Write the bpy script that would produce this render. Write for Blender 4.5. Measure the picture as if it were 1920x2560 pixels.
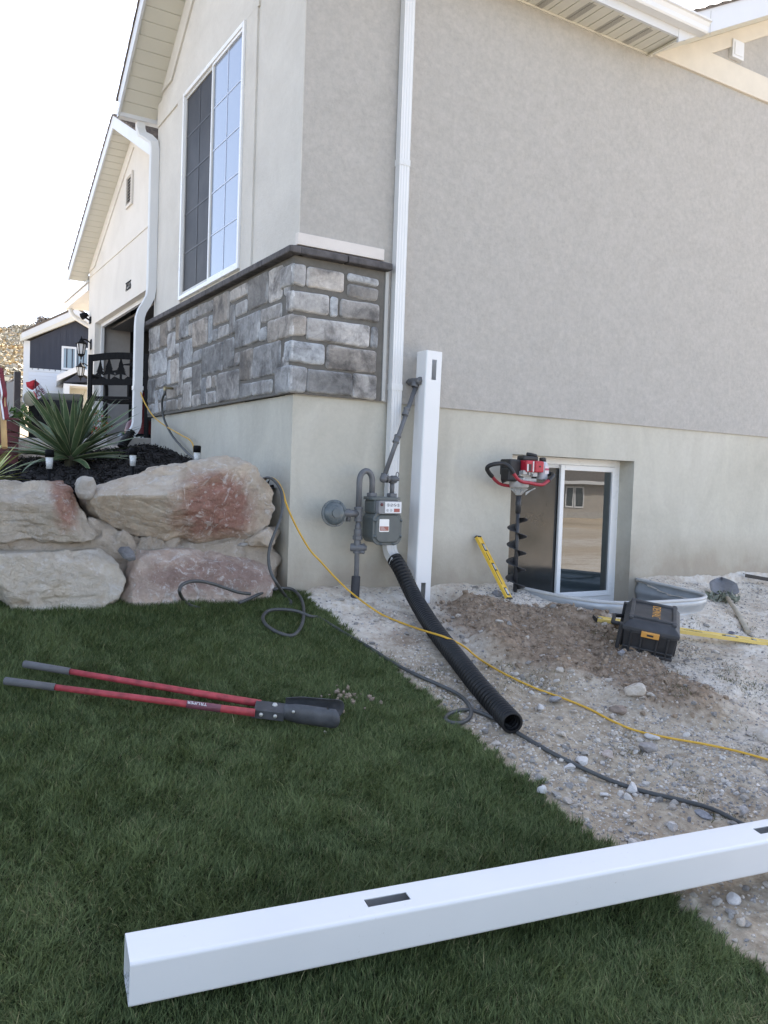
import bpy, bmesh, math, random
import numpy as np
from mathutils import Vector, Matrix

for o in list(bpy.data.objects):
    bpy.data.objects.remove(o)
random.seed(7)
RNG = np.random.default_rng(11)
SC = bpy.context.scene
COL = SC.collection
R_ = math.radians

# ------------------------------------------------------------------ camera
CAMF, YAW, PITCH, ROLL = 2095.7, 0.5424716, -0.0373553, 0.0343187
CPOS = np.array([-2.3948, -5.2198, 0.7870])
FWD = np.array([math.sin(YAW) * math.cos(PITCH), math.cos(YAW) * math.cos(PITCH), math.sin(PITCH)])
_r = np.array([math.cos(YAW), -math.sin(YAW), 0.0])
_u = np.cross(_r, FWD)
RGT = math.cos(ROLL) * _r + math.sin(ROLL) * _u
UPV = -math.sin(ROLL) * _r + math.cos(ROLL) * _u
cam = bpy.data.cameras.new('camera')
cam.sensor_fit = 'VERTICAL'
cam.sensor_height = 36.0
cam.lens = CAMF / 2560 * 36.0
cam.clip_start, cam.clip_end = 0.05, 2000.0
camo = bpy.data.objects.new('camera', cam)
COL.objects.link(camo)
camo.matrix_world = Matrix(((RGT[0], UPV[0], -FWD[0], CPOS[0]), (RGT[1], UPV[1], -FWD[1], CPOS[1]),
                            (RGT[2], UPV[2], -FWD[2], CPOS[2]), (0, 0, 0, 1)))
SC.camera = camo

# ------------------------------------------------------------------ sky, sun, exposure
SUN_AZ = math.atan2(0.78, 0.62)      # from +Y towards +X
SUN_EL = R_(40)
wd = bpy.data.worlds.new('World')
SC.world = wd
wd.use_nodes = True
nt = wd.node_tree
bg = nt.nodes['Background']
sky = nt.nodes.new('ShaderNodeTexSky')
sky.sky_type = 'NISHITA'
sky.sun_disc = False
sky.sun_elevation = SUN_EL
sky.sun_rotation = SUN_AZ
sky.altitude = 1400
sky.air_density = 0.8
sky.dust_density = 4.5
sky.ozone_density = 0.0
hsv = nt.nodes.new('ShaderNodeHueSaturation')      # milky summer haze
hsv.inputs['Saturation'].default_value = 0.75
nt.links.new(sky.outputs[0], hsv.inputs['Color'])
nt.links.new(hsv.outputs[0], bg.inputs[0])
bg.inputs[1].default_value = 0.15
sl = bpy.data.lights.new('sun', 'SUN')
sl.energy = 3.6
sl.angle = R_(0.53)
sl.color = (1.0, 0.95, 0.87)
slo = bpy.data.objects.new('sun', sl)
COL.objects.link(slo)
sdir = Vector((math.sin(SUN_AZ) * math.cos(SUN_EL), math.cos(SUN_AZ) * math.cos(SUN_EL), math.sin(SUN_EL)))
slo.rotation_euler = sdir.to_track_quat('Z', 'Y').to_euler()
slo.location = (4, -4, 9)
SC.view_settings.view_transform = 'Standard'
SC.view_settings.look = 'None'
SC.view_settings.exposure = 1.90
SC.view_settings.gamma = 1.0
SC.view_settings.use_curve_mapping = False
SC.cycles.use_denoising = True
SC.cycles.max_bounces = 8
SC.cycles.diffuse_bounces = 4

# ------------------------------------------------------------------ measuring helpers (photo pixel -> point on a real plane)
def ray(p):
    return FWD + RGT * ((p[0] - 960) / CAMF) + UPV * ((1280 - p[1]) / CAMF)
def on(ax, v, p):
    d = ray(p)
    return CPOS + d * ((v - CPOS[ax]) / d[ax])
def onx(v, p): return on(0, v, p)
def ony(v, p): return on(1, v, p)
def onz(v, p): return on(2, v, p)
def F(x, y): return (x * 1920 / 1659, y * 1920 / 1659)
def c1(x, y): return (x * 800 / 1609, y * 800 / 1609)
def c2(x, y): return (x * 480 / 1659, 660 + y * 480 / 1659)
def c3(x, y): return (700 + x * 500 / 1495, 820 + y * 500 / 1495)
def c4(x, y): return (1150 + x * 770 / 1659, 1080 + y * 770 / 1659)
def c5(x, y): return (x * 780 / 1659, 1120 + y * 780 / 1659)
def c6(x, y): return (x * 960 / 1659, 1600 + y * 960 / 1659)
def c7(x, y): return (850 + x * 1070 / 1659, 1480 + y * 1070 / 1659)
def c8(x, y): return (1100 + x * 820 / 1659, y * 820 / 1659)
def c9(x, y): return (200 + x / 7.373, 860 + y / 7.373)
def z7(x, y): return (620 + x * 380 / 1648, 550 + y * 380 / 1648)
def d8(x, y): return (1150 + x * 770 / 1659, 1780 + y * 770 / 1659)   # dirt foreground crop
def d7(x, y): return (1240 + x * 680 / 1659, 1580 + y * 680 / 1659)

def sstep(a, b, x):
    t = np.clip((x - a) / (b - a), 0, 1)
    return t * t * (3 - 2 * t)
def vnoise(p, seed=0):
    p = np.asarray(p, float)
    i = np.floor(p).astype(np.int64)
    f = p - i
    f = f * f * (3 - 2 * f)
    def h(a):
        n = (a[:, 0] * 374761393 + a[:, 1] * 668265263 + a[:, 2] * 2147483647 + seed * 1274126177) & 0xffffffff
        n = ((n ^ (n >> 13)) * 1274126177) & 0xffffffff
        n = n ^ (n >> 16)
        return (n & 0xffff) / 32767.5 - 1.0
    o = 0
    for dx in (0, 1):
        for dy in (0, 1):
            for dz in (0, 1):
                w = (f[:, 0] if dx else 1 - f[:, 0]) * (f[:, 1] if dy else 1 - f[:, 1]) * (f[:, 2] if dz else 1 - f[:, 2])
                o = o + w * h(i + np.array([dx, dy, dz]))
    return o
def fbm(p, octv=4, seed=0, gain=0.5):
    o, a, s = 0, 1.0, 1.0
    for k in range(octv):
        o = o + a * vnoise(np.asarray(p) * s, seed + k * 17)
        a *= gain
        s *= 2.07
    return o
def fb2(x, y, sc, octv=4, seed=0, gain=0.5):
    return fbm(np.stack([x * sc, y * sc, np.zeros_like(x) + 0.37], 1), octv, seed, gain)

def poly_sd(x, y, poly):
    """signed distance to a polygon, negative inside"""
    P = np.array(poly)
    d = np.full(x.shape, 1e9)
    ins = np.zeros(x.shape, bool)
    for a, b in zip(P, np.roll(P, -1, 0)):
        e = b - a
        wx, wy = x - a[0], y - a[1]
        t = np.clip((wx * e[0] + wy * e[1]) / (e @ e + 1e-12), 0, 1)
        d = np.minimum(d, (wx - e[0] * t) ** 2 + (wy - e[1] * t) ** 2)
        c = ((a[1] > y) != (b[1] > y)) & (x < (b[0] - a[0]) * (y - a[1]) / (b[1] - a[1] + 1e-12) + a[0])
        ins ^= c
    d = np.sqrt(d)
    return np.where(ins, -d, d)

def G0(p):
    d = ray(p)
    t = (0.215 * CPOS[1] - CPOS[2]) / (d[2] - 0.215 * d[1])
    return CPOS + d * t
SPOIL = [tuple(G0(F(*q))[:2]) for q in ((935, 1290), (1030, 1300), (1150, 1325), (1300, 1345), (1345, 1415), (1450, 1460), (1575, 1535), (1540, 1565),
                                        (1400, 1535), (1300, 1480), (1180, 1465), (1060, 1415), (965, 1345))]
WELL = [(1.93, 0.05), (1.95, -0.25), (1.98, -0.58), (2.08, -0.84), (2.32, -0.955), (2.8, -0.99), (3.06, -0.965), (3.25, -0.82), (3.33, -0.5), (3.39, -0.1), (3.40, 0.05)]
LAWNX = 0.1
def base_h(x, y):
    yd = np.where(y > -3.3, 0.215 * y, np.where(y > -5.4, -0.7095 + 0.12 * (y + 3.3), -0.9615 - 0.85 * sstep(-5.4, -45, y)))
    yd = yd - 0.028 * sstep(-2.0, -2.8, y) * sstep(0.6, -0.2, x)
    yd = np.where(y > 0, 0.0, yd)
    yd = yd - 0.12 * sstep(3.3, 5.0, x) * sstep(0.5, -0.2, y) * sstep(-3.5, -0.5, y)
    bed = sstep(0.10, 0.42, y) * np.maximum(0.58 + 0.11 * np.clip(y, 0, 3.6) + 0.16 * np.clip(x, -1.4, 0), 0.54)
    bed = np.where(y > 3.5, 1.05, bed)
    m = sstep(0.02, -0.02, x)
    up = np.where(y > 14, 1.0, m)
    far = np.where(y > 14, 1.05 + 0.104 * (y - 14), 0)
    hill = sstep(58, 75, y) * (y - 60) * 0.19 * (1 + (x - 20) * 0.012)
    hill = np.where(y > 172, 112 * 0.19 * (1 + (x - 20) * 0.012), hill)
    far = np.where(y > 60, 1.05 + 0.104 * 46 + np.clip(hill, 0, 60), far)
    return np.where(y > 14, far, np.where(y > 0, bed * up, yd))
def spoil_m(x, y):
    w = fb2(x, y, 3.0, 3, 5) * 0.06
    return sstep(0.10, -0.10, poly_sd(x, y, SPOIL) + w)
def lawn_m(x, y):
    return (x < LAWNX + 0.035 * fb2(x, y, 5.0, 3, 9) + 0.03 * fb2(x, y, 22.0, 2, 10)) & (y < 0.06)
_dr = np.random.default_rng(19)
DENTS = np.stack([_dr.uniform(0.25, 4.8, 110), _dr.uniform(-3.6, -0.15, 110), _dr.uniform(0.04, 0.12, 110), _dr.uniform(-0.022, 0.012, 110), _dr.uniform(0.5, 1.0, 110)], 1)
def H(x, y):
    x = np.atleast_1d(np.asarray(x, float))
    y = np.atleast_1d(np.asarray(y, float))
    z = base_h(x, y)
    near = (x > -4) & (x < 9) & (y < 0.05) & (y > -6)
    dirt = near & (x > 0.0)
    k = sstep(0.02, 0.2, x)
    rough = 0.028 * fb2(x, y, 2.2, 3, 1) + 0.011 * fb2(x, y, 8.0, 3, 2) + 0.012 * np.abs(fb2(x, y, 17.0, 3, 3)) * (0.45 + 0.55 * sstep(-0.3, 0.5, fb2(x, y, 1.7, 2, 6)))
    z = z + np.where(dirt, rough * k, np.where(near, 0.006 * fb2(x, y, 2.5, 2, 4), 0))
    if dirt.any():
        xd, yd2 = x[dirt], y[dirt]
        dz = 0
        for cx, cy, rr, hh, asp in DENTS:
            dz = dz + hh * np.exp(-(((xd - cx) / rr) ** 2 + ((yd2 - cy) / (rr * asp)) ** 2) ** 1.5)
        z[dirt] = z[dirt] + dz * k[dirt] * sstep(-0.03, -0.2, yd2)
    sm = spoil_m(x, y)
    lump = 0.055 + 0.045 * fb2(x, y, 4.5, 3, 21) + 0.028 * np.abs(fb2(x, y, 14.0, 3, 22))
    z = z + np.where(dirt, sm * lump * k, 0)
    wl = (x > 1.6) & (x < 3.8) & (y < 0.0) & (y > -1.5)
    if wl.any():
        z[wl] = z[wl] + 0.05 * np.exp(-(np.clip(poly_sd(x[wl], y[wl], WELL), 0, 9) / 0.22) ** 2) * sstep(-0.25, -0.7, y[wl])
    hole = np.exp(-((x - 1.13) ** 2 / 0.017 + (y + 0.17) ** 2 / 0.012))
    z = z - np.where(near, 0.34 * hole * (x > 0.9), 0)
    far = y > 16
    z = z + np.where(far, sstep(16, 60, y) * 1.2 * fb2(x, y, 0.045, 4, 31), 0)
    return z
def Hs(x, y): return float(H(x, y)[0])
def G(p, up=0.0):
    d = ray(p)
    a, b = 1.5, 14.0
    lo = None
    ts = np.linspace(a, b, 500)
    P = CPOS[None] + d[None] * ts[:, None]
    f = P[:, 2] - H(P[:, 0], P[:, 1]) - up
    k = np.argmax(f < 0)
    t0, t1 = ts[max(k - 1, 0)], ts[k]
    for _ in range(14):
        tm = (t0 + t1) / 2
        q = CPOS + d * tm
        if q[2] - Hs(q[0], q[1]) - up < 0: t1 = tm
        else: t0 = tm
    return CPOS + d * ((t0 + t1) / 2)

# ------------------------------------------------------------------ object helpers
def tag(o, label=None, cat=None, group=None, kind=None):
    if label: o['label'] = label
    if cat: o['category'] = cat
    if group: o['group'] = group
    if kind: o['kind'] = kind
    return o
def thing(name, loc, label, cat, group=None, rot=None):
    o = bpy.data.objects.new(name, None)
    COL.objects.link(o)
    o.location = loc
    o.empty_display_size = 0.05
    if rot is not None: o.rotation_euler = rot
    return tag(o, label, cat, group)
def wloc(o):
    v = Vector((0, 0, 0))
    while o is not None:
        v += o.location
        o = o.parent
    return v
def copy_tree(o, parent=None):
    c = o.copy()
    COL.objects.link(c)
    c.parent = parent
    for ch in list(o.children):
        copy_tree(ch, c)
    return c

class MB:
    def __init__(s):
        s.v, s.f, s.m, s.s = [], [], [], []
    def add(s, vs, fs, m=0, smooth=False):
        n = len(s.v)
        s.v += [tuple(float(c) for c in v) for v in vs]
        for f in fs:
            s.f.append(tuple(n + i for i in f))
            s.m.append(m)
            s.s.append(smooth)
        return s
    def box(s, lo, hi, m=0):
        x0, y0, z0 = lo
        x1, y1, z1 = hi
        v = [(x0, y0, z0), (x1, y0, z0), (x1, y1, z0), (x0, y1, z0), (x0, y0, z1), (x1, y0, z1), (x1, y1, z1), (x0, y1, z1)]
        return s.add(v, [(0, 3, 2, 1), (4, 5, 6, 7), (0, 1, 5, 4), (1, 2, 6, 5), (2, 3, 7, 6), (3, 0, 4, 7)], m)
    def obox(s, c, ax, m=0):
        """box from centre and three half-axis vectors"""
        c = Vector(c)
        a, b, d = (Vector(q) for q in ax)
        v = [c + a * i + b * j + d * k for k in (-1, 1) for i, j in ((-1, -1), (1, -1), (1, 1), (-1, 1))]
        fl = a.cross(b).dot(d) < 0
        fs = [(0, 3, 2, 1), (4, 5, 6, 7), (0, 1, 5, 4), (1, 2, 6, 5), (2, 3, 7, 6), (3, 0, 4, 7)]
        return s.add(v, [f[::-1] for f in fs] if fl else fs, m)
    def prism(s, poly, d, m=0):
        """polygon of 3D points swept along d"""
        p = [Vector(q) for q in poly]
        d = Vector(d)
        n = len(p)
        nv = Vector((0, 0, 0))
        for i in range(n):
            nv += p[i].cross(p[(i + 1) % n])
        if nv.dot(d) > 0: p = p[::-1]
        v = p + [q + d for q in p]
        fs = [tuple(range(n)), tuple(range(2 * n - 1, n - 1, -1))]
        fs += [(i, n + i, n + (i + 1) % n, (i + 1) % n)[::1] for i in range(n)]
        return s.add(v, fs, m)
    def tube(s, pts, r, n=10, m=0, caps=True, flat=None, smooth=True, closed=False):
        P = [Vector(p) for p in pts]
        k = len(P)
        rs = r if hasattr(r, '__len__') else [r] * k
        T = []
        for i in range(k):
            if closed: t = P[(i + 1) % k] - P[i - 1]
            else: t = P[min(i + 1, k - 1)] - P[max(i - 1, 0)]
            T.append(t.normalized() if t.length > 1e-9 else Vector((0, 0, 1)))
        a = Vector((0, 0, 1)) if abs(T[0].z) < 0.9 else Vector((1, 0, 0))
        N = (a - T[0] * a.dot(T[0])).normalized()
        vs, fs = [], []
        for i in range(k):
            N = (N - T[i] * N.dot(T[i]))
            N = N.normalized() if N.length > 1e-9 else T[i].orthogonal().normalized()
            B = T[i].cross(N)
            for j in range(n):
                t = 2 * math.pi * j / n
                vs.append(P[i] + (N * math.cos(t) + B * math.sin(t)) * rs[i])
        for i in range(k if closed else k - 1):
            for j in range(n):
                q = (i + 1) % k
                fs.append((i * n + j, i * n + (j + 1) % n, q * n + (j + 1) % n, q * n + j))
        s.add(vs, fs, m, smooth)
        if caps and not closed:
            b = len(s.v) - k * n
            s.f.append(tuple(b + j for j in range(n))[::-1]); s.m.append(m); s.s.append(False)
            s.f.append(tuple(b + (k - 1) * n + j for j in range(n))); s.m.append(m); s.s.append(False)
        return s
    def lathe(s, prof, o, ax=(0, 0, 1), n=24, m=0, smooth=True):
        """profile of (radius, height) turned about the axis through o"""
        ax = Vector(ax).normalized()
        N = ax.orthogonal().normalized()
        B = ax.cross(N)
        o = Vector(o)
        vs = []
        for r, h in prof:
            for j in range(n):
                t = 2 * math.pi * j / n
                vs.append(o + ax * h + (N * math.cos(t) + B * math.sin(t)) * max(r, 1e-4))
        fs = []
        for i in range(len(prof) - 1):
            for j in range(n):
                fs.append((i * n + j, i * n + (j + 1) % n, (i + 1) * n + (j + 1) % n, (i + 1) * n + j))
        return s.add(vs, fs, m, smooth)
    def ball(s, c, r, n=12, m=0, sq=(1, 1, 1)):
        c = Vector(c)
        vs, fs = [], []
        for i in range(n + 1):
            a = math.pi * i / n
            for j in range(2 * n):
                b = math.pi * j / n
                vs.append(c + Vector((math.sin(a) * math.cos(b) * r * sq[0], math.sin(a) * math.sin(b) * r * sq[1], math.cos(a) * r * sq[2])))
        for i in range(n):
            for j in range(2 * n):
                fs.append((i * 2 * n + j, (i + 1) * 2 * n + j, (i + 1) * 2 * n + (j + 1) % (2 * n), i * 2 * n + (j + 1) % (2 * n)))
        return s.add(vs, fs, m, True)
    def rrect(s, o, ax, ay, az, w, h, r, d, m=0, k=5, edge=0.0):
        """rounded rectangle plate centred at o (back face), thickness d along az; edge = chamfer"""
        o, ax, ay, az = Vector(o), Vector(ax), Vector(ay), Vector(az)
        def loop(w, h, r):
            out = []
            for cx, cy, a0 in ((w / 2 - r, h / 2 - r, 0), (-w / 2 + r, h / 2 - r, 90), (-w / 2 + r, -h / 2 + r, 180), (w / 2 - r, -h / 2 + r, 270)):
                for i in range(k + 1):
                    t = R_(a0 + 90 * i / k)
                    out.append((cx + r * math.cos(t), cy + r * math.sin(t)))
            return out
        L = loop(w, h, r)
        n = len(L)
        rings = [(L, 0.0), (L, d - edge)]
        if edge > 0: rings.append((loop(w - 2 * edge, h - 2 * edge, max(r - edge, 1e-3)), d))
        vs = [o + ax * x + ay * y + az * z for lp, z in rings for x, y in lp]
        fs = []
        for i in range(len(rings) - 1):
            for j in range(n):
                fs.append((i * n + j, i * n + (j + 1) % n, (i + 1) * n + (j + 1) % n, (i + 1) * n + j))
        fs.append(tuple(range((len(rings) - 1) * n, len(rings) * n)))
        fs.append(tuple(range(n))[::-1])
        if ax.cross(ay).dot(az) < 0: fs = [f[::-1] for f in fs]
        return s.add(vs, fs, m)
    def build(s, name, mats, parent=None, world=True, bevel=0.0, segs=2, label=None, subd=0):
        me = bpy.data.meshes.new(name)
        off = wloc(parent) if (parent is not None and world) else Vector((0, 0, 0))
        me.from_pydata([(v[0] - off.x, v[1] - off.y, v[2] - off.z) for v in s.v], [], s.f)
        for mm in (mats if isinstance(mats, (list, tuple)) else [mats]):
            me.materials.append(mm)
        me.polygons.foreach_set('material_index', s.m)
        me.polygons.foreach_set('use_smooth', s.s)
        me.update()
        o = bpy.data.objects.new(name, me)
        COL.objects.link(o)
        o.parent = parent
        if bevel > 0:
            b = o.modifiers.new('bevel', 'BEVEL')
            b.width = bevel
            b.segments = segs
            b.limit_method = 'ANGLE'
            b.angle_limit = R_(40)
            b.harden_normals = False
        if subd:
            b = o.modifiers.new('sub', 'SUBSURF')
            b.levels = b.render_levels = subd
        if label: o['label'] = label
        return o

def np_mesh(name, V, Fc, mats, parent=None, smooth=False, attr=None, world=True):
    """V (n,3), Fc list of int arrays (each (m,k)), attr = dict name -> (n,4) point colours"""
    me = bpy.data.meshes.new(name)
    V = np.asarray(V, np.float32)
    if parent is not None and world:
        V = V - np.array(wloc(parent), np.float32)
    Fc = [np.asarray(f, np.int32) for f in Fc if len(f)]
    me.vertices.add(len(V))
    me.vertices.foreach_set('co', V.ravel())
    tot = sum(f.size for f in Fc)
    npol = sum(len(f) for f in Fc)
    me.loops.add(tot)
    me.loops.foreach_set('vertex_index', np.concatenate([f.ravel() for f in Fc]))
    me.polygons.add(npol)
    ls = np.concatenate([np.full(len(f), f.shape[1], np.int32) for f in Fc])
    st = np.concatenate([[0], np.cumsum(ls)[:-1]]).astype(np.int32)
    me.polygons.foreach_set('loop_start', st)
    me.polygons.foreach_set('use_smooth', np.full(npol, smooth, bool))
    for mm in (mats if isinstance(mats, (list, tuple)) else [mats]):
        me.materials.append(mm)
    me.update(calc_edges=True)
    me.validate()
    for k, a in (attr or {}).items():
        at = me.color_attributes.new(k, 'FLOAT_COLOR', 'POINT')
        at.data.foreach_set('color', np.asarray(a, np.float32).ravel())
    o = bpy.data.objects.new(name, me)
    COL.objects.link(o)
    o.parent = parent
    return o

def text_mesh(name, txt, size, mt, o, ax, ay, parent=None, ext=0.0008, sx=1.0, world=True):
    """lettering centred at o, running along ax, up along ay"""
    cu = bpy.data.curves.new(name, 'FONT')
    cu.body = txt
    cu.size = size
    cu.extrude = ext
    cu.align_x = 'CENTER'
    cu.align_y = 'CENTER'
    tmp = bpy.data.objects.new('tmp_text', cu)
    COL.objects.link(tmp)
    dg = bpy.context.evaluated_depsgraph_get()
    me = bpy.data.meshes.new_from_object(tmp.evaluated_get(dg))
    bpy.data.objects.remove(tmp)
    ax, ay = Vector(ax).normalized(), Vector(ay).normalized()
    az = ax.cross(ay)
    off = wloc(parent) if (parent is not None and world) else Vector((0, 0, 0))
    for v in me.vertices:
        c = v.co
        v.co = Vector(o) + ax * c.x * sx + ay * c.y + az * c.z - off
    me.materials.clear()
    me.materials.append(mt)
    me.name = name
    ob = bpy.data.objects.new(name, me)
    COL.objects.link(ob)
    ob.parent = parent
    return ob

def spline(pts, n=8):
    P = [Vector(p) for p in pts]
    out = []
    for i in range(len(P) - 1):
        p0, p1, p2, p3 = P[max(i - 1, 0)], P[i], P[i + 1], P[min(i + 2, len(P) - 1)]
        for k in range(n):
            t = k / n
            out.append(0.5 * ((2 * p1) + (p2 - p0) * t + (2 * p0 - 5 * p1 + 4 * p2 - p3) * t * t + (3 * p1 - p0 - 3 * p2 + p3) * t ** 3))
    out.append(P[-1])
    return out

# ------------------------------------------------------------------ materials
def lin(c):
    return tuple((x / 255 / 12.92) if x <= 10 else (((x / 255) + 0.055) / 1.055) ** 2.4 for x in c) + (1.0,)
class NT:
    def __init__(s, name):
        s.m = bpy.data.materials.new(name)
        s.m.use_nodes = True
        s.t = s.m.node_tree
        s.b = s.t.nodes['Principled BSDF']
    def n(s, typ, **kw):
        nd = s.t.nodes.new(typ)
        for k, v in kw.items():
            if hasattr(nd, k): setattr(nd, k, v)
            else: nd.inputs[k.replace('_', ' ')].default_value = v
        return nd
    def l(s, a, b): s.t.links.new(a, b)
    def pos(s):
        g = s.n('ShaderNodeNewGeometry')
        return g.outputs['Position']
    def noise(s, scale, detail=4, rough=0.55, vec=None, dist=0.0):
        nd = s.n('ShaderNodeTexNoise')
        nd.inputs['Scale'].default_value = scale
        nd.inputs['Detail'].default_value = detail
        nd.inputs['Roughness'].default_value = rough
        nd.inputs['Distortion'].default_value = dist
        if vec is not None: s.l(vec, nd.inputs['Vector'])
        return nd.outputs['Fac']
    def ramp(s, fac, stops):
        r = s.n('ShaderNodeValToRGB')
        el = r.color_ramp.elements
        while len(el) < len(stops): el.new(0.5)
        for e, (p, c) in zip(el, stops):
            e.position = p
            e.color = c if len(c) == 4 else tuple(c) + (1,)
        s.l(fac, r.inputs[0])
        return r.outputs[0]
    def mix(s, fac, a, b, mode='MIX'):
        x = s.n('ShaderNodeMixRGB')
        x.blend_type = mode
        for i, v in ((0, fac), (1, a), (2, b)):
            if hasattr(v, 'is_output'): s.l(v, x.inputs[i])
            else: x.inputs[i].default_value = v if i == 0 else (tuple(v) + (1,))[:4]
        return x.outputs[0]
    def bump(s, h, strength=0.3, dist=0.01, prev=None):
        b = s.n('ShaderNodeBump')
        b.inputs['Strength'].default_value = strength
        b.inputs['Distance'].default_value = dist
        s.l(h, b.inputs['Height'])
        if prev is not None: s.l(prev, b.inputs['Normal'])
        return b.outputs[0]
    def done(s, col=None, rough=0.7, nrm=None, **kw):
        b = s.b
        if col is not None:
            if hasattr(col, 'is_output'): s.l(col, b.inputs['Base Color'])
            else: b.inputs['Base Color'].default_value = (tuple(col) + (1,))[:4]
        if hasattr(rough, 'is_output'): s.l(rough, b.inputs['Roughness'])
        else: b.inputs['Roughness'].default_value = rough
        if nrm is not None: s.l(nrm, b.inputs['Normal'])
        for k, v in kw.items():
            b.inputs[k].default_value = v
        return s.m
def M(name, col, rough=0.6, var=0.12, scale=12.0, bump=0.0, bscale=60.0, objc=True, **kw):
    """simple worn material: base colour with blotchy variation and a fine bump"""
    t = NT(name)
    tc = t.n('ShaderNodeTexCoord').outputs['Object'] if objc else t.pos()
    f = t.noise(scale, 5, 0.6, tc)
    c = np.array(col[:3])
    colr = t.ramp(f, [(0.3, tuple(c * (1 - var)) + (1,)), (0.7, tuple(np.clip(c * (1 + var), 0, 1)) + (1,))])
    f2 = t.noise(scale * 3.1, 3, 0.5, tc)
    rr = t.n('ShaderNodeMapRange')
    t.l(f2, rr.inputs[0])
    rr.inputs['To Min'].default_value = max(rough - 0.12, 0.02)
    rr.inputs['To Max'].default_value = min(rough + 0.12, 1)
    nrm = None
    if bump > 0: nrm = t.bump(t.noise(bscale, 4, 0.6, tc), bump, 0.004)
    return t.done(colr, rr.outputs[0], nrm, **kw)

# ------------------------------------------------------------------ ground
def m_ground():
    t = NT('ground')
    p = t.pos()
    at = t.n('ShaderNodeAttribute', attribute_name='mask')
    sp = t.n('ShaderNodeSeparateColor')
    t.l(at.outputs['Color'], sp.inputs[0])
    big = t.noise(1.7, 5, 0.6, p, 0.4)
    fine = t.noise(22, 5, 0.65, p)
    grit = t.noise(120, 3, 0.7, p)
    dust = t.ramp(big, [(0.32, (0.48, 0.405, 0.32)), (0.5, (0.635, 0.57, 0.485)), (0.66, (0.71, 0.665, 0.60))])
    dust = t.mix(0.75, dust, t.ramp(fine, [(0.3, (0.30, 0.28, 0.26)), (0.5, (0.5, 0.5, 0.5)), (0.72, (0.66, 0.65, 0.63))]), 'OVERLAY')
    vo = t.n('ShaderNodeTexVoronoi')
    vo.inputs['Scale'].default_value = 55
    t.l(p, vo.inputs['Vector'])
    vc = t.n('ShaderNodeSeparateColor')
    t.l(vo.outputs['Color'], vc.inputs[0])
    spk = t.ramp(vc.outputs[0], [(0.86, (0, 0, 0)), (0.90, (0.7, 0.7, 0.7))])
    spk = t.mix(1.0, spk, t.ramp(t.noise(5, 3, 0.6, p), [(0.48, (0, 0, 0)), (0.6, (1, 1, 1))]), 'MULTIPLY')
    spd = t.ramp(vo.outputs['Distance'], [(0.25, (1, 1, 1)), (0.42, (0, 0, 0))])
    spk = t.mix(1.0, spk, spd, 'MULTIPLY')
    dust = t.mix(spk, dust, t.ramp(vc.outputs[1], [(0.0, (0.24, 0.22, 0.20)), (0.6, (0.36, 0.33, 0.30)), (1.0, (0.6, 0.57, 0.52))]))
    damp = t.ramp(fine, [(0.3, (0.20, 0.155, 0.105)), (0.55, (0.37, 0.305, 0.22)), (0.75, (0.52, 0.45, 0.35))])
    c = t.mix(sp.outputs[2], dust, damp)
    brown = t.ramp(fine, [(0.28, (0.145, 0.102, 0.07)), (0.5, (0.26, 0.195, 0.138)), (0.75, (0.40, 0.32, 0.245))])
    c = t.mix(sp.outputs[0], c, brown)
    c = t.mix(sp.outputs[1], c, t.ramp(fine, [(0.3, (0.018, 0.022, 0.010)), (0.7, (0.045, 0.05, 0.022))]))
    hill = t.ramp(t.noise(0.12, 5, 0.6, p), [(0.35, (0.42, 0.33, 0.22)), (0.55, (0.52, 0.42, 0.30)), (0.7, (0.58, 0.45, 0.29))])
    c = t.mix(at.outputs['Alpha'], c, hill)
    n1 = t.bump(fine, 0.55, 0.02)
    n2 = t.bump(grit, 0.6, 0.006, n1)
    return t.done(c, 0.95, n2, **{'Specular IOR Level': 0.15})

def axis(parts):
    out = []
    for a, b, st in parts:
        n = max(1, int(round((b - a) / st)))
        out += list(np.linspace(a, b, n + 1)[:-1])
    return np.array(out + [parts[-1][1]])
GX = axis([(-700, -60, 40), (-60, -12, 6), (-12, -4, 1), (-4, -0.4, 0.08), (-0.4, 6.0, 0.02), (6.0, 9, 0.1), (9, 20, 1), (20, 80, 3), (80, 700, 40)])
GY = axis([(-700, -80, 40), (-80, -20, 5), (-20, -6, 0.8), (-6, -4.1, 0.1), (-4.1, 0.02, 0.018), (0.02, 0.5, 0.03), (0.5, 4, 0.15), (4, 20, 1), (20, 60, 2), (60, 190, 3), (190, 700, 40)])
gx, gy = np.meshgrid(GX, GY)
X, Y = gx.ravel(), gy.ravel()
Z = H(X, Y)
nx, ny = len(GX), len(GY)
idx = np.arange(nx * ny).reshape(ny, nx)
Q = np.stack([idx[:-1, :-1], idx[:-1, 1:], idx[1:, 1:], idx[1:, :-1]], -1).reshape(-1, 4)
cx, cy = X[Q].mean(1), Y[Q].mean(1)
inw = (cx > 1.8) & (cx < 3.6) & (cy < 0.06) & (cy > -1.2)
keep = np.ones(len(Q), bool)
k = np.where(inw)[0]
keep[k] = poly_sd(cx[k], cy[k], WELL) > -0.012
keep &= ~((cx > 1.92) & (cx < 3.41) & (cy > -0.02) & (cy < 0.6))
Q = Q[keep]
nearm = (X > -6) & (X < 30) & (Y < 0.5) & (Y > -40)
mk = np.zeros((len(X), 4))
mk[:, 0] = spoil_m(X, Y) * (X > 0.0) * (Y < 0.05)
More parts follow.
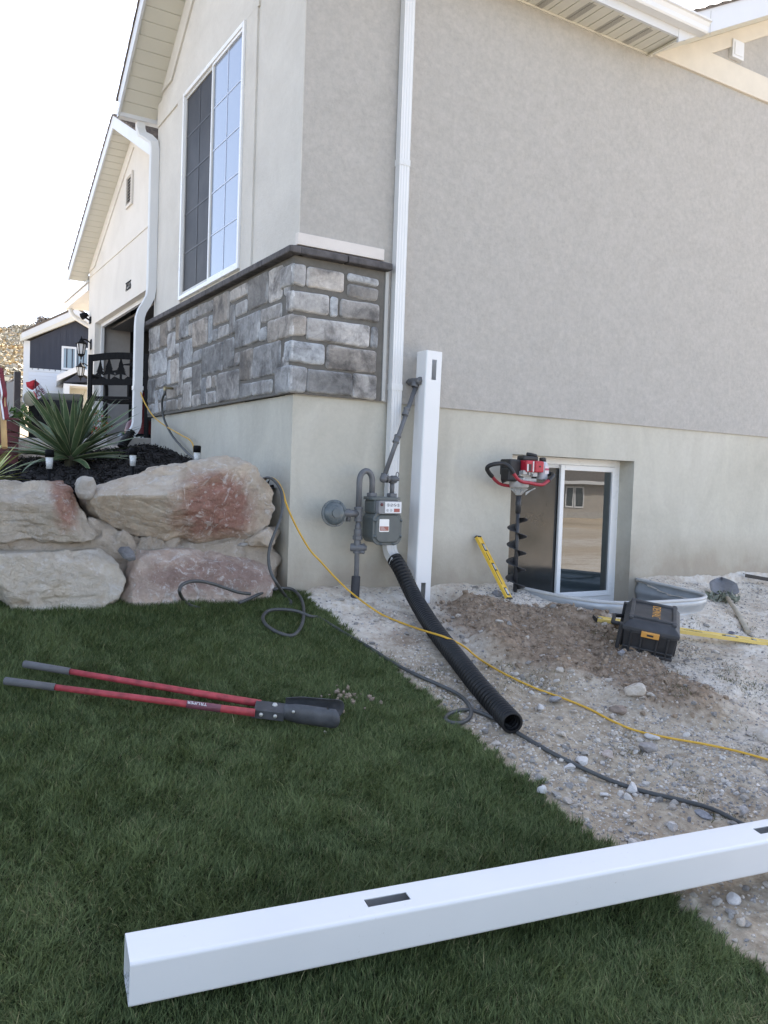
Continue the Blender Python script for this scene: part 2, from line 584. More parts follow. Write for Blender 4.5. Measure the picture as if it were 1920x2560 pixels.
# scuffed brown patch beside the lawn and by the pipe
pp = G0((1010, 1600))
mk[:, 0] = np.maximum(mk[:, 0], 0.8 * np.exp(-((X - pp[0]) ** 2 + (Y - pp[1]) ** 2) / 0.012))
mk[:, 1] = np.where((Y < 0.1) & (Y > -30) & (X > -30), lawn_m(X, Y), 0)
dampw = 0.05 + 0.8 * sstep(2.5, 0.8, X + 0.35 * Y * 0 + 0.25 * fb2(X, Y, 1.6, 3, 77)) * sstep(-0.6, -1.5, Y + 0.2 * fb2(X, Y, 2.0, 3, 78)) + 0.5 * sstep(0.15, 0.6, fb2(X, Y, 1.3, 4, 55)) * sstep(-0.7, -1.6, Y)
mk[:, 2] = np.clip(dampw, 0, 0.9) * (Y > -6)
mk[:, 3] = np.where((Y > 12) | (np.abs(X) > 30), 1.0, np.where(Y < -7, 0.45 + 0.4 * np.sin(Y * 0.9), 0))
MGROUND = m_ground()
gr = np_mesh('ground', np.stack([X, Y, Z], 1), [Q], MGROUND, None, True, {'mask': mk})
tag(gr, 'sloping yard of pale gravelly dirt beside the lawn', 'ground', kind='structure')

# ------------------------------------------------------------------ lawn grass
def in_view(P, ml=260, mr=200, mb=260):
    d = P - CPOS
    z = d @ FWD
    px = 960 + CAMF * (d @ RGT) / z
    py = 1280 - CAMF * (d @ UPV) / z
    return (z > 0.3) & (px > -ml) & (px < 1920 + mr) & (py < 2560 + mb) & (py > -300)
def m_grass():
    t = NT('grass_blade')
    at = t.n('ShaderNodeAttribute', attribute_name='tint')
    t.b.inputs['Specular IOR Level'].default_value = 0.25
    t.l(at.outputs['Color'], t.b.inputs['Base Color'])
    t.b.inputs['Roughness'].default_value = 0.6
    tr = t.n('ShaderNodeBsdfTranslucent')
    t.l(at.outputs['Color'], tr.inputs[0])
    mx = t.n('ShaderNodeMixShader')
    mx.inputs[0].default_value = 0.25
    t.l(t.b.outputs[0], mx.inputs[1])
    t.l(tr.outputs[0], mx.inputs[2])
    t.l(mx.outputs[0], t.t.nodes['Material Output'].inputs[0])
    return t.m
def make_grass(name, N, xr, yr, accept, hmin, hmax, wid, label, cols, lean=0.7):
    x = RNG.uniform(*xr, N)
    y = RNG.uniform(*yr, N)
    z = base_h(x, y)
    ok = accept(x, y) & in_view(np.stack([x, y, z], 1))
    x, y = x[ok], y[ok]
    z = H(x, y)
    n = len(x)
    cl = fb2(x, y, 5.5, 3, 61)
    cl2 = fb2(x, y, 1.3, 3, 62)
    h = RNG.uniform(hmin, hmax, n) * (1 + 0.26 * cl) * np.where(RNG.random(n) < 0.02, 1.5, 1.0)
    # neighbouring blades lean roughly the same way
    ang = 1.2 * fb2(x, y, 3.0, 2, 63) + 3.0 * fb2(x, y, 14.0, 2, 65) + RNG.normal(0, 1.3, n)
    ln = np.clip(lean + RNG.normal(0, 0.28, n) + 0.25 * cl2, 0.05, 1.3)
    dx, dy = np.cos(ang), np.sin(ang)
    wa = ang + np.pi / 2 + RNG.normal(0, 0.5, n)
    w = wid * RNG.uniform(0.7, 1.3, n)
    wx, wy = np.cos(wa) * w / 2, np.sin(wa) * w / 2
    V = np.zeros((n, 5, 3))
    for i, (t, ww) in enumerate(((0, 1), (0, -1), (0.55, 0.85), (0.55, -0.85), (1, 0))):
        b = ln * (t * 0.35 + t * t * 0.65)
        V[:, i, 0] = x + dx * h * b + wx * ww
        V[:, i, 1] = y + dy * h * b + wy * ww
        V[:, i, 2] = z - 0.004 + h * t * np.sqrt(np.clip(1 - 0.45 * ln * ln * t, 0.12, 1))
    b = np.arange(n) * 5
    q = np.stack([b, b + 1, b + 3, b + 2], 1)
    tr = np.stack([b + 2, b + 3, b + 4], 1)
    u = np.clip(0.5 + 0.19 * cl2 + 0.17 * cl + RNG.normal(0, 0.3, n), 0, 1)[:, None]
    c = cols[0] * (1 - u) + cols[1] * u
    dry = RNG.random(n) < 0.035 + 0.10 * sstep(0.35, 0.8, cl2)
    c[dry] = np.array([0.30, 0.28, 0.14]) * RNG.uniform(0.6, 1.2, (dry.sum(), 1))
    C4 = np.ones((n, 5, 4))
    C4[:, :, :3] = c[:, None, :]
    o = np_mesh(name, V.reshape(-1, 3), [q, tr], MGRASS, None, True, {'tint': C4.reshape(-1, 4)})
    return tag(o, label, 'grass', kind='stuff')
MGRASS = m_grass()
make_grass('lawn_grass', 1000000, (-4.2, 0.16), (-4.4, 0.05), lambda x, y: lawn_m(x + 0.02 * np.sin(y * 90), y), 0.018, 0.046, 0.0028,
           'dense dark green lawn sloping up to the boulders', (np.array([0.046, 0.074, 0.025]), np.array([0.205, 0.252, 0.100])))
def weed_ok(x, y):
    f = fb2(x, y, 2.6, 3, 71)
    return (x > 0.12) & (f > 0.05) & (RNG.random(len(x)) < 0.34 * sstep(0.05, 0.6, f))
make_grass('weed_tufts', 110000, (0.12, 3.4), (-4.2, -1.0), weed_ok, 0.012, 0.035, 0.003,
           'sparse olive weeds and dry stalks in the dirt', (np.array([0.06, 0.075, 0.03]), np.array([0.15, 0.14, 0.06])), 0.9)

# ------------------------------------------------------------------ stones in the dirt
def ico(sub):
    bm = bmesh.new()
    bmesh.ops.create_icosphere(bm, subdivisions=sub, radius=1.0)
    bm.verts.ensure_lookup_table()
    V = np.array([v.co[:] for v in bm.verts])
    Fc = np.array([[v.index for v in f.verts] for f in bm.faces])
    bm.free()
    return V, Fc
ICO1, ICO1F = ico(1)
ICO2, ICO2F = ico(2)
ICO3, ICO3F = ico(3)
def rock_shape(V, seed, cuts=7, rough=0.10, depth=(0.45, 0.85)):
    r = np.random.default_rng(seed)
    P = V.copy()
    for _ in range(cuts):
        n = r.normal(size=3)
        n /= np.linalg.norm(n)
        c = r.uniform(*depth)
        d = P @ n - c
        P = P - np.clip(d, 0, None)[:, None] * n * 0.96
    P = P * (1 + rough * fbm(P * 1.8 + seed * 3.1, 3, seed))[:, None]
    return P
def m_stone(name, stops, sc=9, rnd=True, bump=0.5):
    t = NT(name)
    tc = t.n('ShaderNodeTexCoord').outputs['Object']
    oi = t.n('ShaderNodeObjectInfo')
    c = t.ramp(oi.outputs['Random'], stops)
    f = t.noise(sc, 5, 0.65, tc)
    c = t.mix(0.55, c, t.ramp(f, [(0.3, (0.25, 0.24, 0.23)), (0.55, (0.5, 0.5, 0.5)), (0.75, (0.72, 0.70, 0.68))]), 'OVERLAY')
    return t.done(c, 0.88, t.bump(t.noise(sc * 4, 4, 0.65, tc), bump, 0.05), **{'Specular IOR Level': 0.25})
STONE_STOPS = [(0.0, (0.29, 0.275, 0.26)), (0.3, (0.41, 0.385, 0.355)), (0.5, (0.52, 0.47, 0.41)), (0.75, (0.60, 0.54, 0.47)), (1.0, (0.70, 0.66, 0.61))]
MSTONE = m_stone('loose_stone', STONE_STOPS, 2.5)
RV = []
for k in range(10):
    P = rock_shape(ICO2, 100 + k)
    RV.append(np_mesh('stone', P, [ICO2F], MSTONE, None, False).data)
for o in [o for o in COL.objects if o.name.startswith('stone')]:
    bpy.data.objects.remove(o)
def put_stone(p, r, label, group, sq=0.7, rz=None, data=None, mat=None, name='stone', sink=0.35):
    o = bpy.data.objects.new(name, data or random.choice(RV))
    COL.objects.link(o)
    o.scale = (r * random.uniform(0.8, 1.35), r * random.uniform(0.65, 1.05), r * sq * random.uniform(0.7, 1.15))
    o.rotation_euler = (random.uniform(-0.35, 0.35), random.uniform(-0.35, 0.35), random.uniform(0, 6.28) if rz is None else rz)
    o.location = (p[0], p[1], Hs(p[0], p[1]) + r * sq * (1 - sink) - 0.002)
    return tag(o, label, 'stone', group)
def big_stone(px, wpx, label, sq=0.8, stops=None, seed=1, sink=0.3):
    """a stone one can point at: its own mesh, standing at the measured spot"""
    g = G(px)
    d = (g - CPOS) @ FWD
    r = wpx / CAMF * d / 2
    P = rock_shape(ICO3, seed, 8, 0.07)
    mm = MSTONE if stops is None else m_stone('stone_' + str(seed), stops, 2.2)
    me = np_mesh('stone', P, [ICO3F], mm, None, False)
    COL.objects.unlink(me)
    o = put_stone(g, r, label, None, sq, data=me.data, sink=sink)
    bpy.data.objects.remove(me)
    return o
PALE = [(0, (0.58, 0.52, 0.45)), (1, (0.66, 0.60, 0.53))]
WHITE = [(0, (0.68, 0.65, 0.62)), (1, (0.76, 0.73, 0.70))]
GREY = [(0, (0.30, 0.30, 0.32)), (1, (0.38, 0.38, 0.40))]
big_stone(d7(845, 395), 55, 'largest cream stone, on the edge of the brown spoil', 0.85, PALE, 3, 0.2)
big_stone(d7(390, 250), 26, 'tan stone on the spoil heap uphill of the orange cord', 0.8, PALE, 4, 0.2)
big_stone(d7(545, 360), 14, 'small white stone at the foot of the brown spoil', 0.8, WHITE, 5)
big_stone(d7(740, 490), 42, 'brown rock half buried just above the yellow cord', 0.7, [(0, (0.30, 0.24, 0.20)), (1, (0.36, 0.29, 0.24))], 6, 0.5)
big_stone(d7(360, 430), 50, 'flat blue grey stone between pipe end and yellow cord', 0.45, GREY, 7)
big_stone(d7(268, 480), 26, 'pale stone just right of the corrugated pipe mouth', 0.8, WHITE, 8)
big_stone(d7(950, 650), 34, 'pale oval stone just below the yellow cord', 0.5, WHITE, 9)
big_stone(d7(925, 745), 40, 'leaning grey brown stone, pointed top, in the gravel', 1.0, [(0, (0.40, 0.36, 0.34)), (1, (0.44, 0.40, 0.38))], 10, 0.2)
big_stone(d7(1645, 660), 52, 'cream rock cut by the photo edge below the cord', 0.9, PALE, 11)
big_stone(d8(655, 285), 46, 'large white stone touching the grey hose', 0.65, WHITE, 12)
big_stone(d8(590, 305), 26, 'white stone in front of the hose and beside a larger one', 0.75, WHITE, 13)
big_stone(d8(797, 245), 28, 'pinkish white cube like stone uphill of the hose', 0.95, [(0, (0.62, 0.53, 0.47)), (1, (0.62, 0.53, 0.47))], 14)
big_stone(d8(925, 432), 28, 'wedge shaped pale stone resting against the hose', 1.0, WHITE, 15, 0.1)
big_stone(d8(775, 455), 30, 'white oval stone downhill of the hose', 0.6, WHITE, 16)
big_stone(d8(545, 130), 36, 'flat tan stone with rounded ends among dry weeds', 0.5, PALE, 17)
big_stone(d8(435, 440), 26, 'tall pale stone at the lawn edge', 1.2, WHITE, 18)
big_stone(d8(1145, 630), 28, 'white stone just uphill of the lying white post', 0.8, WHITE, 19)
big_stone(d8(1525, 560), 32, 'pale round stone beside the hose by the lying post', 1.0, [(0, (0.55, 0.52, 0.50)), (1, (0.55, 0.52, 0.50))], 20)
big_stone(d8(1235, 590), 16, 'small grey round stone above the white post', 0.95, GREY, 23)
big_stone(d8(1310, 560), 40, 'flat dark slate near the hose by the post', 0.35, GREY, 24)
big_stone(c7(1525, 1200), 44, 'white oval stone below the lying post', 0.6, WHITE, 25)
big_stone(c7(1553, 1290), 32, 'cream stone lowest beneath the lying post', 0.9, PALE, 26)
big_stone(c4(870, 1205), 28, 'grey stone against the near corner of the toolbox', 0.9, GREY, 27)
big_stone(c4(200, 885), 34, 'broken grey concrete chunk behind the yellow level', 0.8, GREY, 28)
big_stone(c4(1465, 1085), 22, 'smooth slate pebble between level and shovel handle', 0.35, [(0, (0.22, 0.22, 0.26)), (1, (0.22, 0.22, 0.26))], 29)
big_stone(c6(1405, 405), 16, 'tan pebble on the grass by the digger blades', 0.8, PALE, 30)
big_stone(c4(540, 1290), 22, 'cream stone at the lower edge of the spoil heap', 0.8, PALE, 31)
# gravel density over the dirt
def dens(x, y):
    d = 0.26 + 0.5 * sstep(0.0, 0.5, fb2(x, y, 1.8, 3, 91))
    a = G0(F(1480, 1640)); d = d + 1.3 * np.exp(-((x - a[0]) ** 2 / 0.25 + (y - a[1]) ** 2 / 0.12))
    a = G0(F(1130, 1690)); d = d + 1.2 * np.exp(-((x - a[0]) ** 2 / 0.05 + (y - a[1]) ** 2 / 0.35))
    a = G0(F(1050, 1580)); d = d + 1.0 * np.exp(-((x - a[0]) ** 2 / 0.06 + (y - a[1]) ** 2 / 0.2))
    return d
def scatter(N, rr, seed):
    r = np.random.default_rng(seed)
    x = r.uniform(0.12, 5.2, N)
    y = r.uniform(-4.4, -0.03, N)
    ok = (r.random(N) < dens(x, y)) & in_view(np.stack([x, y, base_h(x, y)], 1), 60, 160, 120)
    ok &= poly_sd(x, y, WELL) > 0.05
    x, y = x[ok], y[ok]
    s = rr[0] * (rr[1] / rr[0]) ** (r.random(len(x)) ** 1.9)
    return x, y, s, r
x, y, s, r = scatter(9000, (0.008, 0.026), 5)
o_ = np.argsort(-s / np.linalg.norm(np.stack([x, y, x * 0], 1) - CPOS, axis=1))[:268]
for i in o_:
    put_stone((x[i], y[i]), s[i], 'small loose stone lying in the dirt', 'small loose stones in the dirt', 0.7, sink=0.6)
def gravel(name, N, rr, seed, label):
    x, y, s, r = scatter(N, rr, seed)
    n = len(x)
    z = H(x, y)
    V = np.zeros((n, len(ICO1), 3))
    q = r.normal(size=(n, 3, 3))
    q, _ = np.linalg.qr(q)
    sc = s[:, None] * r.uniform(0.6, 1.3, (n, 3)) * np.array([1, 1, 0.8])
    jit = 1 + 0.2 * r.normal(size=(n, len(ICO1), 1))
    B = ICO1[None] * jit
    B = np.einsum('nij,nkj->nki', q, B) * sc[:, None, :]
    V = B + np.stack([x, y, z + s * 0.1], 1)[:, None, :]
    Fc = (ICO1F[None] + (np.arange(n) * len(ICO1))[:, None, None]).reshape(-1, 3)
    pal = np.array([[0.26, 0.25, 0.245], [0.38, 0.36, 0.34], [0.48, 0.43, 0.37], [0.56, 0.50, 0.43], [0.64, 0.59, 0.53]])
    spm = spoil_m(x, y)
    c = pal[r.integers(0, 5, n)] * r.uniform(0.8, 1.15, (n, 1))
    c = c * (1 - 0.55 * spm[:, None]) + np.array([0.2, 0.145, 0.1]) * 0.55 * spm[:, None]
    C4 = np.ones((n, len(ICO1), 4))
    C4[:, :, :3] = c[:, None, :]
    t = NT(name)
    at = t.n('ShaderNodeAttribute', attribute_name='tint')
    f = t.noise(60, 4, 0.6, t.pos())
    cc = t.mix(0.4, at.outputs['Color'], t.ramp(f, [(0.3, (0.3, 0.3, 0.3)), (0.7, (0.68, 0.68, 0.68))]), 'OVERLAY')
    t.done(cc, 0.9, None, **{'Specular IOR Level': 0.2})
    o = np_mesh(name, V.reshape(-1, 3), [Fc], t.m, None, False, {'tint': C4.reshape(-1, 4)})
    tag(o, label, 'gravel', kind='stuff')
gravel('gravel', 95000, (0.0028, 0.0105), 8, 'fine mixed gravel and grit strewn over the dirt')
# crumbs of dug earth over the spoil heap
def crumbs(N):
    r = np.random.default_rng(12)
    x = r.uniform(0.3, 3.6, N); y = r.uniform(-3.0, -0.05, N)
    m = spoil_m(x, y)
    ok = (r.random(N) < m * 0.9) & (poly_sd(x, y, WELL) > 0.04)
    x, y = x[ok], y[ok]
    n = len(x)
    s = 0.004 * (0.022 / 0.004) ** (r.random(n) ** 2.6)
    B = ICO1[None] * (1 + 0.28 * r.normal(size=(n, len(ICO1), 1)))
    V = B * (s[:, None] * r.uniform(0.6, 1.2, (n, 3)))[:, None, :] + np.stack([x, y, H(x, y) + s * 0.3], 1)[:, None, :]
    Fc = (ICO1F[None] + (np.arange(n) * len(ICO1))[:, None, None]).reshape(-1, 3)
    o = np_mesh('dirt_crumbs', V.reshape(-1, 3), [Fc], M('earth_crumb', (0.26, 0.198, 0.142), 0.95, 0.35, 30, 0.4, 200), None, False)
    tag(o, 'loose brown earth clods over the spoil heap', 'dirt', kind='stuff')
crumbs(9000)
g = G(c6(1510, 265))
r = np.random.default_rng(40)
V, Fc = [], []
for i in range(34):
    a, d = r.uniform(0, 6.28), abs(r.normal(0, 0.06))
    xx, yy = g[0] + math.cos(a) * d * 1.6, g[1] + math.sin(a) * d
    s_ = r.uniform(0.004, 0.014)
    Fc.append(ICO1F + len(V) * len(ICO1))
    V.append(ICO1 * (1 + 0.25 * r.normal(size=(len(ICO1), 1))) * s_ + np.array([xx, yy, Hs(xx, yy) + 0.025]))
tag(np_mesh('dirt_crumbs', np.concatenate(V), [np.concatenate(Fc)], M('earth_crumb_pale', (0.26, 0.20, 0.15), 0.95, 0.3, 30), None, False),
    'dropped earth crumbs on the grass at the digger blades', 'dirt', kind='stuff')

# ------------------------------------------------------------------ house materials
def m_stucco(name, a, b, c, sc=2.2, bscale=150, bstr=0.5, stain=0.0, fine=0.35):
    t = NT(name)
    p = t.pos()
    f = t.noise(sc, 6, 0.62, p, 0.6)
    col = t.ramp(f, [(0.30, a), (0.5, b), (0.70, c)])
    f2 = t.noise(28, 4, 0.7, p)
    col = t.mix(fine, col, t.ramp(f2, [(0.25, (0.36, 0.36, 0.36)), (0.5, (0.5, 0.5, 0.5)), (0.75, (0.64, 0.64, 0.63))]), 'OVERLAY')
    if stain > 0:
        sx = t.n('ShaderNodeSeparateXYZ'); t.l(p, sx.inputs[0])
        mp = t.n('ShaderNodeMapRange'); t.l(sx.outputs[2], mp.inputs[0])
        mp.inputs['From Min'].default_value = 0.45; mp.inputs['From Max'].default_value = -0.05
        ad = t.n('ShaderNodeMath', operation='MULTIPLY'); t.l(mp.outputs[0], ad.inputs[0]); t.l(t.noise(3, 5, 0.6, p), ad.inputs[1])
        col = t.mix(t.ramp(ad.outputs[0], [(0.04, (0, 0, 0)), (0.40, (stain, stain, stain))]), col, (0.33, 0.28, 0.22))
        # trowel smears
        mpv = t.n('ShaderNodeMapping'); t.l(p, mpv.inputs[0]); mpv.inputs['Scale'].default_value = (1.0, 1.0, 0.45)
        sm = t.noise(2.6, 6, 0.55, mpv.outputs[0], 1.6)
        col = t.mix(0.5, col, t.ramp(sm, [(0.28, (0.42, 0.42, 0.41)), (0.5, (0.5, 0.5, 0.5)), (0.74, (0.58, 0.58, 0.57))]), 'OVERLAY')
    n = t.bump(t.noise(bscale, 3, 0.75, p), bstr, 0.004)
    n = t.bump(t.noise(bscale * 0.2, 4, 0.6, p), 0.25, 0.012, n)
    return t.done(col, 0.92, n, **{'Specular IOR Level': 0.2})
MGREY = m_stucco('grey_stucco', (0.43, 0.408, 0.372), (0.447, 0.424, 0.388), (0.464, 0.44, 0.405), 6.0, 230, 1.0, fine=0.42)
MCREAM = m_stucco('cream_stucco', (0.56, 0.535, 0.485), (0.60, 0.575, 0.525), (0.64, 0.615, 0.56), 2.0, 170, 0.55, fine=0.18)
MFOUND = m_stucco('parged_foundation', (0.46, 0.437, 0.372), (0.505, 0.482, 0.412), (0.54, 0.515, 0.447), 1.1, 90, 0.28, 0.75, 0.2)
MWHITE = M('white_painted_metal', (0.70, 0.70, 0.69), 0.35, 0.03, 3)
MFASC = M('white_fascia', (0.62, 0.63, 0.64), 0.4, 0.03, 2)
MSOFF = M('cream_soffit', (0.62, 0.60, 0.52), 0.5, 0.03, 2)
MVINYL = M('white_vinyl', (0.80, 0.80, 0.79), 0.3, 0.02, 2)
MDARKIN = M('painted_interior_shade', (0.03, 0.03, 0.03), 0.9, 0.3, 2)  # near-black colour stands in for shade inside garage and attic vent
MBLACKM = M('black_metal', (0.006, 0.006, 0.007), 0.6, 0.2, 20, **{'Specular IOR Level': 0.12})
MCONC = M('concrete', (0.40, 0.38, 0.35), 0.9, 0.12, 3, 0.3, 80)
def m_shingle():
    t = NT('roof_shingles')
    p = t.pos()
    c = t.ramp(t.noise(14, 4, 0.7, p), [(0.3, (0.07, 0.055, 0.045)), (0.6, (0.16, 0.13, 0.105)), (0.8, (0.25, 0.21, 0.17))])
    return t.done(c, 0.95, t.bump(t.noise(90, 3, 0.7, p), 0.6, 0.01))
MSHING = m_shingle()
def m_glass(name, base, ior, rough=0.0, wav=0.0):
    t = NT(name)
    nrm = None
    if wav > 0: nrm = t.bump(t.noise(1.6, 2, 0.5, t.pos()), wav, 0.02)
    return t.done(base, rough, nrm, **{'IOR': ior, 'Specular IOR Level': 0.5})
MGLASS = m_glass('window_glass', (0.02, 0.03, 0.034), 2.1, 0.0, 0.04)
MGLASSB = m_glass('bright_window_glass', (0.20, 0.25, 0.34), 2.6, 0.0, 0.03)
def m_screen():
    t = NT('insect_screen')
    f = t.noise(3.5, 4, 0.6, t.pos())
    c = t.ramp(f, [(0.3, (0.022, 0.022, 0.025)), (0.7, (0.05, 0.048, 0.05))])
    return t.done(c, 0.5, None, **{'IOR': 1.3})
MSCREEN = m_screen()

PK, ZPK = 1.513, 5.983
def zr(y): return min(4.475 + 0.78 * (3.448 - y), 4.53 + 0.78 * (y + 0.35))
house = thing('house', (0.0, 0.0, 0.0), 'two tone stucco house with stone wainscot, gable front and attached garage', 'house')
X1 = 12.0
# foundation with the basement window opening (x 1.93..3.31, z to 1.035)
WX0, WX1, WZ1 = 1.93, 3.315, 1.034
b = MB()
b.box((0, 0, -1.2), (WX0, 0.24, 1.35)).box((WX1, 0, -1.2), (X1, 0.24, 1.35)).box((WX0, 0, WZ1), (WX1, 0.24, 1.35)).box((WX0, 0, -1.2), (WX1, 0.24, -0.23))
b.box((0, 0.24, -1.2), (0.24, 3.46, 1.35)).box((0.24, 3.2, 0.2), (0.8, 3.46, 1.35))
fd = b.build('foundation_wall', MFOUND, house)
b = MB()
GPX, GPZ = 6.6, 4.53 + 0.5 * (6.6 - 3.27)
b.prism([(0.006, -0.018, 1.35), (X1, -0.018, 1.35), (X1, -0.018, 4.6), (GPX + 3.2, -0.018, 4.6), (GPX, -0.018, GPZ), (3.3, -0.018, 4.54), (0.006, -0.018, 4.54)], (0, 0.16, 0))
b.build('side_wall', MGREY, house)
b = MB()
b.prism([(0, -0.0165, 2.3), (0, 3.46, 2.3), (0, 3.46, 4.466), (0, PK, ZPK), (0, -0.0165, 4.79)], (0.15, 0, 0))
b.box((0.15, 3.30, 1.35), (0.95, 3.458, 4.5))
b.build('front_wall', MCREAM, house)
# raised stucco trim on the front wall
b = MB()
b.box((-0.016, 0.80, 2.34), (0.01, 1.025, 4.285))
b.box((-0.0162, 0.78, 4.285), (0.01, 3.44, 4.51))
b.box((-0.016, 2.545, 2.34), (0.01, 2.76, 4.285))
b.prism([(-0.02, 3.31, zr(3.31)), (-0.02, PK, ZPK), (-0.02, PK, ZPK - 0.26), (-0.02, 2.98, zr(2.98) - 0.25), (-0.02, 3.0, 4.585), (-0.02, 3.3, 4.585)], (0.03, 0, 0))
b.prism([(-0.0201, 0.0, zr(0.0)), (-0.0201, PK, ZPK), (-0.0201, PK, ZPK - 0.26), (-0.0201, 0.0, zr(0) - 0.26)], (0.03, 0, 0))
b.build('stucco_trim', MCREAM, house, bevel=0.006)
b = MB()
b.box((-0.018, -0.045, 2.345), (0.655, 0.0, 2.425))
b.build('sill_band', M('cream_band', (0.68, 0.63, 0.58), 0.85, 0.05, 6, 0.3, 150), house, bevel=0.004)
# cream bands of the side gable
b = MB()
b.box((3.27, -0.045, 4.535), (X1, -0.01, 4.76))
b.prism([(3.30, -0.0452, 4.545), (GPX, -0.0452, GPZ), (GPX, -0.0452, GPZ - 0.15), (3.60, -0.0452, 4.545)], (0, 0.035, 0))
b.prism([(2 * GPX - 3.30, -0.0452, 4.545), (GPX, -0.0452, GPZ), (GPX, -0.0452, GPZ - 0.15), (2 * GPX - 3.60, -0.0452, 4.545)], (0, 0.035, 0))
b.build('gable_band', M('cream_gable_band', (0.66, 0.60, 0.50), 0.88, 0.05, 5, 0.4, 150), house, bevel=0.005)
vt = MB().box((4.29, -0.06, 4.80), (4.455, -0.012, 4.965)).build('gable_vent', MWHITE, house, bevel=0.006)
MB().box((4.315, -0.066, 4.825), (4.43, -0.058, 4.94)).build('vent_flap', MWHITE, vt, bevel=0.004)

# stone veneer ---------------------------------------------------------
def m_veneer():
    t = NT('grey_ledge_stone')
    p = t.pos()
    at = t.n('ShaderNodeAttribute', attribute_name='tint')
    f = t.noise(9, 5, 0.65, p, 0.8)
    c = t.mix(0.7, at.outputs['Color'], t.ramp(f, [(0.28, (0.25, 0.25, 0.25)), (0.5, (0.5, 0.5, 0.5)), (0.72, (0.72, 0.72, 0.71))]), 'OVERLAY')
    sm = t.ramp(t.noise(3.6, 5, 0.7, p, 0.5), [(0.49, (0, 0, 0)), (0.63, (0.75, 0.75, 0.75))])
    c = t.mix(sm, c, (0.085, 0.080, 0.078))
    f2 = t.noise(45, 4, 0.7, p)
    c = t.mix(0.35, c, t.ramp(f2, [(0.3, (0.3, 0.3, 0.3)), (0.7, (0.7, 0.7, 0.7))]), 'OVERLAY')
    n = t.bump(t.noise(38, 5, 0.7, p), 0.6, 0.012)
    return t.done(c, 0.9, n, **{'Specular IOR Level': 0.2})
MVEN = m_veneer()
SV, SF, SCOL = [], [], []
def add_slab(o, au, av, an, w, h, d, seed, tone):
    """one roughly dressed stone: a pillow-topped slab, o = lower-left corner on the mortar face"""
    r = np.random.default_rng(seed)
    n, m = max(4, int(w / 0.016)) + 4, max(4, int(h / 0.016)) + 4
    def ls(k, L):
        e = [0, 0.003 / L, 0.008 / L]
        return np.array(e + list(np.linspace(0.018 / L, 1 - 0.018 / L, k - 5)) + [1 - q for q in e[::-1]])
    u, v = np.meshgrid(ls(n, w), ls(m, h))
    u, v = u.ravel(), v.ravel()
    e = np.minimum(np.minimum(u, 1 - u) * w, np.minimum(v, 1 - v) * h)
    sk = r.normal(0, 0.007, 8)
    uu = u * w + (sk[0] * (1 - u) * (1 - v) + sk[1] * u * (1 - v) + sk[2] * (1 - u) * v + sk[3] * u * v) * 0.5
    vv = v * h + (sk[4] * (1 - u) * (1 - v) + sk[5] * u * (1 - v) + sk[6] * (1 - u) * v + sk[7] * u * v) * 0.5
    # rounded, slightly wandering outline
    P3 = np.stack([uu * 14, vv * 14, np.full_like(uu, seed * 1.7)], 1)
    wob = 0.0035 * vnoise(P3, 3)
    cr = 0.007
    ex, ey = np.minimum(u, 1 - u) * w, np.minimum(v, 1 - v) * h
    corner = np.clip(1 - ex / 0.02, 0, 1) * np.clip(1 - ey / 0.02, 0, 1)
    uu = uu + np.where(u > 0.5, -1, 1) * corner * cr + wob * (e < 0.01)
    vv = vv + np.where(v > 0.5, -1, 1) * corner * cr + wob * (e < 0.01)
    tx, ty = r.normal(0, 0.0035, 2)
    dep = d * (1 - np.exp(-(e + 0.0008) / 0.0045)) + 0.0045 * fbm(P3 * 1.3, 4, 8) * (e > 0.005) + tx * (u - 0.5) + ty * (v - 0.5)
    dep = np.where(e < 1e-6, 0.0, dep)
    o, au, av, an = (np.array(q, float) for q in (o, au, av, an))
    V = o + uu[:, None] * au + vv[:, None] * av + dep[:, None] * an
    i = np.arange((n + 1) * (m + 1)).reshape(m + 1, n + 1)
    q = np.stack([i[:-1, :-1], i[:-1, 1:], i[1:, 1:], i[1:, :-1]], -1).reshape(-1, 4)
    if np.cross(au, av) @ an < 0: q = q[:, ::-1]
    b = sum(len(x) for x in SV)
    SV.append(V)
    SF.append(q + b)
    edge = np.exp(-e / 0.007) * 0.36 * (0.55 + 0.45 * vnoise(P3 * 1.3, 12))
    grad = 1 + 0.14 * (r.normal() * (u - 0.5) + r.normal() * (v - 0.5))
    c = tone[None, :] * np.clip(grad, 0.55, 1.5)[:, None] + edge[:, None] * np.array([0.95, 0.97, 1.0])
    c4 = np.ones((len(V), 4))
    c4[:, :3] = np.clip(c, 0.02, 0.8)
    SCOL.append(c4)
def tone(r):
    v = r.choice([0.20, 0.26, 0.31, 0.35, 0.39])
    w = r.normal(0, 0.012)
    return np.array([v + w + 0.014, v + 0.002, v - w - 0.012])
rs = np.random.default_rng(4)
YS, XS = -0.035, -0.035         # mortar faces
SIDE = [(500, 455, 632, 722), (655, 500, 1045, 790), (1090, 565, 1430, 712), (1090, 690, 1420, 880),
        (500, 755, 890, 1035), (900, 825, 985, 1055), (1010, 840, 1430, 1115),
        (500, 1015, 625, 1270), (640, 1040, 1325, 1385), (1345, 1150, 1410, 1390),
        (500, 1305, 840, 1575), (865, 1355, 1395, 1660),
        (490, 1570, 635, 1880), (645, 1605, 1135, 1915), (1145, 1655, 1395, 1950)]
corner = []
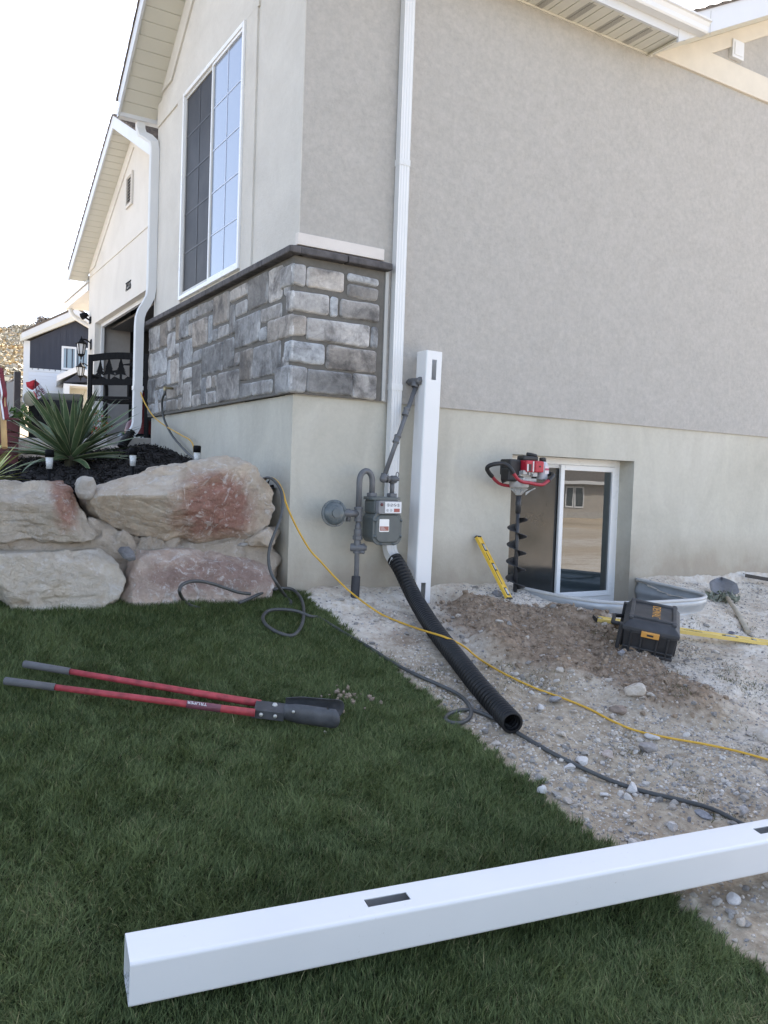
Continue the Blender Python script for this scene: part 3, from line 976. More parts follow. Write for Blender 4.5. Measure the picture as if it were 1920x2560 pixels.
for k, (l, t_, r_, bt) in enumerate(SIDE):
    a, c = ony(YS - 0.02, z7(l, t_)), ony(YS - 0.02, z7(r_, bt))
    x0, x1, z0, z1 = a[0], c[0], c[2], a[2]
    tn = tone(rs)
    if l <= 500:
        x0 = XS - 0.021
        corner.append((z0, z1, tn))
    z0 = max(z0, 1.362)
    add_slab((x0, YS, z0), (1, 0, 0), (0, 0, 1), (0, -1, 0), x1 - x0, z1 - z0, 0.022, 500 + k, tn)
lens = [0.16, 0.05, 0.36, 0.06, 0.20]
for (z0, z1, tn), ln in zip(corner, lens):
    z0 = max(z0, 1.362)
    add_slab((XS, YS - 0.021, z0), (0, 1, 0), (0, 0, 1), (-1, 0, 0), ln - YS + 0.02, z1 - z0, 0.022, int(z0 * 900), tn)
# random ashlar on the front, in a grid of small units
NU, NV_ = 27, 7
U0, V0 = 0.0, 1.364
du, dv = 3.47 / NU, (2.262 - 1.364) / NV_
occ = np.zeros((NU, NV_), bool)
for (z0, z1, tn), ln in zip(corner, lens):
    a, c = int(round((max(z0, 1.364) - V0) / dv)), int(round((z1 - V0) / dv))
    occ[:max(1, int(round(ln / du))), a:c] = True
k = 0
for j in range(NV_ - 1, -1, -1):
    for i in range(NU):
        if occ[i, j]: continue
        opts = [(2, 2), (3, 2), (2, 1), (3, 1), (1, 2), (4, 2), (1, 1)]
        opts = [opts[q] for q in rs.choice(7, 7, False, [0.24, 0.26, 0.18, 0.12, 0.05, 0.10, 0.05])]
        for w, h in opts + [(1, 1)]:
            if i + w <= NU and j - h + 1 >= 0 and not occ[i:i + w, j - h + 1:j + 1].any(): break
        occ[i:i + w, j - h + 1:j + 1] = True
        g_ = 0.025
        y0, z0 = U0 + i * du, V0 + (j - h + 1) * dv
        add_slab((XS, y0 + g_ / 2, z0 + g_ / 2), (0, 1, 0), (0, 0, 1), (-1, 0, 0), w * du - g_, h * dv - g_, rs.uniform(0.010, 0.015), 900 + k, tone(rs))
        k += 1
vn = np_mesh('stone_veneer', np.concatenate(SV), [np.concatenate(SF)], MVEN, house, True, {'tint': np.concatenate(SCOL)})
b = MB()
b.box((XS, YS, 1.355), (0.672, 0.0, 2.27)).box((XS, 0.0, 1.355), (0.0, 3.475, 2.27))
b.build('mortar', M('mortar', (0.13, 0.123, 0.11), 0.95, 0.15, 20, 0.5, 150), vn)
MB().box((0.673, -0.045, 1.357), (0.70, -0.002, 2.27)).build('edge_channel', M('grey_trim', (0.42, 0.42, 0.40), 0.6, 0.05), house)
# dark sloping ledge stones
b = MB()
def ledge(a, c, side):
    n = max(1, int(round((c - a) / 0.42)))
    w = (c - a) / n
    for i in range(n):
        p0, p1 = a + i * w + 0.003, a + (i + 1) * w - 0.003
        if side: b.prism([(p0, -0.10, 2.272), (p0, -0.10, 2.318), (p0, -0.018, 2.345), (p0, -0.018, 2.272)], (p1 - p0, 0, 0))
        else: b.prism([(-0.10, p0, 2.272), (-0.10, p0, 2.318), (0.0, p0, 2.345), (0.0, p0, 2.272)], (0, p1 - p0, 0))
ledge(-0.02, 0.70, True)
ledge(-0.02, 3.56, False)
b.prism([(-0.1005, -0.1005, 2.272), (-0.1005, -0.1005, 2.318), (0.0, 0.0, 2.346), (0, 0, 2.272)], (0.08, 0, 0))
b.prism([(-0.1005, -0.1003, 2.2722), (-0.1005, -0.1003, 2.3182), (0.0, 0.0, 2.3462), (0, 0, 2.2722)], (0, 0.08, 0))
b.build('ledge_stones', M('dark_ledge', (0.085, 0.078, 0.078), 0.9, 0.4, 16, 0.7, 60), house, bevel=0.008)

# front window ---------------------------------------------------------
wy0, wy1, wz0, wz1 = 1.028, 2.545, 2.395, 4.285
fw = MB()
def frame(mb, y0, y1, z0, z1, w, x0, x1):
    mb.box((x0, y0, z0), (x1, y0 + w, z1)).box((x0, y1 - w, z0), (x1, y1, z1))
    mb.box((x0, y0 + w, z0), (x1, y1 - w, z0 + w)).box((x0, y0 + w, z1 - w), (x1, y1 - w, z1))
frame(fw, wy0, wy1, wz0, wz1, 0.035, -0.034, 0.02)
fwo = fw.build('window', MVINYL, house, bevel=0.003)
mid = 1.753
s_ = MB(); frame(s_, wy0 + 0.036, mid + 0.018, wz0 + 0.036, wz1 - 0.036, 0.022, -0.024, 0.01)
so = s_.build('fixed_sash', MVINYL, fwo, bevel=0.002)
s_ = MB(); frame(s_, mid - 0.014, wy1 - 0.036, wz0 + 0.036, wz1 - 0.036, 0.03, -0.0155, 0.012)
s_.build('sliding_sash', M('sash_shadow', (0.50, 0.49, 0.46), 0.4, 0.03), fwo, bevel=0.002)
MB().box((-0.008, wy0 + 0.058, wz0 + 0.058), (0.004, mid - 0.004, wz1 - 0.058)).build('bright_pane', MGLASSB, fwo)
MB().box((-0.004, mid + 0.016, wz0 + 0.066), (0.004, wy1 - 0.066, wz1 - 0.066)).build('screen', MSCREEN, fwo)
b = MB()
ya, yb = wy0 + 0.058, mid - 0.004
for k in range(1, 5):
    zz = wz0 + 0.058 + (wz1 - wz0 - 0.116) * k / 5
    b.box((-0.0115, ya, zz - 0.0055), (-0.0078, yb, zz + 0.0055))
b.box((-0.0118, (ya + yb) / 2 - 0.0055, wz0 + 0.058), (-0.0076, (ya + yb) / 2 + 0.0055, wz1 - 0.058))
b.build('window_grid', M('muntin_behind_glass', (0.50, 0.56, 0.68), 0.4, 0.02), fwo)
b = MB()
ya, yb = mid + 0.016, wy1 - 0.066
for k in range(1, 5):
    zz = wz0 + 0.066 + (wz1 - wz0 - 0.13) * k / 5
    b.box((-0.0068, ya, zz - 0.007), (-0.0038, yb, zz + 0.007))
b.box((-0.0070, (ya + yb) / 2 - 0.007, wz0 + 0.066), (-0.0036, (ya + yb) / 2 + 0.007, wz1 - 0.066))
b.build('screened_grid', M('screened_grid', (0.036, 0.036, 0.039), 0.5, 0.1), fwo)

# basement window, set back in its opening ------------------------------
yb_ = 0.20
bw = MB()
def frame_x(mb, x0, x1, z0, z1, w, y0, y1):
    mb.box((x0, y0, z0), (x0 + w, y1, z1)).box((x1 - w, y0, z0), (x1, y1, z1))
    mb.box((x0 + w, y0, z0), (x1 - w, y1, z0 + w)).box((x0 + w, y0, z1 - w), (x1 - w, y1, z1))
frame_x(bw, WX0 - 0.01, WX1 + 0.008, -0.235, WZ1 + 0.003, 0.06, yb_ - 0.03, yb_ + 0.03)
bwo = bw.build('basement_window', MVINYL, house, bevel=0.004)
xm = 2.63
s_ = MB(); frame_x(s_, xm - 0.03, WX1 - 0.053, -0.174, WZ1 - 0.058, 0.045, yb_ - 0.045, yb_ - 0.005)
s_.build('sliding_sash', MVINYL, bwo, bevel=0.004)
s_ = MB(); frame_x(s_, WX0 + 0.052, xm + 0.0, -0.174, WZ1 - 0.058, 0.03, yb_ - 0.022, yb_ - 0.001)
s_.build('screen_frame', M('screen_frame_white', (0.6, 0.6, 0.59), 0.4, 0.03), bwo, bevel=0.002)
MB().box((xm + 0.016, yb_ - 0.026, -0.128), (WX1 - 0.099, yb_ - 0.018, WZ1 - 0.104)).build('pane', MGLASS, bwo)
MB().box((WX0 + 0.083, yb_ - 0.012, -0.143), (xm - 0.031, yb_ - 0.006, WZ1 - 0.089)).build('screen', M('basement_screen', (0.026, 0.028, 0.027), 0.10, 0.25, 4, **{'IOR': 1.6}), bwo)

# eaves and roofs --------------------------------------------------------
OV = -0.36
pl = MB()
for side in (0, 1):
    L = PK + 0.35 if side == 0 else 3.56 - PK
    n = int(L / 0.105)
    for i in range(n):
        a, c = i * L / n + 0.004, (i + 1) * L / n - 0.004
        ya, yb = (PK - a, PK - c) if side == 0 else (PK + a, PK + c)
        pl.prism([(OV + 0.005, ya, zr(ya)), (OV + 0.005, yb, zr(yb)), (OV + 0.005, yb, zr(yb) + 0.015), (OV + 0.005, ya, zr(ya) + 0.015)], (0.355, 0, 0))
    y_e = -0.35 if side == 0 else 3.56
    pl.prism([(OV + 0.006, PK, ZPK + 0.010), (OV + 0.006, y_e, zr(y_e) + 0.010), (OV + 0.006, y_e, zr(y_e) + 0.03), (OV + 0.006, PK, ZPK + 0.03)], (0.354, 0, 0))
pl.build('rake_soffit', MSOFF, house)
b = MB()
for y_e in (-0.35, 3.56):
    b.prism([(OV - 0.022, PK, ZPK - 0.02), (OV - 0.022, y_e, zr(y_e) - 0.02), (OV - 0.022, y_e, zr(y_e) + 0.15), (OV - 0.022, PK, ZPK + 0.15)], (0.022, 0, 0))
b.box((OV, 3.545, 4.36), (4.0, 3.565, 4.53))
b.box((OV + 0.001, -0.352, 4.53), (3.31, -0.33, 4.70))
b.build('fascia', MFASC, house)
b = MB()       # vented soffit of the side eave: panels with ribs
x = -0.355
while x < 3.28:
    w = 0.098
    b.box((x, -0.33, 4.532), (min(x + w, 3.29), -0.002, 4.548))
    x += w + 0.008
b.box((OV + 0.01, -0.329, 4.541), (3.29, -0.003, 4.56))
b.box((OV + 0.01, -0.0185 - 0.012, 4.517), (3.28, -0.0182, 4.5318))
b.build('side_soffit', MSOFF, house)
MSLOT = M('vent_slot', (0.22, 0.21, 0.19), 0.7, 0.1)
x = 1.30
while x < 3.2:
    b = MB()
    for i in range(24):
        yv = -0.30 + i * 0.0115
        b.box((x + 0.010, yv, 4.5305), (x + 0.088, yv + 0.004, 4.5335))
    b.build('vent_slots', MSLOT, house)
    x += 0.106 * 3
def gutter(x0, x1, y, z, dirn, name='gutter'):
    """K-style gutter along X; dirn = which way it stands off the fascia"""
    P = [(0, 0), (0.075, 0), (0.085, 0.012), (0.09, 0.045), (0.105, 0.075), (0.12, 0.082), (0.12, 0.097), (0.112, 0.097), (0.112, 0.088), (0.098, 0.08),
         (0.082, 0.048), (0.077, 0.008), (0.006, 0.008), (0.006, 0.10), (0, 0.10)]
    b = MB().prism([(x0, y + dirn * p, z + q) for p, q in P], (x1 - x0, 0, 0))
    b.prism([(x1 - 0.004, y + dirn * p, z + q) for p, q in P[:8] + [(0, 0.097)]], (0.004, 0, 0))
    b.prism([(x0, y + dirn * p, z + q) for p, q in P[:8] + [(0, 0.097)]], (0.004, 0, 0))
    return b.build(name, MWHITE, house)
gutter(-0.37, 3.48, -0.353, 4.60, -1)
gutter(-0.37, 4.0, 3.566, 4.36, 1)
def roof_slab(mb, pts, th):
    """pts: eave/ridge quad seen from above; thickness upwards"""
    mb.prism(pts, (0, 0, th))
b = MB()
for y_e in (-0.37, 3.60):
    n = 14
    for i in range(n):       # shingle courses, each lapping the next
        ya = PK + (y_e - PK) * i / n
        yc = PK + (y_e - PK) * (i + 1.0) / n
        za, zc = zr(ya) + 0.155, zr(yc) + 0.155
        b.prism([(OV - 0.035, ya, za), (OV - 0.035, yc, zc), (OV - 0.035, yc, zc + 0.03), (OV - 0.035, ya, za + 0.012)], (3.86 if y_e < 0 else 7.0, 0, 0))
b.build('roof', MSHING, house)
# side gable roof
b, f_, s_ = MB(), MB(), MB()
for sg in (-1, 1):
    xe = GPX + sg * (GPX - 3.22)
    ze = 4.53 - 0.025
    zp = GPZ + 0.0
    n = 20
    for i in range(n):
        xa, xc = GPX + (xe - GPX) * i / n, GPX + (xe - GPX) * (i + 1) / n
        za, zc = zp + (ze - zp) * i / n + 0.185, zp + (ze - zp) * (i + 1) / n + 0.185
        b.prism([(xa, -0.37, za), (xc, -0.37, zc), (xc, -0.37, zc + 0.03), (xa, -0.37, za + 0.012)], (0, 9, 0))
    f_.prism([(GPX, -0.355, zp - 0.015), (xe, -0.355, ze - 0.015), (xe, -0.355, ze + 0.185), (GPX, -0.355, zp + 0.185)], (0, 0.022, 0))
    s_.prism([(GPX, -0.333, zp), (xe, -0.333, ze), (xe, -0.333, ze + 0.02), (GPX, -0.333, zp + 0.02)], (0, 0.33, 0))
b.build('gable_roof', MSHING, house)
f_.build('gable_fascia', MFASC, house)
s_.build('gable_soffit', MSOFF, house)
MB().box((3.60, -0.3565, 4.66), (3.604, -0.354, 4.86)).build('fascia_seam', M('seam', (0.35, 0.35, 0.34), 0.6, 0.05), house)
# unseen roof block over the middle of the house, added to block the sun
b = MB()
b.prism([(2.5, 3.0, 4.6), (2.5, 8.0, 7.3), (2.5, 13.0, 4.6)], (10, 0, 0))
b.build('sun_block_roof', MSHING, house)

# garage ------------------------------------------------------------------
gxw = 0.8
MGAR = m_stucco('garage_stucco', (0.62, 0.59, 0.54), (0.66, 0.63, 0.575), (0.69, 0.66, 0.61), 1.5, 120, 0.35, fine=0.12)
def zg(y): return 4.23 + 0.5 * (10.82 - y if y > 7.617 else y - 4.414) - 0.0
b = MB()
b.box((gxw, 10.07, 1.05), (gxw + 0.16, 10.6, 3.36)).box((gxw, 3.46, 1.05), (gxw + 0.16, 5.2, 3.36))
b.prism([(gxw, 3.46, 3.36), (gxw, 10.6, 3.36), (gxw, 10.6, zg(10.6)), (gxw, 7.617, zg(7.617)), (gxw, 4.2, zg(4.414)), (gxw, 3.46, zg(4.414))], (0.16, 0, 0))
b.box((gxw + 0.16, 10.44, 1.05), (7.0, 10.6, 4.3))
b.build('garage_wall', MGAR, house)
b = MB()
b.box((gxw - 0.014, 4.6, 4.23), (gxw, 10.602, 4.245))
for (ya, yc) in ((10.6, 7.617), (4.6, 7.617)):
    b.prism([(gxw - 0.02, ya, zg(ya) - 0.0), (gxw - 0.02, yc, zg(yc)), (gxw - 0.02, yc, zg(yc) - 0.22), (gxw - 0.02, ya + (0.44 if ya < 7 else -0.44), zg(ya) )], (0.02, 0, 0))
b.build('garage_trim', MGAR, house, bevel=0.004)
b = MB()
frame_ = MB()
for y0, y1 in ((10.02, 10.069), (5.201, 5.25)):
    frame_.box((0.90, y0, 1.16), (0.955, y1, 3.30))
frame_.box((0.90, 5.201, 3.30), (0.955, 10.069, 3.359))
frame_.build('door_frame', MWHITE, house, bevel=0.004)
gi = MB()
gi.box((gxw + 0.162, 3.46, 1.0), (7, 10.43, 1.165))
gi.build('garage_floor', MCONC, house)
MB().box((0.965, 10.10, 1.167), (1.42, 10.43, 3.7)).build('garage_side_wall', M('drywall', (0.34, 0.32, 0.30), 0.9, 0.05), house)
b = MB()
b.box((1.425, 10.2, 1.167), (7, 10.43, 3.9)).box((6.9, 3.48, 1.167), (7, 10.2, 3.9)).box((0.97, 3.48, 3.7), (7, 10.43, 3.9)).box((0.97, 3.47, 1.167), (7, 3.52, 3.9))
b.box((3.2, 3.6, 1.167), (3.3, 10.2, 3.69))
b.build('garage_inside', MDARKIN, house)  # inner walls coloured dark to imitate the unlit garage
b = MB()
for k in range(4):
    b.box((1.05 + k * 0.55, 5.25, 3.27 + 0.03 * k), (1.58 + k * 0.55, 10.0, 3.31 + 0.03 * k))
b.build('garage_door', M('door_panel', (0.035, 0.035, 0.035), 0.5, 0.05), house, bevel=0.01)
# garage rake: soffit planks, fascia, shingles
pl, f_, b = MB(), MB(), MB()
gov = 0.50
for (ye, sg) in ((10.86, 1), (4.30, -1)):
    L = abs(ye - 7.617)
    n = int(L / 0.12)
    for i in range(n):
        a, c = 7.617 + sg * (i * L / n + 0.004), 7.617 + sg * ((i + 1) * L / n - 0.004)
        pl.prism([(gov, a, zg(a)), (gov, c, zg(c)), (gov, c, zg(c) + 0.015), (gov, a, zg(a) + 0.015)], (gxw - gov, 0, 0))
    pl.prism([(gov + 0.001, 7.617, zg(7.617) + 0.01), (gov + 0.001, ye, zg(ye) + 0.01), (gov + 0.001, ye, zg(ye) + 0.03), (gov + 0.001, 7.617, zg(7.617) + 0.03)], (gxw - gov, 0, 0))
    f_.prism([(gov - 0.022, 7.617, zg(7.617) - 0.02), (gov - 0.022, ye, zg(ye) - 0.02), (gov - 0.022, ye, zg(ye) + 0.16), (gov - 0.022, 7.617, zg(7.617) + 0.16)], (0.022, 0, 0))
    n = 22
    for i in range(n):
        ya, yc = 7.617 + sg * L * i / n, 7.617 + sg * L * (i + 1) / n
        za, zc = zg(ya) + 0.165, zg(yc) + 0.165
        b.prism([(gov - 0.035, ya, za), (gov - 0.035, yc, zc), (gov - 0.035, yc, zc + 0.04), (gov - 0.035, ya, za + 0.012)], (8, 0, 0))
pl.build('garage_soffit', MSOFF, house)
f_.build('garage_fascia', MFASC, house)
b.build('garage_roof', MSHING, house)
MB().box((gov - 0.02, 10.862, zg(10.86) + 0.03), (6.0, 10.96, zg(10.86) + 0.13)).build('garage_gutter', MWHITE, house, bevel=0.01)
# louvred attic vent
lv = MB()
lv.box((gxw - 0.035, 7.62, 4.78), (gxw, 7.66, 5.27)).box((gxw - 0.035, 7.94, 4.78), (gxw, 7.98, 5.27)).box((gxw - 0.035, 7.66, 4.78), (gxw, 7.94, 4.82)).box((gxw - 0.035, 7.66, 5.23), (gxw, 7.94, 5.27))
lo = lv.build('attic_vent', MGAR, house, bevel=0.004)
MB().box((gxw - 0.004, 7.66, 4.82), (gxw + 0.001, 7.94, 5.23)).build('vent_opening', MDARKIN, lo)
b = MB()
for k in range(9):
    zz = 4.835 + k * 0.045
    b.prism([(gxw - 0.03, 7.66, zz), (gxw - 0.005, 7.66, zz + 0.03), (gxw - 0.005, 7.66, zz + 0.036), (gxw - 0.03, 7.66, zz + 0.006)], (0, 0.28, 0))
b.build('louvres', MGAR, lo)
text_mesh('house_number', '7555', 0.185, MBLACKM, (gxw - 0.006, 7.775, 3.588), (0, -1, 0), (0, 0, 1), house, 0.005, 0.85)
# porch roof beyond the garage
b = MB()
b.box((0.78, 10.62, 4.02), (0.90, 12.85, 4.15)).box((0.90, 10.62, 4.05), (2.4, 12.85, 4.09))
b.prism([(0.75, 10.62, 4.15), (0.75, 12.9, 4.15), (2.6, 12.9, 4.9), (2.6, 10.62, 4.9)], (0, 0, 0.04))
b.build('porch_eave', MWHITE, house)
b = MB()
b.tube(spline([(0.86, 12.65, 4.03), (0.88, 12.62, 3.92), (1.0, 12.6, 3.82), (1.3, 12.55, 3.66), (1.42, 12.53, 3.60)], 6), 0.045, 10)
b.build('porch_downspout', MWHITE, house)
b = MB()
b.box((1.40, 10.605, 1.1), (1.62, 13.45, 4.04))
b.build('porch_wall', MGAR, house)

# downspouts ---------------------------------------------------------------
def rect_pipe(mb, path, w, d, side, m=0, rib=True):
    """rectangular corrugated downspout along a path; side = fixed width direction"""
    side = Vector(side)
    n = 26
    ring = []
    for k in range(n):
        t = k / n
        if t < 0.3: p = (-0.5 + t / 0.3, 0.5)
        elif t < 0.5: p = (0.5, 0.5 - (t - 0.3) / 0.2)
        elif t < 0.8: p = (0.5 - (t - 0.5) / 0.3, -0.5)
        else: p = (-0.5, -0.5 + (t - 0.8) / 0.2)
        rr = 0.0
        if rib and abs(p[0]) < 0.4: rr = -0.05 * (int(k) % 2)
        ring.append((p[0], p[1] + (rr if p[1] > 0 else -rr)))
    P = [Vector(p) for p in path]
    vs, fs = [], []
    for i in range(len(P)):
        t = (P[min(i + 1, len(P) - 1)] - P[max(i - 1, 0)]).normalized()
        nn = t.cross(side).normalized()
        for a, c in ring:
            vs.append(P[i] + side * a * w + nn * c * d)
    for i in range(len(P) - 1):
        for j in range(n):
            fs.append((i * n + j, i * n + (j + 1) % n, (i + 1) * n + (j + 1) % n, (i + 1) * n + j))
    mb.add(vs, fs, m)
    return mb
DX = 0.776
b = MB()
ELB = [(DX, -0.052, 0.34)] + [(DX, -0.052 - 0.085 * (1 - math.cos(t)), 0.34 - 0.085 * math.sin(t) * 1.25) for t in np.linspace(0.15, 1.15, 7)]
e_dir = Vector(ELB[-1]) - Vector(ELB[-2])
ELB.append(tuple(Vector(ELB[-1]) + e_dir.normalized() * 0.07))
rect_pipe(b, [(DX, -0.052, 4.5), (DX, -0.052, 2.9), (DX, -0.052, 1.8), (DX, -0.052, 0.4)] + ELB[1:], 0.086, 0.060, (1, 0, 0))
ds = b.build('side_downspout', MWHITE, house)
for zz in (1.46, 3.05):
    b = MB().box((DX - 0.0455, -0.0845, zz - 0.022), (DX + 0.0455, -0.018, zz + 0.022))
    b.box((DX - 0.012, -0.0862, zz - 0.012), (DX + 0.012, -0.084, zz + 0.012))
    b.build('strap', MWHITE, ds, bevel=0.001)
DY = 3.415
b = MB()
path = [(-0.145, 3.60, 4.37), (-0.145, 3.60, 4.30), (-0.135, 3.575, 4.24), (-0.09, 3.50, 4.19), (-0.055, 3.43, 4.13), (-0.045, DY, 4.06), (-0.045, DY, 3.4), (-0.045, DY, 2.66), (-0.055, DY, 2.58),
        (-0.09, DY, 2.50), (-0.135, DY, 2.42), (-0.155, DY, 2.35), (-0.16, DY, 2.26), (-0.16, DY, 1.7), (-0.16, DY, 1.30), (-0.168, DY, 1.25), (-0.19, DY, 1.205), (-0.225, DY, 1.175)]
rect_pipe(b, path, 0.062, 0.085, (0, 1, 0))
df = b.build('front_downspout', MWHITE, house)
MB().box((-0.209, DY - 0.035, 1.62), (-0.11, DY + 0.035, 1.66)).build('strap', MWHITE, df)

# lanterns and flood lamp on the garage -------------------------------------
def lantern(p, label, axis=(-1, 0, 0)):
    t = thing('wall_lantern', p, label, 'lantern', 'black lanterns by the garage')
    p = Vector(p); a = Vector(axis)
    MB().box((p.x - 0.02, p.y - 0.045, p.z - 0.09), (p.x, p.y + 0.045, p.z + 0.09)).build('wall_plate', MBLACKM, t, bevel=0.01)
    c = p + a * 0.17
    b = MB().tube(spline([p + a * 0.01 + Vector((0, 0, 0.02)), p + a * 0.09 + Vector((0, 0, 0.075)), c + Vector((0, 0, 0.075))], 6), 0.012, 8)
    b.build('arm', MBLACKM, t)
    MB().lathe([(0.0, 0.09), (0.02, 0.085), (0.05, 0.045), (0.105, 0.0), (0.10, -0.012), (0.0, -0.012)], c, n=6, smooth=False).build('hood', MBLACKM, t)
    MB().lathe([(0.078, -0.012), (0.052, -0.19), (0.0, -0.19)], c, n=6, smooth=False).build('glass', M('lantern_glass', (0.62, 0.63, 0.64), 0.15, 0.05), t)
    b = MB()
    for k in range(6):
        an = math.pi * k / 3
        nx_ = Vector((0, 0, 1)).orthogonal().normalized()
        by_ = Vector((0, 0, 1)).cross(nx_)
        dv_ = nx_ * math.cos(an) + by_ * math.sin(an)
        b.tube([c + dv_ * 0.081 + Vector((0, 0, -0.012)), c + dv_ * 0.055 + Vector((0, 0, -0.19))], 0.008, 6)
    b.lathe([(0.058, -0.185), (0.058, -0.20), (0.03, -0.225), (0.012, -0.24), (0.012, -0.26), (0.004, -0.30), (0.0, -0.30)], c, n=12)
    b.lathe([(0.012, 0.085), (0.008, 0.12), (0.0, 0.13)], c, n=8)
    b.build('cage', MBLACKM, t)
    return t
lantern((0.8, 10.33, 3.02), 'upper black wall lantern on the garage corner')
lantern((1.40, 13.42, 2.97), 'lower black lantern beyond the garage corner, just above the bench end')
t = thing('flood_lamp', (0.8, 10.42, 3.46), 'black flood lamp high on the garage corner', 'lamp')
MB().box((0.78, 10.36, 3.40), (0.799, 10.48, 3.52)).build('wall_plate', MBLACKM, t, bevel=0.005)
MB().tube([(0.78, 10.42, 3.46), (0.72, 10.44, 3.50)], 0.015, 8).build('arm', MBLACKM, t)
MB().lathe([(0.03, -0.06), (0.055, 0.0), (0.06, 0.06), (0.05, 0.062), (0.0, 0.05)], (0.70, 10.46, 3.54), (-0.6, 0.5, -0.3), 14).build('lamp_head', MBLACKM, t)

# ------------------------------------------------------------------ retaining boulders
def m_boulder(name, cols, patch=None, pc=(0.30, 0.12, 0.09), white=0.5, sc=5.0):
    t = NT(name)
    p = t.pos()
    f = t.noise(sc, 6, 0.65, p, 0.8)
    c = t.ramp(f, [(0.22, cols[0]), (0.42, cols[1]), (0.62, cols[2])])
    if patch is not None:
        vs = t.n('ShaderNodeVectorMath', operation='SUBTRACT'); t.l(p, vs.inputs[0]); vs.inputs[1].default_value = patch[0]
        ml = t.n('ShaderNodeVectorMath', operation='MULTIPLY'); t.l(vs.outputs[0], ml.inputs[0]); ml.inputs[1].default_value = patch[1]
        ln = t.n('ShaderNodeVectorMath', operation='LENGTH'); t.l(ml.outputs[0], ln.inputs[0])
        ad = t.n('ShaderNodeMath', operation='ADD'); t.l(ln.outputs['Value'], ad.inputs[0])
        sb = t.n('ShaderNodeMath', operation='MULTIPLY'); t.l(t.noise(7, 6, 0.7, p, 0.5), sb.inputs[0]); sb.inputs[1].default_value = 0.9
        t.l(sb.outputs[0], ad.inputs[1])
        k = t.ramp(ad.outputs[0], [(0.62, (0.85, 0.85, 0.85)), (1.0, (0.5, 0.5, 0.5)), (1.0, (0, 0, 0))])
        mr = t.n('ShaderNodeMapRange'); t.l(ad.outputs[0], mr.inputs[0])
        mr.inputs['From Min'].default_value = 1.45; mr.inputs['From Max'].default_value = 0.95
        mr.inputs['To Max'].default_value = 0.85
        red = t.ramp(t.noise(26, 6, 0.75, p, 0.6), [(0.3, tuple(0.75 * v for v in pc)), (0.55, pc), (0.72, (pc[0] * 1.6, pc[1] * 2.4, pc[2] * 2.6))])
        c = t.mix(mr.outputs[0], c, red)
    # chalky white scuffs
    w = t.ramp(t.noise(11, 7, 0.75, p, 1.6), [(0.54, (0, 0, 0)), (0.62, (white, white, white))])
    c = t.mix(w, c, (0.78, 0.75, 0.72))
    dk = t.ramp(t.noise(16, 6, 0.75, p, 1.2), [(0.61, (0, 0, 0)), (0.70, (0.38, 0.38, 0.38))])
    c = t.mix(dk, c, tuple(0.45 * v for v in cols[0]))
    n = t.bump(t.noise(9, 8, 0.75, p, 0.6), 1.0, 0.05)
    n = t.bump(t.noise(38, 6, 0.75, p), 0.9, 0.014, n)
    return t.done(c, 0.93, n, **{'Specular IOR Level': 0.2})
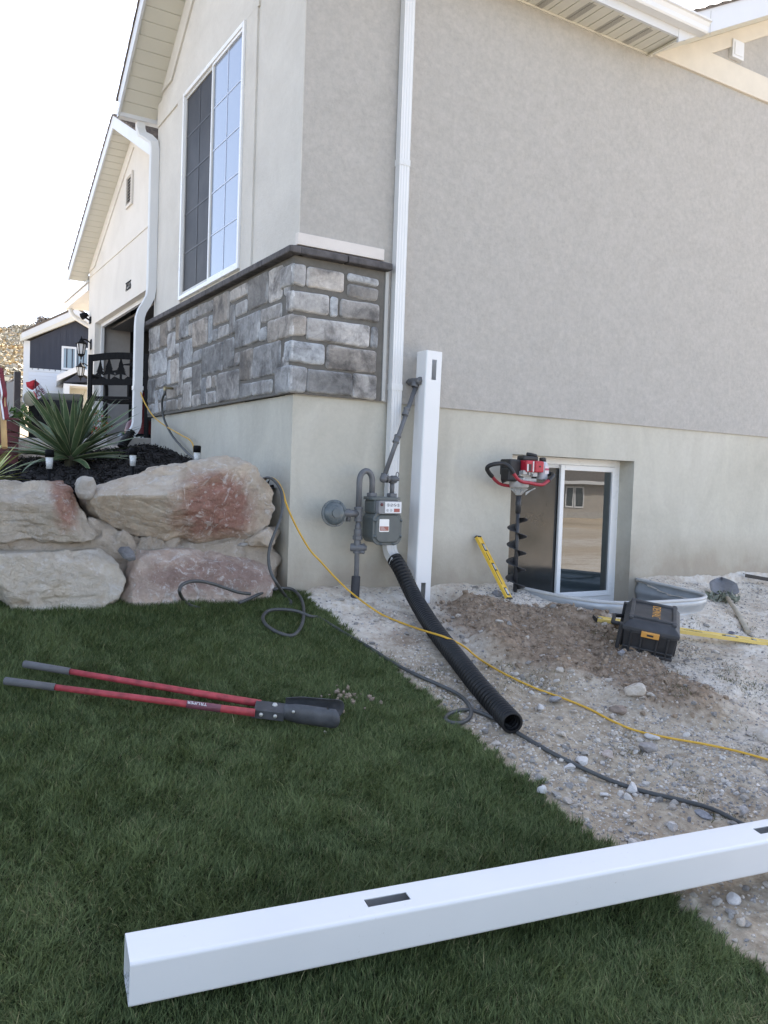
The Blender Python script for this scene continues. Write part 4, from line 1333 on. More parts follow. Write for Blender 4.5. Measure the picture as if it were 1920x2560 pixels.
def boulder(poly, yf, dep, mat, label, seed, cuts=10, tilt=0.0, n=(260, 130), rough=0.035, name='boulder', planes=(), facets=46):
    """rock whose outline (x,z points at its widest section) and depth are measured; planes = extra facets"""
    P = np.array([(q[0], q[2]) for q in poly])
    cx, cz = (P.min(0) + P.max(0)) / 2
    ang = np.linspace(0, 2 * np.pi, n[0], endpoint=False)
    R = np.zeros(n[0])
    for i, a in enumerate(ang):
        d = np.array([math.cos(a), math.sin(a)])
        best = 0
        for p, q in zip(P, np.roll(P, -1, 0)):
            e = q - p
            den = d[0] * e[1] - d[1] * e[0]
            if abs(den) < 1e-9: continue
            w = p - (cx, cz)
            t = (w[0] * e[1] - w[1] * e[0]) / den
            s = (w[0] * d[1] - w[1] * d[0]) / den
            if t > 0 and -1e-6 <= s <= 1 + 1e-6: best = max(best, t)
        R[i] = best
    lat = np.linspace(-np.pi / 2, np.pi / 2, n[1])
    A, L = np.meshgrid(ang, lat)
    rho = np.cos(L) ** 0.42
    sy = np.sign(np.sin(L)) * np.abs(np.sin(L)) ** 0.75
    RR = np.tile(R, (n[1], 1)) * rho
    x = np.cos(A) * RR
    z = np.sin(A) * RR
    y = sy * dep / 2 - tilt * z
    V = np.stack([x, y, z], -1).reshape(-1, 3)
    r = np.random.default_rng(seed)
    S = np.array([P[:, 0].ptp() / 2, dep / 2, P[:, 1].ptp() / 2]) if hasattr(P[:, 0], 'ptp') else np.array([np.ptp(P[:, 0]) / 2, dep / 2, np.ptp(P[:, 1]) / 2])
    U = V / S
    for k in range(cuts):
        nn = r.normal(size=3) * np.array([0.4, 1.2, 0.4])
        nn[1] = -abs(nn[1])
        nn /= np.linalg.norm(nn)
        dd = U @ nn - r.uniform(0.66, 0.92)
        U = U - np.clip(dd, 0, None)[:, None] * nn * 0.92
    for k in range(facets):          # broken faces all over, with crisp arrises
        nn = r.normal(size=3) * np.array([1.0, 1.0, 1.0])
        nn[1] = -abs(nn[1]) * 1.3
        nn /= np.linalg.norm(nn)
        dt = U @ nn
        dd = dt - dt.max() * r.uniform(0.90, 0.985)
        U = U - np.clip(dd, 0, None)[:, None] * nn
    for nn, c in planes:
        nn = np.array(nn, float); nn /= np.linalg.norm(nn)
        dd = U @ nn - c
        U = U - np.clip(dd, 0, None)[:, None] * nn * 0.97
    V = U * S
    nz = fbm(V * 5 + seed, 4, seed) * rough + fbm(V * 17 + seed, 4, seed + 5) * rough * 0.42
    stp = V @ np.array([0.25, 0.1, 1.0]) * 16 + 1.2 * fbm(V * 3 + seed, 3, seed + 2)
    nz = nz + 0.006 * (sstep(0.0, 0.25, stp - np.floor(stp)) - 0.5) * (fbm(V * 2.2, 2, seed + 4) > -0.1)
    nz = nz - 0.026 * np.clip(np.abs(fbm(V * np.array([3, 3, 11.0]) + seed, 3, seed + 9)) - 0.35, 0, 1)
    V = V * (1 + (nz / np.linalg.norm(V + 1e-6, axis=1).clip(0.08))[:, None])
    V = V + np.array([cx, yf + dep / 2, cz])
    i = np.arange(n[0] * n[1]).reshape(n[1], n[0])
    q = np.stack([i[:-1], np.roll(i, -1, 1)[:-1], np.roll(i, -1, 1)[1:], i[1:]], -1).reshape(-1, 4)
    o = np_mesh(name, V, [q], mat, None, True)
    return tag(o, label, 'boulder')
TAN = [(0.44, 0.34, 0.245), (0.61, 0.50, 0.385), (0.70, 0.61, 0.50)]
PNK = [(0.47, 0.34, 0.265), (0.61, 0.475, 0.39), (0.69, 0.575, 0.485)]
B1 = [ony(-0.02, c5(*q)) for q in ((465, 290), (530, 205), (660, 165), (800, 122), (1060, 78), (1260, 40), (1345, 62), (1392, 125), (1480, 235), (1492, 300), (1478, 372), (1400, 440),
                                   (1275, 508), (1130, 530), (1010, 505), (910, 508), (825, 472), (690, 472), (570, 408), (500, 350))]
pc = ony(-0.15, c5(1180, 330))
boulder(B1, -0.22, 0.66, m_boulder('boulder_tan_red', TAN, (tuple(pc), (2.7, 1.0, 3.5)), (0.33, 0.145, 0.11), 0.6), 'largest boulder, tan with a dark red patch, lying on the top course', 3, 0, rough=0.022, facets=16,
        planes=(((-0.35, -0.62, 0.72), 0.70), ((0.42, -0.9, -0.08), 0.62), ((-0.35, -0.75, -0.6), 0.66), ((0.1, -0.75, -0.7), 0.74)))
B2 = [ony(-0.05, c5(*q)) for q in ((-160, 200), (0, 178), (200, 175), (350, 185), (400, 235), (450, 320), (535, 490), (510, 512), (300, 510), (0, 500), (-170, 490), (-230, 350))]
boulder(B2, -0.16, 0.55, m_boulder('boulder_grey_tan', [(0.38, 0.32, 0.26), (0.52, 0.45, 0.36), (0.62, 0.55, 0.46)], (tuple(ony(-0.1, c5(365, 260))), (9, 1, 4)), (0.36, 0.18, 0.13), 0.4),
        'grey and tan boulder at the left end of the top course', 5, 0, rough=0.022, facets=16, planes=(((0, -0.8, 0.6), 0.72), ((0.6, -0.8, 0.2), 0.74), ((-0.1, -1, -0.15), 0.66)))
B3 = [ony(-0.16, c5(*q)) for q in ((-120, 545), (0, 540), (250, 552), (560, 558), (640, 578), (690, 700), (678, 860), (560, 920), (200, 930), (20, 920), (-30, 800), (-60, 640))]
boulder(B3, -0.24, 0.5, m_boulder('boulder_cream', [(0.48, 0.40, 0.30), (0.62, 0.54, 0.43), (0.69, 0.63, 0.54)], None, white=0.5), 'cream squarish boulder in the bottom course, left of the dark wedge stone', 8, 3, rough=0.020, facets=18,
        planes=(((0, -1, 0.08), 0.62), ((0.2, -0.7, 0.7), 0.85)))
B4 = [ony(-0.16, c5(*q)) for q in ((735, 590), (760, 548), (1000, 540), (1250, 525), (1440, 515), (1500, 545), (1527, 585), (1505, 690), (1490, 830), (1400, 900), (900, 920), (690, 910), (668, 820), (700, 690))]
boulder(B4, -0.22, 0.5, m_boulder('boulder_pink', PNK, (tuple(ony(-0.2, c5(1150, 690))), (1.6, 1, 6.5)), (0.36, 0.245, 0.21), 0.7, 8), 'pinkish speckled boulder in the bottom course against the house corner', 13, 3, rough=0.020, facets=18,
        planes=(((0, -1, 0.1), 0.64), ((0.0, -0.7, 0.7), 0.84)))
B5 = [ony(-0.06, c5(*q)) for q in ((392, 178), (450, 142), (500, 158), (530, 205), (518, 240), (470, 285), (430, 262))]
boulder(B5, -0.10, 0.16, m_boulder('boulder_small', [(0.40, 0.35, 0.30), (0.52, 0.47, 0.42), (0.6, 0.56, 0.5)], None), 'small pale rock wedged on top between the two upper boulders', 21, 5, n=(60, 34), rough=0.02, name='rock')
B6 = [ony(-0.20, c5(*q)) for q in ((628, 552), (650, 522), (700, 518), (728, 560), (728, 600), (700, 612), (660, 590))]
boulder(B6, -0.22, 0.12, m_boulder('boulder_dark', [(0.12, 0.12, 0.125), (0.19, 0.19, 0.20), (0.27, 0.27, 0.28)], None, white=0.2), 'dark grey wedge stone between the two lower boulders', 22, 5, n=(60, 34), rough=0.015, name='rock')
B7 = [ony(0.0, c5(*q)) for q in ((1300, 500), (1350, 450), (1440, 410), (1485, 440), (1490, 510), (1460, 540), (1330, 535))]
boulder(B7, -0.08, 0.2, m_boulder('boulder_fill', TAN, None), 'tan filler rock under the right end of the largest boulder', 23, 5, n=(60, 34), rough=0.02, name='rock')
B8 = [ony(-0.16, c5(*q)) for q in ((1265, 525), (1290, 502), (1325, 506), (1325, 528))]
boulder(B8, -0.17, 0.06, m_boulder('boulder_chip', [(0.32, 0.29, 0.26), (0.42, 0.39, 0.35), (0.5, 0.47, 0.43)], None), 'flat grey chip of rock lying on the pink boulder', 24, 3, n=(40, 24), rough=0.01, name='rock')
# packed earth showing between the courses
bk = [ony(0.0, c5(*q)) for q in ((-250, 420), (520, 380), (700, 440), (1100, 500), (1480, 430), (1535, 560), (1540, 830), (-250, 850))]
boulder(bk, 0.02, 0.30, m_boulder('packed_earth', [(0.38, 0.31, 0.24), (0.48, 0.41, 0.33), (0.55, 0.48, 0.40)], None, white=0.35), 'packed tan earth filling the gaps between boulders', 25, 0, rough=0.075, name='earth_fill', facets=20)
bpy.data.objects['earth_fill']['kind'] = 'stuff'
bpy.data.objects['earth_fill']['category'] = 'earth'

# ------------------------------------------------------------------ raised bed: mulch, plants, lights
def mzz(x, y): return np.maximum(0.685 + 0.11 * y + 0.16 * np.clip(x, -1.4, 0), 0.64)
r = np.random.default_rng(31)
mxs, mys = np.linspace(-4.2, -0.001, 120), np.linspace(0.22, 3.56, 90)
a, c = np.meshgrid(mxs, mys)
a, c = a.ravel(), c.ravel()
h = mzz(a, c) + 0.02 * fb2(a, c, 3, 3, 41) + 0.014 * np.abs(fb2(a, c, 16, 3, 42))
i = np.arange(120 * 90).reshape(90, 120)
q = np.stack([i[:-1, :-1], i[:-1, 1:], i[1:, 1:], i[1:, :-1]], -1).reshape(-1, 4)
V = [np.stack([a, c, h], 1)]
# shredded bark chips: slim twisted slivers
n = 14000
x, y = r.uniform(-3.6, -0.005, n), r.uniform(0.22, 3.5, n)
z = mzz(x, y) + 0.02 * fb2(x, y, 3, 3, 41) + 0.012
ln, wd_, an, pt = r.uniform(0.012, 0.045, n), r.uniform(0.003, 0.009, n), r.uniform(0, 6.28, n), r.normal(0, 0.45, n)
dx, dy, dz = np.cos(an) * np.cos(pt) * ln, np.sin(an) * np.cos(pt) * ln, np.sin(pt) * ln
sx, sy = -np.sin(an) * wd_, np.cos(an) * wd_
sz = r.normal(0, 0.5, n) * wd_
ch = np.zeros((n, 4, 3))
for k, (u_, v_) in enumerate(((-1, -1), (1, -0.6), (1, 0.6), (-1, 1))):
    ch[:, k, 0] = x + dx * u_ + sx * v_
    ch[:, k, 1] = y + dy * u_ + sy * v_
    ch[:, k, 2] = z + dz * u_ + sz * v_
ch[:, :, 0] = np.minimum(ch[:, :, 0], -0.003)
V.append(ch.reshape(-1, 3))
q2 = (np.arange(n)[:, None] * 4 + np.arange(4)[None]) + len(a)
MMULCH = M('black_mulch', (0.016, 0.013, 0.012), 0.9, 0.5, 25, 0.5, 120)
tag(np_mesh('mulch', np.concatenate(V), [q, q2], MMULCH, None, False), 'black shredded bark mulch filling the raised bed', 'mulch', kind='stuff')

def blade_leaf(mb, base, az, el, L, w, curl, twist=0.0, m0=0, m1=1, fold=0.25, seg=9):
    """sword leaf: folded strip with pale margins"""
    d = Vector((math.cos(az) * math.cos(el), math.sin(az) * math.cos(el), math.sin(el)))
    side = Vector((-math.sin(az), math.cos(az), 0))
    side = (side * math.cos(twist) + d.cross(side) * math.sin(twist)).normalized()
    up = side.cross(d) * -1
    if up.z < 0: up = -up
    P = Vector(base)
    vs = []
    for i in range(seg + 1):
        t = i / seg
        ww = w * (0.55 + 1.25 * t) if t < 0.35 else w * max(0.0, (1 - ((t - 0.35) / 0.65) ** 1.7)) * 0.99
        e = el - curl * t * t
        dd = Vector((math.cos(az) * math.cos(e), math.sin(az) * math.cos(e), math.sin(e)))
        if i > 0: P = P + dd * (L / seg)
        u2 = side.cross(dd)
        if u2.z < 0: u2 = -u2
        for a_, f_ in ((-1, 1), (-0.82, 0.8), (0, 0), (0.82, 0.8), (1, 1)):
            vs.append(P + side * ww * 0.5 * a_ + u2 * ww * fold * f_ * 0.5)
    fs, mm = [], []
    n0 = len(mb.v)
    mb.v += [tuple(v) for v in vs]
    for i in range(seg):
        for j in range(4):
            mb.f.append(tuple(n0 + k for k in (i * 5 + j, i * 5 + j + 1, (i + 1) * 5 + j + 1, (i + 1) * 5 + j)))
            mb.m.append(m1 if j in (0, 3) else m0)
            mb.s.append(True)
def m_leaf(name, a, c, rough=0.45):
    t = NT(name)
    f = t.noise(7, 4, 0.6, t.pos(), 0.5)
    return t.done(t.ramp(f, [(0.3, a), (0.7, c)]), rough, None, **{'Specular IOR Level': 0.4})
MYUC = m_leaf('yucca_leaf', (0.060, 0.100, 0.046), (0.120, 0.175, 0.085))
MYUM = m_leaf('yucca_margin', (0.30, 0.32, 0.17), (0.42, 0.42, 0.26))
MYUV = m_leaf('variegated_leaf', (0.40, 0.44, 0.10), (0.55, 0.55, 0.20))
yc = Vector((-0.93, 2.66, 0.0)); yc.z = float(mzz(yc.x, yc.y))
t = thing('yucca', yc, 'big green yucca with sword leaves in the mulch bed', 'plant')
rr = random.Random(5)
b = MB()
for k in range(96):
    u = k / 95
    el = R_(84 - 84 * u ** 0.7 + rr.uniform(-5, 5))
    az = k * 2.39996 + rr.uniform(-0.2, 0.2)
    L = (0.53 + 0.14 * math.sin(u * 3.1)) * rr.uniform(0.88, 1.1)
    hb = 0.04 + 0.10 * (1 - u)
    blade_leaf(b, yc + Vector((math.cos(az) * 0.03, math.sin(az) * 0.03, hb)), az, el, L, 0.060 * rr.uniform(0.8, 1.15), rr.uniform(0.0, 0.25) + (0.9 * max(0, u - 0.75) * 4 * rr.random()), rr.uniform(-0.6, 0.6))
b.build('leaves', [MYUC, MYUM], t)
MB().lathe([(0.06, -0.02), (0.055, 0.06), (0.04, 0.14), (0.0, 0.16)], yc, n=10).build('trunk', M('yucca_stem', (0.05, 0.045, 0.025), 0.9, 0.3, 30), t)
yc2 = Vector(onz(0.86, c5(-55, 60))); yc2 = Vector((-1.72, 1.55, 0.66))
t = thing('yucca', yc2, 'yellow striped yucca cut by the photo edge', 'plant')
b = MB()
for k in range(46):
    u = k / 45
    az = k * 2.39996
    blade_leaf(b, yc2 + Vector((0, 0, 0.02)), az, R_(66 - 62 * u), 0.34 * rr.uniform(0.85, 1.15), 0.024, rr.uniform(0.1, 0.5), rr.uniform(-0.5, 0.5))
b.build('leaves', [m_leaf('yellow_stripe', (0.45, 0.50, 0.12), (0.60, 0.60, 0.26)), MYUC], t)

def solar_light(p, label, deep=0.06):
    t = thing('solar_light', p, label, 'garden light', 'solar stake lights in the mulch bed')
    x, y, z = p
    MB().tube([(x, y, z - max(deep, 0.05)), (x, y, z + 0.20)], [0.008, 0.011], 10).build('stake', MBLACKM, t)
    MB().lathe([(0.0, 0.20), (0.021, 0.20), (0.026, 0.285), (0.0, 0.285)], p, n=20).build('lens', M('ribbed_lens', (0.62, 0.62, 0.60), 0.15, 0.2, 90, **{'IOR': 1.5}), t)
    MB().lathe([(0.0, 0.284), (0.030, 0.284), (0.031, 0.33), (0.026, 0.338), (0.0, 0.34)], p, n=20).build('cap', MBLACKM, t)
    return t
for px, yv, lab in (((124, 1125), 1.15, 'solar stake light in front of the big yucca'), ((333, 1121), 1.25, 'solar stake light at the right side of the yucca'),
                    ((493, 1115), 1.19, 'solar stake light nearest the house wall, by the hose')):
    q = ony(yv, px)
    solar_light((q[0], q[1], q[2] - 0.335), lab, q[2] - 0.335 - float(mzz(q[0], q[1])) + 0.08)

# black corrugated boot at the end of the front downspout
def corrugated(pts, r, pitch, amp, n=28, sub=6):
    P = spline(pts, 40)
    L = [0]
    for a_, c_ in zip(P[:-1], P[1:]): L.append(L[-1] + (c_ - a_).length)
    tot = L[-1]
    m_ = int(tot / pitch * sub)
    out, rs_ = [], []
    j = 0
    for k in range(m_ + 1):
        s = tot * k / m_
        while j < len(L) - 2 and L[j + 1] < s: j += 1
        f = (s - L[j]) / max(L[j + 1] - L[j], 1e-9)
        out.append(P[j].lerp(P[j + 1], min(max(f, 0), 1)))
        ph = (s / pitch) % 1.0
        rs_.append(r + amp * (1 - 2 * sstep(0.0, 0.25, np.array(abs(ph - 0.5) * 2 - 0.3)).item()))
    return out, rs_
MPIPE = M('black_drain_pipe', (0.016, 0.016, 0.017), 0.45, 0.3, 12, 0.1, 90, **{'Specular IOR Level': 0.3})
pts = [(-0.205, 3.415, 1.20), (-0.24, 3.40, 1.15), (-0.29, 3.37, 1.09), (-0.32, 3.35, 1.03)]
P, rs_ = corrugated(pts, 0.043, 0.022, 0.005)
tag(MB().tube(P, rs_, 20).build('drain_boot', MPIPE), 'short black corrugated boot on the front downspout', 'drain pipe')

# driveway slab, bench, planter and the things behind the yucca
sb = MB().box((-0.42, 3.56, 0.9), (0.797, 12, 1.146)).build('driveway', MCONC, None, bevel=0.01)
tag(sb, 'concrete driveway slab before the garage', 'driveway', kind='structure')
sb = MB().box((-7, 5.2, 0.8), (-0.425, 12, 1.142)).build('path', MCONC, None)
tag(sb, 'concrete path left of the bench', 'path', kind='structure')
def on_depth(px, d):
    v = ray(px); return CPOS + v * (d / (v @ FWD))
E1, E0 = Vector(on_depth(c9(1287, 190), 9.25)), Vector(on_depth(c9(165, 190), 9.42))
E1.z = E0.z = 1.147     # right and left end of the bench back
bd = (E0 - E1); BL = bd.length; bd.normalize()
bn = Vector((bd.y, -bd.x, 0)); bn = -bn if bn.y < 0 else bn           # towards the seat
t = thing('garden_bench', (E1 + E0) / 2, 'black metal garden bench with pine tree cutouts in its back', 'bench')
UZ = Vector((0, 0, 1))
b = MB()
top = lambda s: 0.935 + 0.03 * math.sin(math.pi * s)
for s in (0.03, 0.97):
    c = E1 + bd * BL * s
    b.obox(c + UZ * 0.47, (bd * 0.024, bn * 0.014, UZ * 0.47))
N_ = 24
for i in range(N_):
    s0, s1 = i / N_, (i + 1) / N_
    p0, p1 = E1 + bd * BL * s0, E1 + bd * BL * s1
    b.prism([p0 + UZ * (top(s0) - 0.075) - bn * 0.012, p1 + UZ * (top(s1) - 0.075) - bn * 0.012, p1 + UZ * top(s1) - bn * 0.012, p0 + UZ * top(s0) - bn * 0.012], bn * 0.024)
for zz, hh in ((0.635, 0.034), (0.46, 0.016)):
    b.obox(E1 + bd * BL * 0.5 + UZ * zz, (bd * BL * 0.5, bn * 0.010, UZ * hh))
for s in (0.335,): b.obox(E1 + bd * BL * s + UZ * 0.54, (bd * 0.012, bn * 0.008, UZ * 0.07))
b.build('back_frame', MBLACKM, t, bevel=0.003)
b = MB()
def tree_cut(sc, base, hgt, wid, sd):
    rt = random.Random(sd)
    L_, R__ = [], []
    k = 8
    for i in range(k):
        z0 = base + 0.05 + (hgt - 0.05) * i / k
        w = wid * (1 - i / k) * 0.5 + 0.008
        L_ += [(-w * rt.uniform(0.85, 1.15), z0 - 0.012), (-w * 0.45, z0 + (hgt / k) * 0.62)]
        R__ += [(w * rt.uniform(0.85, 1.15), z0 - 0.012), (w * 0.45, z0 + (hgt / k) * 0.62)]
    c = E1 + bd * BL * sc
    # a stack of ragged boughs, each a small convex plate
    for i in range(k):
        z0 = base + 0.045 + (hgt - 0.045) * i / k
        w = wid * (1 - i / (k + 0.6)) * 0.5
        w1, w2 = w * rt.uniform(0.85, 1.15), w * rt.uniform(0.85, 1.15)
        P = [c - bd * w1 + UZ * (z0 - 0.01), c + UZ * (z0 + 0.008), c + bd * w2 + UZ * (z0 - 0.01), c + bd * w * 0.35 + UZ * (z0 + hgt / k * 1.35), c - bd * w * 0.35 + UZ * (z0 + hgt / k * 1.35)]
        P = [p - bn * 0.004 for p in P]
        b.prism([P[0], P[1], P[4]], bn * 0.006)
        b.prism([P[1], P[2], P[3]], bn * 0.0062)
        b.prism([P[1], P[3], P[4]], bn * 0.0064)
    b.obox(c + UZ * (base + 0.03), (bd * 0.014, bn * 0.003, UZ * 0.05))
for sc, hg, wd__, sd in ((0.805, 0.20, 0.125, 1), (0.66, 0.225, 0.16, 2), (0.464, 0.215, 0.15, 3), (0.22, 0.20, 0.14, 4)):
    tree_cut(sc, 0.672, hg, wd__, sd)
for s, z0, z1 in ((0.57, 0.735, 0.76), (0.36, 0.815, 0.835), (0.10, 0.73, 0.755), (0.90, 0.70, 0.712)):
    b.prism([E1 + bd * BL * (s - 0.09) + UZ * z0, E1 + bd * BL * (s + 0.09) + UZ * (z0 + 0.01), E1 + bd * BL * (s + 0.07) + UZ * z1, E1 + bd * BL * (s - 0.06) + UZ * (z1 + 0.012)], bn * 0.006)
for s, w_ in ((0.94, 0.03), (0.76, 0.05), (0.55, 0.06), (0.33, 0.06), (0.1, 0.06)):
    b.prism([E1 + bd * BL * s - bd * w_ + UZ * 0.668, E1 + bd * BL * s + bd * w_ + UZ * 0.668, E1 + bd * BL * s + bd * w_ * 0.3 + UZ * 0.70], bn * 0.0058)
b.build('pine_panel', MBLACKM, t)
b = MB()
for k in range(7):
    b.obox((E1 + E0) / 2 + bn * (0.05 + k * 0.062) + UZ * (0.455 - 0.006 * abs(k - 3)), (bd * BL * 0.48, bn * 0.025, UZ * 0.007))
b.build('seat', MBLACKM, t)
for s in (0.03, 0.97):
    c = E1 + bd * BL * s
    sgn_ = 1 if s > 0.5 else -1
    MB().tube(spline([c + UZ * 0.71, c + UZ * 0.705 + bn * 0.2 + bd * 0.03 * sgn_, c + UZ * 0.68 + bn * 0.40 + bd * 0.07 * sgn_, c + UZ * 0.62 + bn * 0.47 + bd * 0.085 * sgn_, c + UZ * 0.45 + bn * 0.47 + bd * 0.085 * sgn_], 6), 0.024, 8).build('armrest', MBLACKM, t)
    MB().obox(c + bn * 0.45 + bd * 0.08 * sgn_ + UZ * 0.22, (bd * 0.02, bn * 0.02, UZ * 0.22)).build('leg', MBLACKM, t)
# planter
pl0 = Vector((-1.72, 3.15, 1.0))
t = thing('planter_box', pl0, 'dark red wooden planter box behind the yucca', 'planter')
MRED = M('dark_red_wood', (0.13, 0.035, 0.035), 0.6, 0.3, 6, 0.2, 40)
b = MB()
for k in range(4):
    b.box((pl0.x - 0.75, pl0.y, 0.80 + k * 0.105), (pl0.x + 0.42, pl0.y + 0.03, 0.80 + k * 0.105 + 0.10))
    b.box((pl0.x + 0.39, pl0.y + 0.031, 0.80 + k * 0.105), (pl0.x + 0.42, pl0.y + 0.5, 0.80 + k * 0.105 + 0.10))
b.box((pl0.x - 0.75, pl0.y + 0.47, 0.80), (pl0.x + 0.389, pl0.y + 0.5, 1.22)).box((pl0.x - 0.75, pl0.y + 0.031, 0.80), (pl0.x - 0.72, pl0.y + 0.469, 1.22))
b.build('planks', MRED, t, bevel=0.005)
MB().box((pl0.x - 0.78, pl0.y - 0.02, 1.222), (pl0.x + 0.45, pl0.y + 0.03, 1.245)).build('rim', MRED, t, bevel=0.004)
MB().box((pl0.x - 0.719, pl0.y + 0.032, 1.02), (pl0.x + 0.388, pl0.y + 0.468, 1.18)).build('soil', MMULCH, t)
def leafy(name, c, rad, n, cols, label, sz=0.05, hgt=0.3, seed=1, cat='plant'):
    r = np.random.default_rng(seed)
    V, Fc, C = [], [], []
    for k in range(n):
        d = r.normal(size=3); d /= np.linalg.norm(d)
        p = np.array(c) + d * np.array([rad, rad, hgt]) * r.random() ** 0.4
        p[2] = max(p[2], c[2] - hgt * 0.6)
        a = r.normal(size=3); a /= np.linalg.norm(a)
        bb = np.cross(a, r.normal(size=3)); bb /= np.linalg.norm(bb)
        s = sz * r.uniform(0.6, 1.3)
        V += [p - a * s, p + bb * s * 0.4, p + a * s, p - bb * s * 0.4]
        Fc.append(np.arange(4) + 4 * k)
        cc = np.array(cols[r.integers(len(cols))]) * r.uniform(0.7, 1.3)
        C += [list(cc) + [1]] * 4
    o = np_mesh(name, np.array(V), [np.array(Fc)], MGRASS, None, False, {'tint': np.array(C)})
    return tag(o, label, cat) if label else o
leafy('flowering_plant', (-1.55, 3.42, 1.28), 0.13, 260, [(0.10, 0.16, 0.04), (0.14, 0.2, 0.05), (0.2, 0.24, 0.06), (0.30, 0.12, 0.06)], 'low green plant spilling over the red planter', 0.035, 0.10, 3)
leafy('flowering_plant', (-1.25, 3.40, 1.27), 0.12, 200, [(0.07, 0.13, 0.04), (0.11, 0.18, 0.05)], 'green plant at the planter corner behind the yucca', 0.03, 0.12, 4)
leafy('flowering_plant', (-1.83, 3.42, 1.29), 0.09, 140, [(0.55, 0.5, 0.55), (0.45, 0.4, 0.5), (0.12, 0.16, 0.08)], 'pale lilac flowers in the red planter by the stake', 0.025, 0.09, 5)
leafy('flowering_plant', (-0.40, 4.15, 1.30), 0.16, 260, [(0.10, 0.16, 0.05), (0.16, 0.22, 0.07), (0.12, 0.19, 0.06), (0.14, 0.2, 0.06), (0.10, 0.16, 0.05), (0.16, 0.22, 0.07), (0.5, 0.10, 0.06)], 'red flowering plant in front of the bench end', 0.03, 0.15, 6)
bpy.data.objects['flowering_plant.003'].location.z = 0.0
# grassy plant in the planter
t = None
b = MB()
for k in range(40):
    az = rr.uniform(0, 6.28)
    blade_leaf(b, Vector((-1.42 + rr.uniform(-0.05, 0.05), 3.4 + rr.uniform(-0.05, 0.05), 1.17)), az, R_(rr.uniform(55, 88)), rr.uniform(0.22, 0.42), 0.008, rr.uniform(0.2, 0.9), 0, 0, 0, seg=6)
tag(b.build('grass_plant', m_leaf('thin_grass_leaf', (0.05, 0.10, 0.04), (0.10, 0.17, 0.07))), 'thin bladed ornamental grass growing in the red planter', 'plant')
# furled red banner on a wooden stake at the photo edge
q = onx(-1.80, c2(30, 1340))
t = thing('banner', (q[0], q[1], 1.3), 'crimson cloth banner with white piping at the photo edge', 'banner')
MCRIM = M('crimson_cloth', (0.17, 0.018, 0.03), 0.8, 0.25, 8)
edge_ = [Vector(onx(-1.80, c2(*e))) for e in ((2, 900), (14, 1000), (26, 1060), (36, 1130), (30, 1190), (44, 1280), (52, 1345))]
edge_ = spline(edge_, 4)
V, Fq = [], []
for i, e in enumerate(edge_):
    for j in range(9):
        u_ = j / 8
        V.append((e.x - 0.02 * math.sin(u_ * 9), e.y + 0.16 * u_, e.z + 0.02 * u_))
for i in range(len(edge_) - 1):
    for j in range(8): Fq.append((i * 9 + j, i * 9 + j + 1, i * 9 + j + 10, i * 9 + j + 9))
ob = MB().add(V, Fq, 0, True).build('cloth', MCRIM, t)
sm_ = ob.modifiers.new('thick', 'SOLIDIFY'); sm_.thickness = 0.006
MB().tube([e + Vector((-0.012, 0, 0)) for e in edge_], 0.005, 6).build('piping', MWHITE, t)
p0, p1 = onx(-1.80, c2(8, 1125)), onx(-1.80, c2(32, 1345))
tag(MB().tube([(p0[0], p0[1] - 0.06, p0[2]), (p1[0], p1[1] - 0.06, p1[2] - 0.16)], 0.016, 8).build('wooden_stake', M('raw_wood', (0.50, 0.33, 0.15), 0.8, 0.15, 12)), 'raw wooden stake standing in the red planter', 'stake')
# framed mesh screen beyond the planter
def on_depth(px, d): 
    v = ray(px); return CPOS + v * (d / (v @ FWD))
a0, a1 = Vector(on_depth(c2(62, 1015), 13.0)), Vector(on_depth(c2(150, 945), 11.2))
t = thing('mesh_screen', (a1.x, a1.y, 1.2), 'grey mesh screen panel between dark posts, left of the flag', 'screen')
b = MB()
b.box((a1.x - 0.04, a1.y - 0.04, 1.14), (a1.x + 0.04, a1.y + 0.04, a1.z + 0.02)).box((a0.x - 0.03, a0.y - 0.03, 1.14), (a0.x + 0.03, a0.y + 0.03, a0.z))
b.tube([a0 - Vector((0, 0, 0.02)), a1 - Vector((0, 0, 0.06))], 0.018, 6)
b.build('post_frame', M('dark_bronze', (0.045, 0.035, 0.035), 0.5, 0.2), t)
dn = (a1 - a0); dn.z = 0; dn = Vector((dn.y, -dn.x, 0)).normalized() * 0.012
b = MB().prism([(a0.x, a0.y, 1.25), (a1.x, a1.y, 1.25), (a1.x, a1.y, a1.z - 0.09), (a0.x, a0.y, a0.z - 0.03)], dn)
b.build('mesh_panel', M('grey_mesh', (0.115, 0.12, 0.125), 0.7, 0.12, 60), t)
# house flag on a thin stick
fd_ = 10.6
def fp(x, y, d=fd_): return Vector(on_depth((x * 260 / 1659, 780 + y * 260 / 1659), d))
t = thing('flag', fp(590, 1600), 'crimson and white pennant flag with block letters on a thin stick', 'flag')
b = MB()
b.tube([fp(562, 1070), fp(612, 1660)], 0.006, 8)
b.build('stick', MBLACKM, t)
L1 = [fp(*p, fd_ + k * 0.03) for k, p in enumerate(((412, 1120), (470, 1110), (530, 1085), (570, 1085)))]
L2 = [fp(*p, fd_ + k * 0.03) for k, p in enumerate(((425, 1190), (460, 1215), (500, 1240), (525, 1245)))]
V = L1 + L2
bk_ = Vector(tuple(-FWD * 0.002))
ob = MB().add(V, [(i, i + 1, i + 5, i + 4) for i in range(3)], 0, True).build('red_fold', M('flag_red', (0.55, 0.03, 0.045), 0.7, 0.1), t)
m_ = ob.modifiers.new('thick', 'SOLIDIFY'); m_.thickness = 0.004
